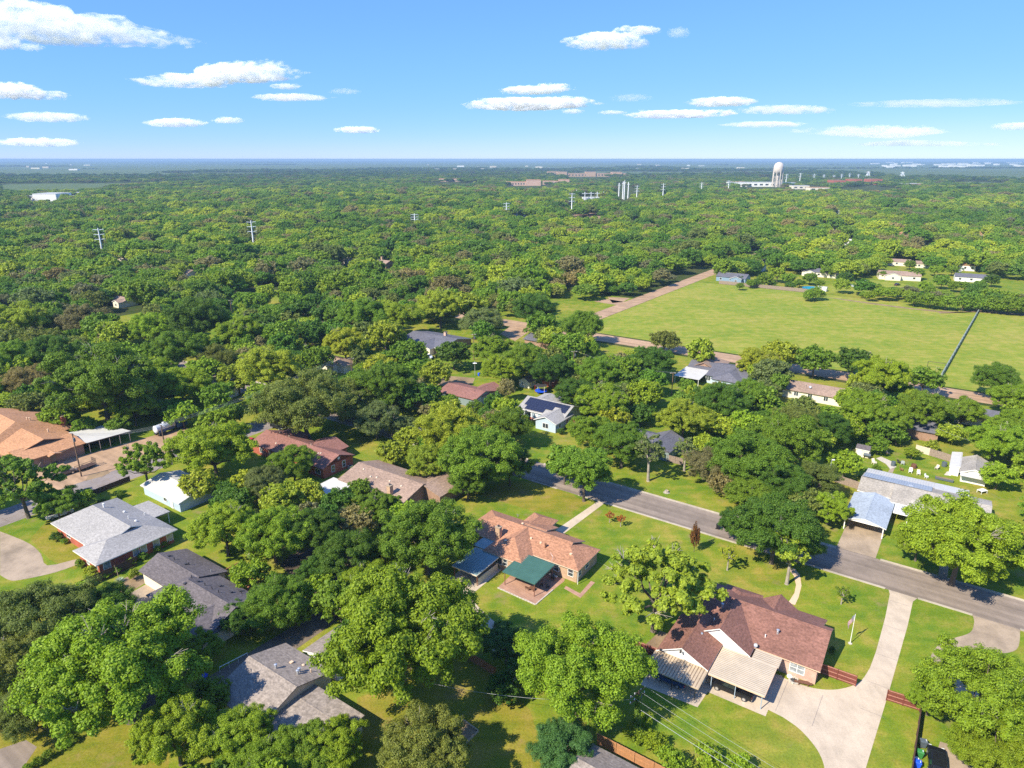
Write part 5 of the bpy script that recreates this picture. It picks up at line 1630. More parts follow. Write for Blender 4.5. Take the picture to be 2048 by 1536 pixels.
# --- white-patio house before the field
h = House('slate_house', 'slate-roofed house with a bright white patio roof before the big field', o=(-67, 218))
h.roof('x', -77.6, -69.3, [(217.0, 2.95), (220.8, 4.5), (229.0, 2.7)], 'gg', m='sh_slate', trim='sh_slate', wall='bluegrey')
h.roof('x', -69.5, -56.0, [(211.8, 2.7), (220.6, 4.7), (229.0, 2.7)], 'gg', m='sh_slate', trim='sh_slate', wall='bluegrey')
h.roof('y', 209.0, 221.0, [(-66.8, 2.7), (-62.0, 4.4), (-57.0, 2.7)], 'hg', 4.0, m='sh_slate', trim='sh_slate', wall='bluegrey')
h.roof('y', 218.0, 231.5, [(-77.3, 2.7), (-72.5, 4.9), (-67.5, 2.7)], 'gh', 4.0, m='sh_brown', trim='sh_brown', wall='brick_brown')
h.chimney(-62.5, 222.4, 4.0, 5.4, .9, .9, 'brick_tan')
h.window('y-', 212.25, -68.6, .9, 1.4, 1.3)
h.build(MB().slab([(-78.0, 206.2, 2.45), (-69.5, 206.2, 2.45), (-69.9, 217.6, 2.85), (-78.0, 217.6, 2.85)], .08), 'patio_roof', 'white_metal')
for x in (-77.7, -73.6, -69.8): h.build(MB().box(x - .06, x + .06, 206.4, 206.52, 0, 2.4), 'porch_post', 'white')
# --- cream house between trees right of it
h = House('cream_house', 'long cream house with a pinkish brown roof between trees below the field', o=(-36, 217))
h.roof('x', -45.5, -27.5, [(211.8, 2.7), (217.2, 4.3), (222.6, 2.7)], m='sh_brown', trim='sh_brown', wall='cream')
for u in (-41, -37, -32.5): h.window('y-', 212.25, u, 1.0, 1.2, 1.2, 'v')
h.vent(-39.0, 215.0, 3.7, 'pipe', 'galv'); h.dish(-37.6, 214.2, 3.4, -1.6, .4)
h = House('brick_house', 'brown brick house almost covered by trees behind the chair yard', o=(-12, 201))
h.roof('x', -19.5, -2.0, [(196.5, 2.7), (201, 4.1), (206, 2.7)], m='sh_slate', trim='sh_slate', wall='brick_brown')
h = House('cream_house', 'cream house with a dark roof at the right, behind the fallen branches', o=(4, 220))
h.roof('x', -6.0, 10.2, [(216.2, 2.7), (220.6, 4.2), (225.2, 2.7)], m='sh_slate', trim='sh_slate', wall='cream')
h.window('y-', 216.65, 7.3, 1.0, 1.2, 1.1, 'v', frame='timber')
# --- middle-distance houses
h = House('slate_house', 'wide slate-roofed house with a pink chimney and a white car before its garage', o=(-172, 195))
h.roof('x', -184, -161.5, [(187.0, 2.7), (196.5, 4.7), (206, 2.7)], m='sh_slate', trim='white', wall='brick_brown')
h.roof('y', 184.5, 196, [(-176.0, 2.7), (-170.6, 4.2), (-165.0, 2.7)], m='sh_slate', trim='white', wall='cream')
h.chimney(-169.5, 199, 3.5, 5.6, 1, 1, 'brick_pink')
h.build(MB().box(-173.5, -168.0, 184.86, 184.93, .05, 2.15), 'garage_door', 'darkmetal')
h.build(MB().slab([(-190.5, 187, 2.6), (-182, 187, 2.6), (-182, 192, 2.7), (-190.5, 192, 2.7)], .1), 'patio_roof', 'white_metal')
for x in (-190.2, -186, -182.4): h.build(MB().box(x - .06, x + .06, 187.1, 187.22, 0, 2.5), 'porch_post', 'white')
h = House('grey_green_house', 'grey-green house with a reddish brown roof left of the solar house', o=(-125, 155))
h.roof('x', -131, -116.5, [(149.2, 2.7), (154.4, 4.0), (159.5, 2.7)], m='sh_redbrown', trim='sh_redbrown', wall='greygreen')
h.roof('y', 153, 163.5, [(-123.5, 2.7), (-120.0, 3.9), (-116.6, 2.7)], m='sh_redbrown', trim='sh_redbrown', wall='greygreen')
h.window('x+', -116.94, 151.8, 1.0, 1.0, 1.2, 'c'); h.window('x+', -116.94, 156.5, 1.0, 1.0, 1.2, 'c')
h = House('cream_house', 'cream gabled house deep among the trees left of the middle', o=(-181, 155))
h.roof('y', 150.5, 160, [(-180.5, 2.7), (-177.3, 4.4), (-174.1, 2.7)], m='sh_brown', trim='cream', wall='cream')
h.roof('x', -194, -177, [(148.5, 2.7), (153.5, 4.2), (158.5, 2.7)], m='sh_brown', trim='cream', wall='cream')
h = House('slate_house', 'small dark-roofed house with a white gable in a clearing on the left', o=(-188, 113))
h.roof('y', 108.5, 118, [(-191.5, 2.7), (-187.8, 4.3), (-184.0, 2.7)], m='sh_slate', trim='white', wall='white', gable=('white', 3))
h = House('brick_house', 'long pinkish brick house in deep shade left of the middle', o=(-236, 190))
h.roof('x', -256, -216, [(186.5, 2.8), (192, 4.6), (198, 2.8)], m='sh_brown', trim='sh_brown', wall='brick_pink')
for u in (-250, -244, -237, -230, -223): h.window('y-', 186.95, u, .9, 1.4, 1.3)
h = House('slate_house', 'dark slate roof showing between trees before the corner of the streets', o=PG(1085, 690))
x0, y0 = h.o
h.roof('x', x0 - 6, x0 + 6, [(y0 - 5, 2.7), (y0, 4.3), (y0 + 5, 2.7)], m='sh_slate', trim='sh_slate', wall='brick_brown')
# --- roof at the bottom edge
h = House('long_house', 'grey-brown shingle roof cut by the bottom edge of the picture', o=(-23, 54.5))
h.roof('x', -29.0, -14.0, [(50.5, 2.7), (54.7, 4.3), (58.95, 2.7)], m='sh_grey', trim='white', wall='beige')
h.vent(-26.9, 53.6, 3.9, 'box', 'darkmetal')
# --- garden playhouse, brick cabin and trampoline behind the solar house
h = House('playhouse', 'small pale playhouse with a brown peaked roof behind the solar house', 'shed', o=PG(1055, 772))
x0, y0 = h.o
h.roof('y', y0 - 2.2, y0 + 2.2, [(x0 - 2.2, 2.0), (x0, 3.3), (x0 + 2.2, 2.0)], m='sh_brown', trim='cream', wall='cream', ov=.25)
h.window('y-', y0 - 1.95, x0 - .6, .9, .5, .7); h.window('x+', x0 + 1.93, y0, .9, .6, .8)
h = House('garden_shed', 'low brick shed behind the trampoline', 'shed', o=PG(1100, 771))
x0, y0 = h.o
h.roof('x', x0 - 2.4, x0 + 2.4, [(y0 - 1.8, 1.9), (y0, 2.5), (y0 + 1.8, 1.9)], m='sh_brown', trim='timber', wall='brick_red', ov=.3)

# --- far houses and buildings: simple but whole, windows included
def far_house(px, py, w_, d_, ht, roofm, wallm, label, cat='house', name='far_house', rot=0, gab=None, pitch=.36, nwin=3, group=None):
    p = P(px, py)
    h = House(name, label, cat, o=(p.x, p.y), ang=GA + R(rot), grid=False, group=group)
    h.roof('x', -w_ / 2, w_ / 2, [(-d_ / 2, ht), (0, ht + d_ / 2 * pitch), (d_ / 2, ht)], m=roofm, trim=roofm, wall=wallm, ov=.3)
    for i in range(nwin): h.window('y-', -d_ / 2 + .3, -w_ / 2 + w_ * (i + .5) / nwin, ht * .35, min(1.3, w_ * .1 + .5), ht * .4, 'n')
    if gab:
        h.roof('y', -d_ / 2 - gab[2], 0, [(gab[0] - gab[1] / 2, ht + .01), (gab[0], ht + gab[1] / 2 * pitch), (gab[0] + gab[1] / 2, ht + .01)], m=roofm, trim='white', wall=wallm, ov=.3)
        h.window('y-', -d_ / 2 - gab[2] + .3, gab[0], ht * .3, 1.2, 1.2)
    return h
FH = [
 (250, 610, 14, 9, 2.7, 'sh_brown', 'cream', 'small brown-roofed house in the clearing among the left trees', 0, (3, 6, 2)),
 (85, 636, 22, 12, 2.8, 'white_metal', 'bluegrey', 'house with pale metal roofs showing through the yellow-green tree at left', 0, None),
 (250, 521, 20, 11, 3.0, 'sh_grey', 'beige', 'grey-roofed house near the left steel pylon', 30, None),
 (155, 693, 12, 8, 2.7, 'sh_brown', 'beige', 'brown roof peeping out among the left trees', 0, None),
 (1466, 562, 21, 12, 2.9, 'sh_slate', 'blue_siding', 'blue house with a slate roof at the far left corner of the big field', 0, (4, 7, 3)),
 (1508, 540, 16, 10, 2.8, 'sh_slate', 'bluegrey', 'slate roof behind the blue house by the field', 0, None),
 (1640, 552, 24, 11, 2.9, 'sh_slate', 'cream', 'cream house in shade behind the round swimming pool', 0, (-5, 6, 2)),
 (1796, 558, 27, 12, 3.0, 'sh_brown', 'cream', 'long cream house with a mauve-brown roof and front gable beyond the field', 14, (-4, 9, 2.5)),
 (1792, 530, 20, 9, 2.8, 'sh_brown', 'cream', 'low brown-roofed house behind the long cream one beyond the field', 10, None),
 (1852, 535, 16, 9, 2.8, 'sh_brown', 'cream', 'brown-roofed house at the end of the curved far drive', 10, None),
 (1940, 562, 20, 10, 2.8, 'sh_slate', 'white', 'grey-roofed white house beyond the far hedge', 8, None),
 (1928, 540, 14, 9, 3.6, 'sh_orange', 'white', 'white house with an orange roof at the far right', 8, None),
 (1855, 490, 14, 9, 3.2, 'sh_tan', 'cream', 'tan-roofed house among the right-hand far trees', 0, None),
 (1805, 473, 30, 12, 3.2, 'sh_orange', 'brick_brown', 'rust-roofed long building among the right-hand far trees', 0, None),
 (1965, 476, 16, 12, 4, 'sh_tan', 'brick_tan', 'tall tan house near the right edge, among far trees', 0, None),
 (1665, 461, 22, 10, 3, 'sh_brown', 'beige', 'low brown roof in the forest right of the middle', 0, None),
 (1748, 454, 20, 9, 3, 'sh_tan', 'beige', 'small sandy roof in the forest below the water tower road', 0, None),
 (1676, 430, 26, 14, 4, 'white_metal', 'white', 'small white building in the forest below the water tower', 0, None),
 (1270, 432, 20, 12, 4, 'white_metal', 'white', 'small white shed below the steel power poles', 0, None),
 (375, 552, 18, 10, 2.8, 'sh_brown', 'cream', 'house front in the sandy clearing of the left forest', 0, None),
 (768, 534, 15, 10, 3.2, 'sh_brown', 'brick_brown', 'brown gable with brick chimney deep in the middle forest', 0, None),
 (688, 526, 20, 10, 3.0, 'sh_silver', 'beige', 'pale ridge of a roof in the middle forest', 0, None),
 (1138, 568, 12, 9, 2.8, 'sh_orange', 'brick_tan', 'orange wall showing in the trees left of the brown field road', 0, None),
 (1530, 524, 12, 9, 2.8, 'sh_brown', 'white', 'white house in trees above the corner of the field', 0, None),
 (1700, 492, 10, 8, 4.5, 'white_metal', 'white', 'tall white box of a house above the pool', 0, None),
 (1350, 525, 14, 9, 3.0, 'sh_brown', 'brick_pink', 'pinkish house beside the far end of the brown field road', 0, None)]
for px, py, w_, d_, ht, rm, wm, lab, rot, gab in FH:
    hh = far_house(px, py, w_ * .86, d_ * .9, ht, rm, wm, lab, rot=rot, gab=gab)
    if 'chimney' in lab: hh.chimney(-3, 1.5, 3, 6.6, 1.2, 1.2, 'brick_tan')
def block(px, py, w_, d_, ht, wallm, roofm, label, cat='building', name='far_building', rot=34.7, nwin=0, extra=(), group=None):
    p = P(px, py)
    h = House(name, label, cat, o=(p.x, p.y), ang=GA + R(rot), grid=False, group=group)
    h.build(MB().box(-w_ / 2, w_ / 2, -d_ / 2, d_ / 2, 0, ht), 'wall', wallm)
    h.build(MB().box(-w_ / 2 - .3, w_ / 2 + .3, -d_ / 2 - .3, d_ / 2 + .3, ht + .002, ht + .5), 'roof', roofm)
    for x0, w2, d2, h2 in extra:
        h.build(MB().box(x0 - w2 / 2, x0 + w2 / 2, -d2 / 2 - 1, d2 / 2 - 1, 0, h2), 'wing', wallm)
        h.build(MB().box(x0 - w2 / 2 - .3, x0 + w2 / 2 + .3, -d2 / 2 - 1.3, d2 / 2 - .7, h2 + .002, h2 + .5), 'roof', roofm)
    for i in range(nwin): h.window('y-', -d_ / 2, -w_ / 2 + w_ * (i + .5) / nwin, ht * .3, w_ / nwin * .55, ht * .38, 'n')
    return h
block(85, 402, 95, 40, 8, 'white', 'white_metal', 'large white metal barn by the pale pasture at far left', extra=((20, 40, 44, 13),))
block(140, 390, 60, 20, 5, 'brick_orange' if 'brick_orange' in M else 'brick_tan', 'white_metal', 'long low pinkish building behind the white barn at far left')
block(1180, 353, 300, 60, 13, 'brick_tan', 'sh_brown', 'long tan multi-storey complex on the skyline right of the middle', nwin=22, extra=((-120, 40, 66, 19), (0, 40, 66, 19), (110, 40, 66, 18)))
block(1107, 350, 60, 30, 16, 'brick_tan', 'sh_brown', 'small tan block left of the long tan complex', nwin=5)
block(1045, 371, 90, 34, 10, 'brick_pink', 'sh_tan', 'orange-roofed brick building in the far forest, left one', nwin=12, extra=((30, 40, 42, 15),))
block(1110, 369, 70, 30, 10, 'brick_pink', 'sh_tan', 'orange-roofed brick building in the far forest, right one', nwin=9, extra=((25, 30, 36, 14),))
block(900, 363, 70, 30, 9, 'brick_pink', 'sh_tan', 'low pinkish building on the forest ridge left of the middle', nwin=8)
block(1512, 373, 150, 36, 11, 'white', 'white_metal', 'long white warehouse left below the water tower', nwin=10)
block(1566, 373, 55, 30, 10, 'blue_siding', 'white_metal', 'pale blue shed right below the water tower', nwin=3)
block(1475, 371, 30, 26, 10, 'cream', 'sh_orange', 'cream and red building left of the white warehouse', nwin=2)
block(1672, 371, 34, 40, 14, 'brick_red', 'sh_orange', 'red brick block right of the water tower, left one of three', nwin=5)
block(1706, 369, 30, 40, 15, 'brick_red', 'sh_orange', 'red brick block right of the water tower, middle one of three', nwin=5)
block(1745, 369, 34, 40, 15, 'brick_red', 'sh_orange', 'red brick block right of the water tower, right one of three', nwin=5)
block(1815, 375, 50, 30, 10, 'brick_brown', 'white_metal', 'brown block with a pale roof at the far right', nwin=4)
block(1598, 378, 40, 25, 8, 'cream', 'white_metal', 'cream low building right of the water tower foot', nwin=3)
block(1635, 381, 46, 25, 7, 'cream', 'sh_tan', 'sandy low building two steps right of the water tower', nwin=3)
block(1040, 433, 40, 20, 5, 'white', 'white_metal', 'white roofed yard building in the forest near a steel pylon', nwin=3)
block(1020, 430, 28, 20, 6, 'beige', 'green_metal', 'green-roofed building in the far middle forest', nwin=2)
_r3 = random.Random(5)
for i in range(46):                                            # the far white town on the right horizon
    px = _r3.uniform(1735, 2046); py = _r3.choice((326, 328, 330.5, 333, 335)) + _r3.uniform(-.6, .6)
    block(px, py, _r3.uniform(20, 95) * (330 - 318) / (py - 318), 60, _r3.uniform(9, 22), 'white', 'white_metal', 'pale low building of the distant town on the right horizon', group='distant town buildings')
for i in range(26):
    px = _r3.choice((_r3.uniform(20, 230), _r3.uniform(850, 1100), _r3.uniform(1230, 1530))); py = _r3.uniform(327, 341)
    block(px, py, _r3.uniform(20, 70), 30, _r3.uniform(7, 14), _r3.choice(('white', 'cream', 'beige')), 'white_metal', 'tiny pale building far out on the wooded plain', group='tiny buildings of the far plain')
# ------------------------------------------------------------------ fences
def fence(a, b, label, hgt=1.8, boards='fence_grey', rail='fence_rail', side=1, span=2.4, bw=.14, name='board_fence', nrail=3, post_m=None, group='garden fences'):
    """a, b: street-grid points; boards joined (under 3 px each), every post and rail a part"""
    A, B = G(*a), G(*b)
    L_ = (B - A).length
    ang = math.atan2(B.y - A.y, B.x - A.x)
    root = empty(name, (A.x, A.y, 0), ang)
    tag(root, label, 'fence', group)
    n = max(1, round(L_ / span)); st = L_ / n
    mb = MB()
    nb = int(L_ / (bw + .012))
    for i in range(nb):
        x = i * L_ / nb
        hh = hgt + rnd.uniform(-.02, .02)
        mb.box(x + .004, x + L_ / nb - .008, -.012, .012, .04, hh)
    tag(mb.build('boards', boards, root), kind='stuff')
    for i in range(n + 1): MB().box(i * st - .05, i * st + .05, .013 * side if side > 0 else -.113, .113 if side > 0 else -.013, 0, hgt + .05).build('post', post_m or boards, root)
    for k in range(nrail):
        z = .25 + k * (hgt - .4) / max(1, nrail - 1)
        for i in range(n): MB().box(i * st + .052, (i + 1) * st - .052, *( (.014, .054) if side > 0 else (-.054, -.014)), z, z + .09).build('rail', rail, root)
    return root
fence((-9.4, 90.75), (-4.6, 90.95), 'red-brown board fence from the pink brick corner to the concrete drive', boards='fence_red', side=-1, post_m='fence_red')
fence((-0.7, 90.5), (3.2, 90.9), 'short red-brown fence between the concrete drive and the big right-hand tree', boards='fence_red', side=-1, post_m='fence_red')
fence((3.35, 90.6), (3.5, 70.0), 'dark fence seen end on behind the wheelie bins', boards='fence_dark', rail='fence_dark', side=-1)
fence((-33.0, 80.2), (-26.4, 80.6), 'red-brown fence in tree shade left of the maroon roof', boards='fence_red', side=-1, post_m='fence_red')
fence((-29.5, 61.5), (-19.5, 61.5), 'new orange cedar fence behind the roof at the bottom edge', boards='fence_new', rail='fence_new', side=-1)
fence((-117.2, 40.5), (-117.0, 49.5), 'dark brown fence between the red brick house and the agave', boards='fence_dark', rail='fence_dark', side=1)
fence((-151.8, 57.5), (-152.3, 66.5), 'low dark slatted fence along the cracked side street', 1.3, 'fence_dark', 'fence_rail', side=1, bw=.2)
fence((-20.5, 158.0), (-14.5, 156.6), 'weathered board fence left of the long pale roof', 1.9, 'fence_grey', 'fence_grey')
fence((-6.4, 187.6), (-3.4, 187.0), 'whitewashed fence panel at the back of the chair yard', 1.9, 'beige', 'beige')
fence((-3.3, 186.9), (1.9, 185.2), 'weathered brown fence left of the small white garage', 1.9, 'fence_grey', 'fence_grey')
fence((-86.6, 154.3), (-79.0, 153.6), 'red-brown fence right of the house with solar panels', 1.8, 'fence_red', 'fence_red', side=-1)
fence((-128, 399.6), (-76, 399.6), 'long grey board fence along the far edge of the big field', 2.0, 'fence_grey', 'fence_grey', side=1, span=4)
fence((-55.5, 146.5), (-51.5, 146.5), 'brown fence beside the dark grey house across the street', 1.8, 'fence_grey', 'fence_grey', side=-1)
fence(PG(922, 1310), PG(990, 1352), 'thin shaded board fence left of the tree behind the ivy pole', 1.5, 'timber', 'timber')
# mesh-screened barrier across the field
A, B = G(0.8, 394), G(-5.9, 262)
L_ = (B - A).length
root = empty('screen_fence', (A.x, A.y, 0), math.atan2(B.y - A.y, B.x - A.x)); tag(root, 'long straight grey-green screen fence crossing the big field', 'fence')
MB().box(0, L_, -.16, .16, .02, 1.5).build('screen', plain('screen_cloth', (.21, .25, .21), .9, .2, .6), root)
for i in range(23): MB().tube([(i * L_ / 22, .24, 0), (i * L_ / 22, .24, 1.8)], .06, 6).build('post', 'galv', root)
# pipe rail by the alley and goals on the field
root = empty('pipe_rail', P(440, 1345)); tag(root, 'white pipe rail along the alley left of the grey gable roof', 'rail')
a, b = P(440, 1345) - P(440, 1345), P(496, 1316) - P(440, 1345)
MB().tube([a + Vector((0, 0, .9)), b + Vector((0, 0, .9))], .05, 8).build('top_rail', 'white', root)
for t in (0, .33, .66, 1): MB().tube([a.lerp(b, t), a.lerp(b, t) + Vector((0, 0, .86))], .035, 6).build('post', 'white', root)
for px, py, lab in ((1938, 624, 'dark goal frame at the far end of the screen fence'), (1872, 737, 'dark goal frame at the near end of the screen fence')):
    p = P(px, py); root = empty('goal_frame', p, GA); tag(root, lab, 'goal', 'goal frames on the field')
    for x in (-2.7, 2.7): MB().tube([(x, 0, 0), (x, 0, 2.2)], .08, 6).build('post', 'darkmetal', root)
    MB().tube([(-2.7, 0, 2.2), (2.7, 0, 2.2)], .08, 6).build('crossbar', 'darkmetal', root)

# ------------------------------------------------------------------ vehicles
def vehicle(kind, p, ang, paint, label, cat='car', group=None, name=None):
    """x forward; p: point on the ground under its middle"""
    root = empty(name or {'pickup': 'pickup_truck', 'sedan': 'parked_car', 'suv': 'parked_car', 'van': 'van'}[kind], p, ang)
    tag(root, label, cat, group)
    Ln, Wd = {'pickup': (5.6, 1.95), 'sedan': (4.6, 1.8), 'suv': (4.8, 1.9), 'van': (5.2, 2.0)}[kind]
    x0, x1, w = -Ln / 2, Ln / 2, Wd / 2
    belt = {'pickup': 1.12, 'sedan': .92, 'suv': 1.08, 'van': 1.2}[kind]; top = {'pickup': 1.82, 'sedan': 1.42, 'suv': 1.75, 'van': 2.1}[kind]
    prof = [(x0, .38), (x0 + .05, belt - .12), (x0 + .15, belt)] + [(x1 - 1.2, belt), (x1 - .25, belt - .14), (x1 - .02, belt - .35), (x1, .38)]
    mb = MB()
    V = [(x, -w, z) for x, z in prof] + [(x, w, z) for x, z in prof]
    n = len(prof)
    if kind == 'pickup':                                      # open bed: body in front, three walls behind
        prof2 = [(x0 + 2.15, .38), (x0 + 2.15, belt), (x1 - 1.2, belt), (x1 - .25, belt - .14), (x1 - .02, belt - .35), (x1, .38)]
        n2 = len(prof2)
        V = [(x, -w, z) for x, z in prof2] + [(x, w, z) for x, z in prof2]
        mb.add(V, [tuple(range(n2 - 1, -1, -1)), tuple(range(n2, 2 * n2))] + [(i, (i + 1) % n2, n2 + (i + 1) % n2, n2 + i) for i in range(n2)])
        mb.box(x0, x0 + 2.15, -w, -w + .1, .42, belt); mb.box(x0, x0 + 2.15, w - .1, w, .42, belt)
        mb.box(x0, x0 + .08, -w + .101, w - .101, .42, belt); mb.box(x0 + .081, x0 + 2.149, -w + .101, w - .101, .5, .6)
    else:
        mb.add(V, [tuple(range(n - 1, -1, -1)), tuple(range(n, 2 * n))] + [(i, (i + 1) % n, n + (i + 1) % n, n + i) for i in range(n)])
    mb.build('body', paint, root, bevel=.05)
    c0, c1 = {'pickup': (x0 + 2.2, x1 - 1.35), 'sedan': (x0 + .55, x1 - 1.25), 'suv': (x0 + .12, x1 - 1.3), 'van': (x0 + .1, x1 - .8)}[kind]
    r0, r1 = (.18 if kind != 'sedan' else .65), (.65 if kind != 'sedan' else .75)
    cw = w - .06; tw = w - .22
    cab = MB()
    q = [(c0, belt), (c1, belt), (c1 - r1, top), (c0 + r0, top)]
    vs = [(q[0][0], -cw, q[0][1]), (q[1][0], -cw, q[1][1]), (q[2][0], -tw, q[2][1]), (q[3][0], -tw, q[3][1])]
    vs += [(x, -y, z) for x, y, z in vs]
    cab.add(vs, [(0, 1, 2, 3), (7, 6, 5, 4), (0, 4, 5, 1), (1, 5, 6, 2), (2, 6, 7, 3), (3, 7, 4, 0)])
    cb = cab.build('cabin', paint, root, bevel=.06)
    def lerp(a, b, t): return tuple(a[i] + (b[i] - a[i]) * t for i in range(3))
    def glass(f, nm, s0=.1, s1=.9, t0=.12, t1=.88):
        a, b, c, d = [vs[i] for i in f]
        P_ = [lerp(lerp(a, b, s), lerp(d, c, s), t) for s, t in ((s0, t0), (s1, t0), (s1, t1), (s0, t1))]
        nn = (Vector(P_[1]) - Vector(P_[0])).cross(Vector(P_[3]) - Vector(P_[0])).normalized() * .015
        g = MB(); g.add([tuple(Vector(x) + nn) for x in P_] + [tuple(Vector(x) - nn) for x in P_], [(0, 1, 2, 3), (7, 6, 5, 4), (0, 4, 5, 1), (1, 5, 6, 2), (2, 6, 7, 3), (3, 7, 4, 0)])
        g.build(nm, 'carglass', cb)
    glass((0, 1, 2, 3), 'side_window', .08, .48); glass((0, 1, 2, 3), 'side_window', .53, .92)
    glass((5, 4, 7, 6), 'side_window', .08, .47); glass((5, 4, 7, 6), 'side_window', .52, .92)
    glass((1, 5, 6, 2), 'windscreen', .06, .94); glass((4, 0, 3, 7), 'rear_window', .08, .92)
    for x in (x0 + .95, x1 - .95):
        for y in (-w + .08, w - .08):
            e = bpy.data.objects.new('wheel', None); COL.objects.link(e); e.parent = root; e.location = (x, y, .36)
            t_ = MB(); r_ = MB(); sg = 1 if y > 0 else -1
            t_.tube([(0, -.12, 0), (0, .12, 0)], .36, 14); t_.build('tyre', 'tyre', e)
            r_.tube([(0, sg * .121, 0), (0, sg * .135, 0)], .22, 10); r_.build('rim', 'chrome', e)
    for y in (-w + .25, w - .25):
        MB().box(x1 - .06, x1 + .02, y - .17, y + .17, belt - .42, belt - .28).build('headlight', 'label_white', root)
        MB().box(x0 - .03, x0 + .04, y - .13, y + .13, belt - .4, belt - .12).build('tail_light', 'light_red', root)
    MB().box(x0 - .08, x0 - .001, -w + .15, w - .15, .42, .58).build('bumper', 'chrome', root)
    MB().box(x1 + .001, x1 + .08, -w + .15, w - .15, .42, .58).build('bumper', 'chrome', root)
    return root
GANG = GA
vehicle('pickup', P(1464, 1383), a34 + math.pi, 'black_paint', 'black pickup parked under the cream ribbed carport', 'truck')
vehicle('sedan', P(1340, 1362), a34 + math.pi, 'blue_paint', 'dark blue car nose out under the tan ribbed carport')
vehicle('suv', G(-10.6, 146.2), GA + R(90), 'red_paint', 'red car backed into the pale blue gabled carport')
vehicle('pickup', P(125, 951), GA + R(90), 'tan_paint', 'grey-brown pickup at the edge of the brown parking lot', 'truck')
vehicle('suv', P(120, 1032), GA + R(80), 'white', 'white car beside the pale-roofed red brick house')
vehicle('pickup', P(500, 890), GA + R(20), 'red_paint', 'bright red pickup at the left end of the star house', 'truck')
vehicle('suv', P(557, 857), GA, 'black_paint', 'black car in the oak shade behind the star house')
vehicle('suv', P(1872, 1531), GA + R(96), 'black_paint', 'black car on the brown concrete below the wheelie bins')
vehicle('sedan', P(856, 716), GA, 'silver_paint', 'silver car before the slate-roofed house with the pink chimney')
vehicle('van', P(1727, 568), GA + R(70), 'white', 'white van on the grass beyond the field, left of the dark car', 'van')
vehicle('sedan', P(1794, 571), GA + R(70), 'black_paint', 'dark car on the grass in front of the long cream house')
vehicle('sedan', P(1705, 574), GA + R(10), 'silver_paint', 'silver car under trees left of the white van')
vehicle('van', P(1915, 545), GA + R(60), 'white', 'white van by the orange-roofed house at far right', 'van')
vehicle('sedan', P(1918, 556), GA + R(60), 'white', 'white car below the orange-roofed house at far right')
vehicle('sedan', P(1750, 862), GA, 'white', 'white car hidden by the brown brick house behind the chair yard')
# tanker truck
M['tanker_blue'] = plain('tanker_blue_paint', (.04, .10, .26), .3, .1)
p = P(342, 862); root = empty('tanker_truck', p, GA + R(96)); tag(root, 'blue and white tanker truck beyond the white carport', 'truck')
MB().box(-4.6, 4.2, -.5, .5, .7, .95).build('chassis', 'darkmetal', root)
MB().tube([(-4.5, 0, 1.95), (-4.35, 0, 1.95), (.9, 0, 1.95), (1.05, 0, 1.95)], [.8, 1.02, 1.02, .8], 18).build('tank', 'silver_paint', root, smooth=False)
MB().box(-4.0, .5, -1.15, -.95, 1.0, 1.5).build('side_box', 'blue_paint', root)
MB().lathe([(.35, 0), (.35, .3), (.2, .36)], (-1.8, 0, 2.95), 10).build('hatch', 'white', root)
cab = MB(); cab.add([(1.4, -1.1, .7), (4.4, -1.1, .7), (4.4, 1.1, .7), (1.4, 1.1, .7), (1.4, -1.1, 2.7), (2.9, -1.1, 2.7), (2.9, 1.1, 2.7), (1.4, 1.1, 2.7), (3.4, -1.1, 1.7), (3.4, 1.1, 1.7), (4.4, -1.1, 1.55), (4.4, 1.1, 1.55)],
    [(0, 3, 2, 1), (4, 5, 6, 7), (0, 4, 7, 3), (0, 1, 10, 8, 5, 4), (3, 7, 6, 9, 11, 2), (5, 8, 9, 6), (8, 10, 11, 9), (1, 2, 11, 10)])
cb = cab.build('cab', 'tanker_blue', root)
MB().box(3.0, 3.45, -1.0, 1.0, 1.85, 2.5).build('windscreen', 'carglass', cb)
for x in (-3.6, -2.4, 3.2):
    for y in (-.95, .95): MB().tube([(x, y - .17, .5), (x, y + .17, .5)], .5, 14).build('wheel', 'tyre', root)
# flat utility trailer with upright ramp
p = P(172, 937); root = empty('utility_trailer', p, GA + R(95)); tag(root, 'black utility trailer with its mesh ramp folded up', 'trailer')
MB().box(-2.0, 2.0, -1.0, 1.0, .55, .65).build('deck', 'fence_dark', root)
for y in (-1.0, 1.0):
    MB().box(-2.0, 2.0, y - .04, y + .04, .95, 1.02).build('side_rail', 'darkmetal', root)
    for x in (-1.9, 0, 1.9): MB().box(x - .03, x + .03, y - .03, y + .03, .651, .949).build('upright', 'darkmetal', root)
    MB().tube([(-.2, y * 1.1 - .1, .36), (-.2, y * 1.1 + .1, .36)], .36, 12).build('wheel', 'tyre', root)
MB().tube([(-2.0, .8, .6), (-3.3, 0, .6), (-2.0, -.8, .6)], .05, 6).build('tongue', 'darkmetal', root)
rp_ = MB()
for i in range(8): rp_.box(2.03, 2.08, -.95 + i * .26, -.91 + i * .26, .66, 2.0)
for z in (.7, 1.3, 1.96): rp_.box(2.081, 2.12, -.95, .95, z, z + .05)
tag(rp_.build('ramp', 'darkmetal', root), kind='stuff')

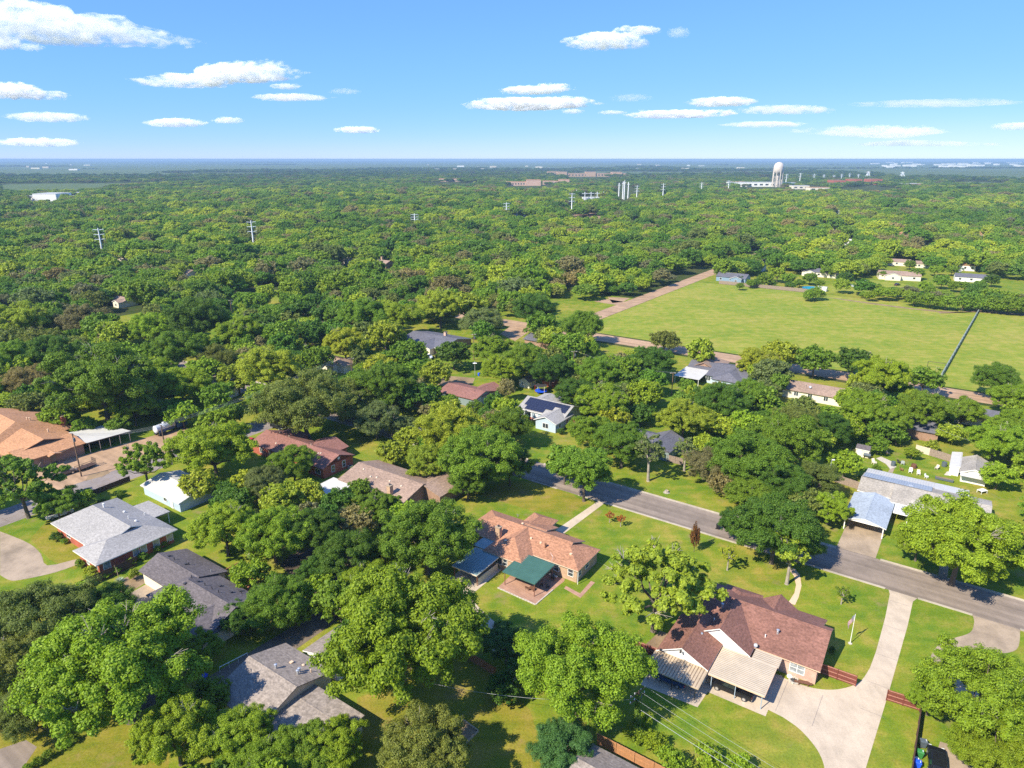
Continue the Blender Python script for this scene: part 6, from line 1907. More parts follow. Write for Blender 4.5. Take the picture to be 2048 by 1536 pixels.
# ------------------------------------------------------------------ poles and pylons
def top_z(x, y, pyt):
    k = (768 - pyt) / FPX
    return CAMH + (k * y * _c - y * _s) / (_c + k * _s)
TOPS = {}
def utility_pole(px, pyb, pyt, label, ang=0.0, transformer=False, m='pole', arm=2.4, name='utility_pole', r=.17, arms=1):
    p = P(px, pyb); z = top_z(p.x, p.y, pyt)
    root = empty(name, p, ang); tag(root, label, 'pole', 'utility poles')
    MB().tube([(0, 0, -.1), (0, 0, z)], [r, r * .7], 10).build('shaft', m, root)
    for k in range(arms):
        zz = z - .35 - k * .9
        MB().box(-arm / 2, arm / 2, .13, .23, zz - .06, zz + .06).build('crossarm', m, root)
        for x in (-arm / 2 + .1, -arm / 5, arm / 5, arm / 2 - .1): MB().lathe([(.05, 0), (.07, .08), (.04, .2), (.06, .24)], (x, .18, zz + .061), 8).build('insulator', 'white', root)
    if transformer: MB().lathe([(.05, 0), (.26, .03), (.26, .8), (.2, .9), (.05, .92)], (.42, 0, z - 1.9), 12).build('transformer', 'plastic_grey', root)
    TOPS[label] = (root, z, arm)
    return root, z
def wire(pts, label, sag=.6, r=.016):
    P3 = []
    for a, b in zip(pts, pts[1:]):
        for i in range(10):
            t = i / 10; q = a.lerp(b, t); q.z -= sag * 4 * t * (1 - t); P3.append(q)
    P3.append(pts[-1])
    o0 = P3[0]
    root = MB().tube([q - o0 for q in P3], r, 5).build('power_line', 'wire'); root.location = o0
    tag(root, label, 'cable', 'overhead cables')
def armpt(lab, x, dz=0.0):
    r_, z, a = TOPS[lab]
    v = Matrix.Rotation(r_.rotation_euler.z, 3, 'Z') @ Vector((x, .18, 0))
    return Vector((r_.location.x + v.x, r_.location.y + v.y, z - .1 + dz))
L1 = 'tall brown utility pole with a crossarm at the corner of the parking lot'
L2 = 'brown utility pole beside the tanker truck'
L3 = 'leaning timber utility pole in the bottom middle with a double crossarm'
utility_pole(163, 953, 867, L1, GA, True, arm=2.6)
utility_pole(335, 925, 850, L2, GA, arm=2.2)
for k, x in enumerate((-1.1, -.3, .5, 1.1)):
    wire([armpt(L1, x), armpt(L2, x * .85), armpt(L2, x * .85) + G(-10, 62, 0) + Vector((0, 0, -.5))], ('outermost left', 'second', 'third', 'outermost right')[k] + ' wire between the two brown poles by the parking lot', 1.0)
wire([armpt(L1, 0, -2.5), G(-176.8, 60.5, 3.2)], 'slack service cable from the corner pole to the tan-roofed hall', .8)
pv, zv = utility_pole(1272, 1466, 1382, L3, GA + R(75), arm=2.9, arms=2, name='ivy_pole')
iv = np.random.default_rng(5)
n_ = 2600
h_ = iv.uniform(0, zv - .5, n_); th = iv.uniform(0, 6.28, n_)
rr_ = (.20 + .28 * iv.random(n_)) * (1.15 - .5 * h_ / zv)
cen = np.stack([rr_ * np.cos(th), rr_ * np.sin(th), h_], 1)
me = leaves_mesh('ivy', cen, np.stack([np.cos(th), np.sin(th), .5 * np.ones(n_)], 1) + iv.normal(scale=.4, size=(n_, 3)), iv.uniform(.07, .13, n_), np.clip(iv.normal(.5, .2, n_), 0, 1), iv)
io = bpy.data.objects.new('ivy_leaves', me); COL.objects.link(io); io.parent = pv; io.color = (.13, .21, .02, 1); tag(io, kind='stuff')
MB().lathe([(.05, 0), (.22, .03), (.22, .7), (.05, .8)], (.5, .1, zv - 1.9), 10).build('transformer', 'plastic_grey', pv)
pn = G(30, 60, 0)
for k, x in enumerate((-1.3, .1, 1.3)):
    a = armpt(L3, x); wire([a, pn + Vector((x * .5, x * .8, zv - .5))], ('first', 'second', 'third', 'fourth')[k] + ' wire running right from the ivy-covered pole', 1.6, .013)
wire([armpt(L3, 0, -2.6), pn + Vector((0, 0, zv - 3.2))], 'thick pale cable low on the ivy-covered pole running right', 1.2, .026)
wire([armpt(L3, -.6, -1.0), G(-58, 52, 4.2)], 'slack cable from the ivy-covered pole left over the lawn', 1.8, .02)
for px, pyb, pyt, lab, tr in ((1343, 790, 745, 'reddish timber pole left of the white patio roof', False), (705, 762, 716, 'timber pole beside the cream gabled house', False),
      (1843, 874, 829, 'reddish leaning pole behind the chair yard', False), (948, 720, 668, 'timber pole with a transformer right of the slate roof with pink chimney', True),
      (1147, 745, 702, 'timber pole with a white transformer above the solar house', True), (516, 790, 766, 'short timber pole in front of the big yellow-green tree', False), (466, 645, 600, 'dark pole with white transformer in the left forest', True), (721, 600, 565, 'bare brown pole in the middle forest', False)):
    utility_pole(px, pyb, pyt, lab, GA + R(40), tr, arm=1.9)
wire([armpt('reddish timber pole left of the white patio roof', .8), armpt('timber pole with a white transformer above the solar house', .8)], 'cable from the reddish pole to the pole above the solar house', 1.5)
wire([armpt('reddish leaning pole behind the chair yard', .8), G(14, 190, 7.5)], 'upper cable from the reddish leaning pole running right', 1.2)
wire([armpt('reddish leaning pole behind the chair yard', -.8, -1.6), G(15, 186, 5.5)], 'lower cable from the reddish leaning pole running right', 1.2)
p = P(1656, 967); z = top_z(p.x, p.y, 918); root = empty('light_pole', p); tag(root, 'thin grey light pole left of the weathered fence', 'pole')
MB().tube([(0, 0, 0), (0, 0, z)], [.09, .06], 8).build('shaft', 'galv', root); MB().obox((.35, 0, z - .2), (.3, 0, 0), (0, .1, 0), (0, 0, .12)).build('lamp_head', 'white', root)
p = P(950, 752); z = top_z(p.x, p.y, 722); root = empty('dish_mast', p); tag(root, 'white dish on a lattice mast behind the grey-green house', 'mast')
MB().tube([(0, 0, 0), (0, 0, z)], .1, 6).build('mast', 'galv', root); MB().lathe([(.05, -.1), (.7, .25), (.72, .3), (.1, .05)], (0, -.2, z - 1), 14).build('dish', 'white', root)
p = P(1147, 668); z = top_z(p.x, p.y, 694 - 26 - 18); 
def pylon(px, pyb, pyt, label, kind='davit', w=1.0, arm=3.6, n=3):
    p = P(px, pyb); z = top_z(p.x, p.y, pyt)
    root = empty('steel_pylon', p, GA + R(60)); tag(root, label, 'pylon', 'steel power poles')
    r = .55 * w
    MB().tube([(0, 0, 0), (0, 0, z)], [r * 1.3, r * .6], 8).build('shaft', 'steelpole', root)
    for k in range(n):
        zz = z - 1.2 - k * min(4.6, z * .17)
        for sg in (-1, 1):
            MB().tube([(0, 0, zz - .3), (sg * arm * w * .6, 0, zz), (sg * arm * w, 0, zz + .15)], [.3 * w, .24 * w, .16 * w], 6).build('arm', 'steelpole', root)
            MB().tube([(sg * arm * w * .95, 0, zz), (sg * arm * w * .95, 0, zz - 1.7)], [.14 * w, .12 * w], 6).build('insulator', 'galv', root)
    return p, z
pylon(206, 512, 456, 'nearest steel pylon in the left forest, by the grey-roofed house')
pylon(508, 496, 441, 'steel pylon standing in the forest left of the middle')
pylon(830, 455, 427, 'steel pylon far off in the middle forest, left of the yard buildings', w=1.2)
pylon(1013, 438, 405, 'steel pylon behind the yard buildings right of the middle', w=1.2)
pylon(1143, 430, 386, 'tall steel pylon at the start of the far curved road', w=1.3)
pylon(1273, 400, 371, 'steel pylon just right of the tall bare substation poles', w=1.4)
pylon(1325, 402, 367, 'pair-like steel pylon two steps right of the substation', w=1.4)
pylon(1402, 388, 365, 'steel pylon between the substation and the water tower', w=1.6)
pylon(1456, 384, 361, 'steel pylon left of the white warehouse', w=1.7)
for i, (px, pyb, pyt) in enumerate(((1571, 371, 348), (1599, 366, 346), (1627, 363, 348), (1647, 360, 349), (1667, 359, 350), (1682, 361, 348), (1698, 360, 347), (1716, 358, 348))):
    pylon(px, pyb, pyt, ('first', 'second', 'third', 'fourth', 'fifth', 'sixth', 'seventh', 'eighth')[i] + ' small steel pole in the line right of the water tower', w=2.0)
def lattice(px, pyb, pyt, label):
    p = P(px, pyb); z = top_z(p.x, p.y, pyt); root = empty('lattice_tower', p); tag(root, label, 'pylon', 'lattice towers')
    for sx in (-1, 1):
        for sy in (-1, 1): MB().tube([(sx * 7, sy * 7, 0), (sx * 1.2, sy * 1.2, z)], 1.0, 4).build('leg', 'steelpole', root)
    for k in range(3): MB().box(-9 + k * 1.5, 9 - k * 1.5, -.8, .8, z - 3 - k * 9, z - 1.6 - k * 9).build('arm', 'steelpole', root)
    for k in range(4):
        h0, h1 = z * k / 4, z * (k + 1) / 4
        w0, w1 = 7 - 5.8 * k / 4, 7 - 5.8 * (k + 1) / 4
        MB().tube([(-w0, -w0, h0), (w1, -w1, h1)], .6, 4).build('brace', 'steelpole', root)
lattice(1735, 356, 343, 'lattice tower right of the red brick blocks, larger one'); lattice(1804, 353, 344, 'lattice tower far right, smaller one')
# substation frames
for px, pyb, pyt, lab in ((1237, 400, 366, 'left tall white pole of the substation'), (1245, 398, 363, 'second tall white pole of the substation'), (1248, 399, 361, 'third and tallest white pole of the substation'), (1255.5, 400, 364, 'right tall white pole of the substation'), (1132, 395, 381, 'short white pole left of the substation yard'), (1153, 395, 380, 'thin white mast above the curved road')):
    p = P(px, pyb); z = top_z(p.x, p.y, pyt); root = empty('steel_mast', p); tag(root, lab, 'pole', 'substation poles')
    MB().tube([(0, 0, 0), (0, 0, z)], [1.0, .7], 8).build('shaft', 'steelpole', root); MB().box(-2.5, 2.5, -.3, .3, z - 4, z - 3.4).build('arm', 'steelpole', root)
p = P(1188, 400); root = empty('substation', p, .3); tag(root, 'grey steel frames of the electric substation behind the curved road', 'substation')
for x in (-18, -6, 6, 18):
    MB().box(x - .5, x + .5, -.5, .5, 0, 14).build('frame_leg', 'steelpole', root); MB().box(x - 5, x + 5, -.4, .4, 11, 12).build('frame_beam', 'steelpole', root)
MB().box(-20, 22, 4, 10, 0, 5).build('control_house', 'white', root)
# water tower
p = P(1553, 374); zt = top_z(p.x, p.y, 324); rt = 9.6 * (p.y * _c + 66 * _s) / FPX
root = empty('water_tower', p, .2); tag(root, 'tall white water tower with a domed tank on many straight legs', 'water tower')
hb_ = zt - 2.0 * rt
mt_ = M['tower'] = plain('tower_paint', (.60, .52, .44), .5, .12, .12)
MB().lathe([(.15 * rt, hb_ - .45 * rt), (.6 * rt, hb_ - .32 * rt), (.9 * rt, hb_ - .02 * rt), (rt, hb_ + .35 * rt), (rt, hb_ + .95 * rt), (.93 * rt, hb_ + 1.35 * rt), (.72 * rt, hb_ + 1.72 * rt), (.38 * rt, hb_ + 1.93 * rt), (.05 * rt, hb_ + 2 * rt)], (0, 0, 0), 28).build('tank', mt_, root, smooth=True)
for k in range(8):
    a = 6.2832 * k / 8; MB().tube([(rt * .96 * math.cos(a), rt * .96 * math.sin(a), 0), (rt * .96 * math.cos(a), rt * .96 * math.sin(a), hb_ + .6 * rt)], .085 * rt, 10).build('leg', mt_, root)
MB().tube([(0, 0, 0), (0, 0, hb_)], .2 * rt, 12).build('riser', mt_, root)
for zz in (hb_ * .33, hb_ * .68):
    for k in range(8):
        a, b = 6.2832 * k / 8, 6.2832 * (k + 1) / 8
        MB().tube([(rt * .96 * math.cos(a), rt * .96 * math.sin(a), zz), (rt * .96 * math.cos(b), rt * .96 * math.sin(b), zz)], .025 * rt, 6).build('strut', mt_, root)

# ------------------------------------------------------------------ garden things
p = P(1700, 1287); zf_ = top_z(p.x, p.y, 1228)
root = empty('flagpole', p); tag(root, 'white flagpole on the lawn beside the long concrete drive', 'flagpole')
MB().tube([(0, 0, 0), (0, 0, zf_)], [.06, .035], 10).build('shaft', 'white', root); MB().lathe([(.02, 0), (.07, .06), (.02, .13)], (0, 0, zf_), 8).build('finial', 'darkmetal', root)
MB().lathe([(.3, 0), (.3, .08), (.08, .14)], (0, 0, 0), 12).build('base', 'stone', root)
fl = MB(); nx, nz = 16, 13
def fp(i, j):                                                  # a limp flag: the fly end hangs down
    s, t = i / nx, j / nz
    return (-.06 - 1.05 * s * (1 - .15 * t), .12 * math.sin(s * 9 + t * 2) * s - .35 * s, zf_ - .15 - t * 1.05 - 1.0 * s * s - .25 * s)
for i in range(nx):
    for j in range(nz):
        canton = i < 7 and j < 7
        fl.add([fp(i, j), fp(i + 1, j), fp(i + 1, j + 1), fp(i, j + 1)], [(0, 1, 2, 3)], 2 if canton else (0 if j % 2 == 0 else 1))
flo = fl.build('flag', ['flag_red' if 'flag_red' in M else 'light_red', 'label_white', 'blue_paint'])
flo.location = p; tag(flo, 'limp flag with red and white stripes and a dark blue corner', 'flag')
stars = MB()
for r_ in range(5):
    for c_ in range(6):
        a = Vector(fp(.6 + c_ * 1.1, .7 + r_ * 1.3)) + Vector((0, -.012, 0)); stars.obox(a, (.022, 0, 0), (0, .003, 0), (0, 0, .022))
tag(stars.build('stars', 'label_white', flo), kind='stuff')

def bin_(p, ang, body, lid, label):
    root = empty('wheelie_bin', p, ang); tag(root, label, 'bin', 'wheelie bins by the fence')
    b = MB(); b.add([(-.24, -.28, .06), (.24, -.28, .06), (.24, .28, .06), (-.24, .28, .06), (-.32, -.40, 1.0), (.32, -.40, 1.0), (.32, .36, 1.0), (-.32, .36, 1.0)], [(0, 3, 2, 1), (4, 5, 6, 7), (0, 1, 5, 4), (1, 2, 6, 5), (2, 3, 7, 6), (3, 0, 4, 7)])
    b.build('body', body, root, bevel=.03)
    l_ = MB(); l_.add([(-.34, -.44, 1.01), (.34, -.44, 1.01), (.34, .42, 1.01), (-.34, .42, 1.01), (-.28, -.34, 1.12), (.28, -.34, 1.12), (.30, .38, 1.10), (-.30, .38, 1.10)], [(0, 3, 2, 1), (4, 5, 6, 7), (0, 1, 5, 4), (1, 2, 6, 5), (2, 3, 7, 6), (3, 0, 4, 7)])
    l_.build('lid', lid, root, bevel=.02)
    for x in (-.15, .02): MB().box(x, x + .13, -.30, -.22, 1.121, 1.128).build('sticker', 'label_white', root)
    for x in (-.27, .27): MB().tube([(x - .03, .34, .13), (x + .03, .34, .13)], .13, 10).build('wheel', 'tyre', root)
bin_(P(1845, 1494), GA + R(110), 'plastic_grey', 'plastic_grey', 'dark grey wheelie bin, uppermost of three by the dark fence')
bin_(P(1838, 1515), GA + R(100), 'plastic_green', 'plastic_green', 'green wheelie bin between the grey and the blue bin')
bin_(P(1833, 1536), GA + R(95), 'plastic_blue', 'plastic_blue', 'bright blue wheelie bin at the bottom edge')
bx_ = MB().box(-.3, .3, -.2, .2, 0, .45).build('storage_box', 'white', None, bevel=.03); bx_.location = P(1831, 1521); tag(bx_, 'small pale box between the green and blue bins', 'box')
bin_(PB := P(958, 752), GA, 'plastic_blue', 'plastic_blue', 'blue bin on the grass beside the dish mast')
bin_(P(410, 1362), GA, 'plastic_blue', 'plastic_blue', 'blue bin left of the alley by the grey gable roof')
bin_(P(1436, 1058), GA + R(90), 'black_paint', 'black_paint', 'black bin at the kerb left of the dark spreading tree')

def chair(p, ang, m, label, name='garden_chair', s=1.0, cat='chair', group='garden chairs in the yard'):
    root = empty(name, p, ang); root.scale = (s * .72,) * 3; tag(root, label, cat, group)
    MB().box(-.33, .33, -.33, .33, .36, .43).build('seat', m, root)
    b = MB(); b.obox((0, .42, .75), (.33, 0, 0), (0, .03, -.008), (0, .14, .38)); b.build('backrest', m, root)
    for x in (-.33, .33): MB().box(x - .06, x + .06, -.35, .36, .58, .62).build('armrest', m, root)
    for x in (-.3, .3):
        for y in (-.3, .3): MB().box(x - .035, x + .035, y - .035, y + .035, 0, .359 if y > 0 else .579).build('leg', m, root)
def z13(x, y): return P(1690 + x / 6.827, 870 + y / 6.827)
chair(z13(735, 385), 2.0, 'darkmetal', 'black garden chair left of the silver one', s=1.3)
chair(z13(785, 402), 2.6, 'silver_paint', 'silver lounger chair right of the black garden chair', s=1.4)
chair(z13(770, 487), 1.0, 'timber', 'brown wooden garden chair left of the rusty fire barrel', s=1.3)
chair(z13(890, 515), -.6, 'white', 'white garden chair below the rusty fire barrel', s=1.4)
chair(z13(1000, 545), -.4, 'cream', 'cream garden chair between the two white chairs', s=1.4)
chair(z13(1110, 588), .5, 'white', 'white chair with a dark seat nearest the corrugated strip', s=1.2)
chair(z13(1250, 468), -1.0, 'beige', 'tan armchair left of the blue-grey barrel', s=1.3)
chair(z13(580, 262), .4, 'wood_pale', 'tan chair alone near the cream shed', s=1.3)
chair(z13(395, 400), .2, 'cream', 'cream bench-like chair between the shed and the roof corner', s=1.6)
chair(z13(210, 265), .0, 'white', 'white chair in front of the cream shed', s=1.0)
def barrel(p, m, label, r=.42, h=.95):
    root = empty('barrel', p); tag(root, label, 'barrel', 'barrels in the yard')
    MB().lathe([(r * .94, 0), (r, h * .3), (r * .97, h * .33), (r, h * .66), (r * .97, h * .7), (r * .96, h), (r * .85, h), (r * .84, h * .9)], (0, 0, 0), 16).build('shell', m, root)
    MB().lathe([(r * .985, h * .31), (r * 1.03, h * .33), (r * .985, h * .35)], (0, 0, 0), 16).build('hoop', m, root)
barrel(z13(935, 450), 'rust', 'rusty fire barrel in the middle of the chair yard', .6, 1.0)
barrel(z13(1350, 428), 'plastic_grey', 'blue-grey barrel near the small white garage', .55, 1.1)
barrel(z13(655, 420), 'plastic_grey', 'grey barrel at the bend of the pale yard path', .5, 1.1)
barrel(z13(1003, 270), 'white', 'white drum by the whitewashed fence', .4, .8)
t_ = empty('planter_trough', z13(1352, 622), GA); tag(t_, 'long dark trough planter on the lawn beside the corrugated strip', 'planter')
MB().box(-1.8, 1.8, -.4, .4, .12, .6).build('trough', 'plastic_grey', t_)
for x in (-1.5, 1.5): MB().box(x - .1, x + .1, -.35, .35, 0, .119).build('foot', 'darkmetal', t_)
MB().box(-1.7, 1.7, -.3, .3, .601, .64).build('soil', 'dirt', t_)
t_ = empty('smoker_grill', z13(295, 318), GA); tag(t_, 'grey smoker grill in front of the cream shed', 'grill')
MB().tube([(-.8, 0, .9), (.8, 0, .9)], .42, 14).build('drum', 'plastic_grey', t_)
for x in (-.6, .6): MB().box(x - .04, x + .04, -.3, .3, 0, .6).build('leg', 'darkmetal', t_)
MB().tube([(.6, 0, 1.25), (.6, 0, 1.9)], .07, 8).build('stack', 'darkmetal', t_)
def table(p, ang, m, label, w=1.2, d=.8, h=.72, name='garden_table'):
    root = empty(name, p, ang); tag(root, label, 'table')
    MB().box(-w / 2, w / 2, -d / 2, d / 2, h - .06, h).build('tabletop', m, root)
    for x in (-w / 2 + .08, w / 2 - .08):
        for y in (-d / 2 + .08, d / 2 - .08): MB().box(x - .04, x + .04, y - .04, y + .04, 0, h - .061).build('leg', m, root)
table(z13(1868, 790), .3, 'white', 'white table under the tree right of the long pale roof', 1.8, 1.2)
table(P(1064, 1180), a34, 'rust', 'low brown table on the sunny part of the brick patio', 1.0, .8, .45)
for i, (px, py) in enumerate(((1052, 1178), (1057, 1181))):
    s_ = empty('stool', P(px, py), .4 * i); tag(s_, ('brown stool left of the low patio table, farther one', 'brown stool left of the low patio table, nearer one')[i], 'stool', 'patio stools')
    MB().lathe([(.22, .38), (.24, .42), (.22, .46)], (0, 0, 0), 10).build('seat', 'rust', s_)
    for a in (0, 2.1, 4.2): MB().tube([(.12 * math.cos(a), .12 * math.sin(a), .38), (.2 * math.cos(a), .2 * math.sin(a), 0)], .025, 5).build('leg', 'darkmetal', s_)
g_ = empty('barbecue_grill', P(1106, 1159), a34); tag(g_, 'grill with side shelves under the green canopy near the wall', 'grill')
MB().box(-.35, .35, -.25, .25, .3, .85).build('cabinet', 'darkmetal', g_); MB().tube([(-.36, 0, .9), (.36, 0, .9)], .27, 12).build('hood', 'plastic_grey', g_)
for x in (-.6, .6): MB().box(x - .24, x + .24, -.22, .22, .82, .86).build('side_shelf', 'galv', g_)
for x in (-.3, .3):
    for y in (-.2, .2): MB().box(x - .03, x + .03, y - .03, y + .03, 0, .299).build('leg', 'darkmetal', g_)
chair(P(1096, 1176), 1.2, 'darkmetal', 'dark chair under the green canopy, left of the grill', group='patio chairs')
chair(P(1083, 1172), 3.0, 'darkmetal', 'dark chair under the front edge of the green canopy', group='patio chairs')
w_ = empty('well_lid', P(1579, 1354)); tag(w_, 'round white lid on the grass below the pink brick window', 'lid'); MB().lathe([(.36, 0), (.38, .2), (.34, .24), (.05, .27)], (0, 0, 0), 18).build('disc', 'white', w_); MB().tube([(-.1, 0, .26), (0, 0, .34), (.1, 0, .26)], .02, 5).build('handle', 'galv', w_)
f_ = empty('fire_pit', P(1588, 1362)); tag(f_, 'stone ringed fire pit on the grass in front of the pink brick wall', 'fire pit')
for i in range(11): MB().obox((.62 * math.cos(i * .571), .62 * math.sin(i * .571), .1), Vector((math.cos(i * .571), math.sin(i * .571), 0)) * .13, Vector((-math.sin(i * .571), math.cos(i * .571), 0)) * .16, (0, 0, .1)).build('stone', 'stone', f_)
MB().lathe([(.48, 0), (.48, .06), (.05, .1)], (0, 0, 0), 14).build('ash', 'darkmetal', f_)
MB().tube([(.1, .2, .1), (-.1, -.2, .75)], .05, 6).build('log', 'bark', f_)
b_ = empty('garden_bench', P(1606, 1369), a34 + .3); tag(b_, 'rusty double bench on the grass right of the fire pit', 'bench')
MB().box(-.7, .7, -.3, .3, .38, .46).build('seat', 'rust', b_)
for x in (-.95, .95): MB().box(x - .22, x + .22, -.2, .2, .30, .36).build('side_shelf', 'rust', b_)
for x in (-.6, .6):
    for y in (-.25, .25): MB().box(x - .05, x + .05, y - .05, y + .05, 0, .379).build('leg', 'rust', b_)
# sandbox
s_ = empty('sandbox', P(944, 1462), GA); tag(s_, 'square timber framed sandbox on the lawn at the bottom', 'sandbox')
q = [P(*v) - P(944, 1462) for v in ((926, 1441), (957, 1463), (932, 1488), (900, 1466))]
s_.rotation_euler = (0, 0, 0)
for a, b in zip(q, q[1:] + q[:1]):
    d_ = (b - a).normalized(); m_ = a.lerp(b, .5); MB().obox((m_.x, m_.y, .12), d_ * ((b - a).length / 2 - .06), Vector((-d_.y, d_.x, 0)) * .06, (0, 0, .12)).build('frame_board', 'wood_pale', s_)
MB().add([(v.x, v.y, .03) for v in ccw(q)], [(0, 1, 2, 3)]).build('sand', 'dirt', s_)
MB().tube([(q[0].x, q[0].y, 0), (q[0].x, q[0].y, 1.0)], .04, 6).build('corner_post', 'wood_pale', s_)
# trampoline behind the solar house
t_ = empty('trampoline', P(1082, 786)); tag(t_, 'round trampoline with a safety net and coloured poles', 'trampoline')
MB().lathe([(1.75, .74), (1.95, .78), (1.95, .86), (1.75, .88)], (0, 0, 0), 24).build('rim_pad', 'plastic_blue', t_)
MB().lathe([(1.74, .80), (1.74, .82)], (0, 0, 0), 24).build('mat', 'darkmetal', t_)
for k in range(6):
    a = k * 1.047; MB().tube([(1.9 * math.cos(a), 1.9 * math.sin(a), 0), (1.9 * math.cos(a), 1.9 * math.sin(a), 2.6)], .06, 6).build('net_pole', ('light_red', 'plastic_blue', 'cream')[k % 3], t_)
MB().lathe([(1.85, 2.5), (1.9, 2.55), (1.85, 2.6)], (0, 0, 0), 24).build('net_ring', 'darkmetal', t_)
# pool
p_ = P(1622, 580); t_ = empty('swimming_pool', p_); tag(t_, 'round turquoise swimming pool above ground behind the field fence', 'swimming pool')
MB().lathe([(4.7, 0), (4.75, 1.25), (4.85, 1.3), (4.6, 1.32), (4.55, 1.0)], (0, 0, 0), 32).build('pool_wall', 'shutter_blue', t_); MB().lathe([(4.54, 1.12), (4.54, 1.15)], (0, 0, 0), 32).build('water', 'pool', t_)
h = House('garden_shed', 'white shed right behind the turquoise pool', 'shed', o=(P(1644, 582).x, P(1644, 582).y), ang=GA, grid=False)
h.roof('x', -2.5, 2.5, [(-1.8, 2), (0, 2.6), (1.8, 2)], m='white_metal', trim='white', wall='white', ov=.1)
h.door('y-', -1.7, 0, .9, 1.8, 'beige')
# agave, saplings, brown cypress, stump
ag = empty('agave', P(240, 1164)); tag(ag, 'spiky grey-green agave with a tall dry flower stalk by the brown fence', 'plant')
M['agave'] = plain('agave_leaf', (.22, .29, .20), .6, .2, 3)
for i in range(30):
    a = i * 2.4; e = .25 + .75 * (i / 30); L2_ = 1.25 - .25 * e
    d_ = Vector((math.cos(a) * math.cos(e), math.sin(a) * math.cos(e), math.sin(e))); s2 = Vector((-math.sin(a), math.cos(a), 0))
    mb = MB(); b0 = Vector((0, 0, .1)); m1 = b0 + d_ * L2_ * .5; tip = b0 + d_ * L2_ - Vector((0, 0, .12))
    mb.add([b0 - s2 * .06, b0 + s2 * .06, m1 + s2 * .08, tip, m1 - s2 * .08, m1 - Vector((0, 0, .05))], [(0, 1, 2, 4), (4, 2, 3), (0, 5, 1), (1, 5, 2), (2, 5, 3), (3, 5, 4), (4, 5, 0)]); mb.build('leaf', 'agave', ag)
MB().tube([(0, 0, 0), (-.15, 0, 2.2), (-.4, 0, 3.4)], [.06, .05, .02], 6).build('flower_stalk', 'wood_pale', ag)
for px, py, lab in ((1219, 1040, 'left of two orange-leaved saplings on the front lawn'), (1241, 1048, 'right of two orange-leaved saplings on the front lawn')):
    r_ = place_tree(0, 0, 0, 'thin', 'brown', lab, 'sapling', w=(*P(px, py + 5)[:2], .95), group='orange saplings')
    for o in COL.objects:
        if o.parent == r_ and o.name.startswith('crown'): o.color = (.42, .13, .02, 1)
TREES[-1]['kind'] = TREES[-2]['kind'] = 'bush'
cy = place_tree(0, 0, 0, 'bush', 'brown', 'narrow rust-brown evergreen beside the yellow-green tree', 'cypress_tree', w=(*P(1388, 1103)[:2], 1.0), squash=4.0)
for o in COL.objects:
    if o.parent == cy and o.name.startswith('crown'): o.color = (.20, .09, .03, 1)
st_ = empty('tree_stump', P(1333, 985)); tag(st_, 'grey tree stump on the lawn across the street', 'stump'); MB().tube([(0, 0, 0), (0, 0, .18), (.05, 0, .5)], [.75, .5, .42], 9).build('stump', 'palebark', st_)
MB().lathe([(.40, .502), (.40, .51)], (.05, 0, 0), 9).build('cut_face', 'wood_pale', st_)
# ------------------------------------------------------------------ labels of the many trees: look, form and the landmark they stand by
LM = [(1480, 1250, 'the maroon roof'), (1080, 1090, 'the orange-brown roof'), (1055, 1140, 'the green canopy'), (1800, 1000, 'the long pale roof'), (1740, 1020, 'the blue-grey carport'),
      (1950, 940, 'the small white garage'), (1725, 905, 'the cream shed'), (230, 1060, 'the pale-roofed red brick house'), (350, 985, 'the white shed'), (380, 1180, 'the charcoal roof'),
      (560, 1350, 'the long grey gable roof'), (600, 900, 'the star house'), (760, 960, 'the tan brick chimney'), (70, 880, 'the tan-roofed hall'), (200, 870, 'the flat white carport'),
      (340, 862, 'the tanker truck'), (1095, 820, 'the solar panel house'), (1310, 895, 'the dark grey house'), (1410, 750, 'the white patio roof'), (1630, 775, 'the long cream house'),
      (1770, 860, 'the hidden brown brick house'), (1960, 830, 'the cream house with a dark roof'), (870, 685, 'the slate roof with pink chimney'), (930, 785, 'the grey-green house'), (665, 725, 'the cream gable'),
      (440, 785, 'the white gable in the left clearing'), (625, 645, 'the shaded pinkish brick house'), (245, 605, 'the brown-roofed house in the left clearing'), (85, 632, 'the pale metal roofs at left'),
      (1560, 680, 'the big field'), (1300, 600, 'the brown field road'), (1465, 560, 'the blue house'), (1622, 577, 'the round pool'), (1795, 555, 'the cream house beyond the field'), (1935, 555, 'the grey-roofed white house'),
      (1880, 745, 'the screen fence'), (205, 485, 'the nearest left pylon'), (507, 470, 'the second left pylon'), (376, 548, 'the sandy left clearing'), (768, 530, 'the chimney deep in the forest'),
      (1277, 1425, 'the ivy pole'), (1700, 1260, 'the flagpole'), (1870, 1310, 'the concrete loop'), (940, 1465, 'the sandbox'), (1200, 985, 'the grey street'), (1250, 690, 'the near brown road'),
      (1085, 770, 'the trampoline'), (975, 1230, 'the curved driveway'), (240, 1160, 'the agave'), (100, 1505, 'the dark path'), (1840, 1510, 'the wheelie bins'), (560, 1270, 'the shaded alley')]
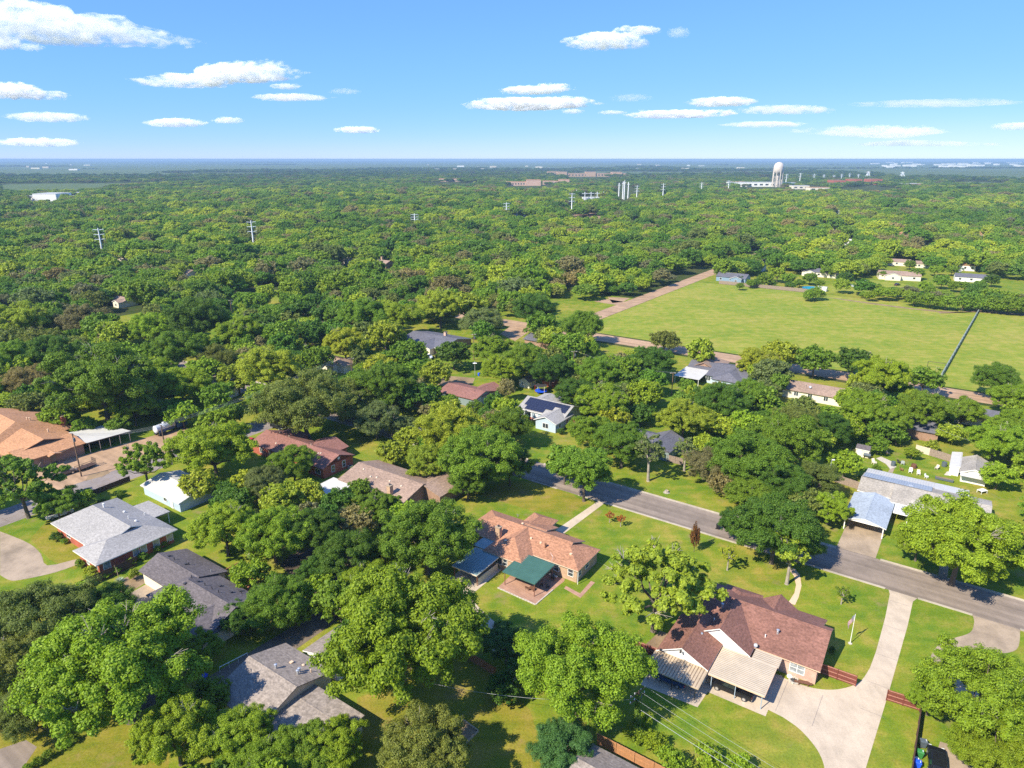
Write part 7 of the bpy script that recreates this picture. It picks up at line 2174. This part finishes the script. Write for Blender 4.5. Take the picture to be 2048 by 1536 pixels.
ORD = ['', 'second ', 'third ', 'fourth ', 'fifth ', 'sixth ', 'seventh ', 'eighth ', 'ninth ']
def relation(t, m):
    dx, dy = t['px'] - m[0], t['py'] - m[1]
    if abs(dx) > abs(dy) * 1.3: return 'left of' if dx < 0 else 'right of'
    return 'beyond' if dy < 0 else 'in front of'
def size_word(t): return 'huge' if t['rad'] > 9.5 else 'large' if t['rad'] > 6.5 else 'medium' if t['rad'] > 4.2 else 'small'
keyed = {}
for t in TREES:
    if t['px'] == 0: t['px'], t['py'], _ = proj(t['x'], t['y'], 1)
    c = sorted(LM, key=lambda m: (m[0] - t['px']) ** 2 + ((m[1] - t['py']) * 1.3) ** 2)
    t['near2'] = c[:6]
    t['rel'] = [(relation(t, m), m) for m in c[:6]]
used = set(t['label'] for t in TREES if t['label'])
for t in sorted(TREES, key=lambda t: min((m[0] - t['px']) ** 2 + (m[1] - t['py']) ** 2 for m in LM)):
    if not t['label']:
        kind = 'bush' if t['kind'] == 'bush' else 'tree'
        base = f"{size_word(t)} {WORD[t['look']]} {'' if kind == 'bush' else t['form'] + ' '}{kind}"
        opts = [f"{base} {rel} {m[2]}" for rel, m in t['rel'][:2]]
        for o1 in t['rel'][:3]:
            for o2 in t['rel'][1:5]:
                if o1[1] is not o2[1]: opts.append(f"{base} {o1[0]} {o1[1][2]}, {o2[0]} {o2[1][2]}")
        opts = [o for o in opts if len(o.split()) <= 16]
        opts = [o for o in opts if o not in used] or [f"{o_}{base} {t['rel'][0][0]} {t['rel'][0][1][2]}" for o_ in ORD[1:] if f"{o_}{base} {t['rel'][0][0]} {t['rel'][0][1][2]}" not in used]
        t['label'] = opts[0]
        used.add(opts[0])
    t['o']['label'] = t['label']
    if t['kind'] == 'bush':
        t['o']['category'] = t['o'].get('category') if t['o'].get('category') != 'tree' or t['o'].name.startswith(('sapling', 'cypress')) else 'bush'
        if not t['o'].get('group'): t['o']['group'] = 'garden bushes'
    else: t['o']['group'] = 'trees of the neighbourhood'
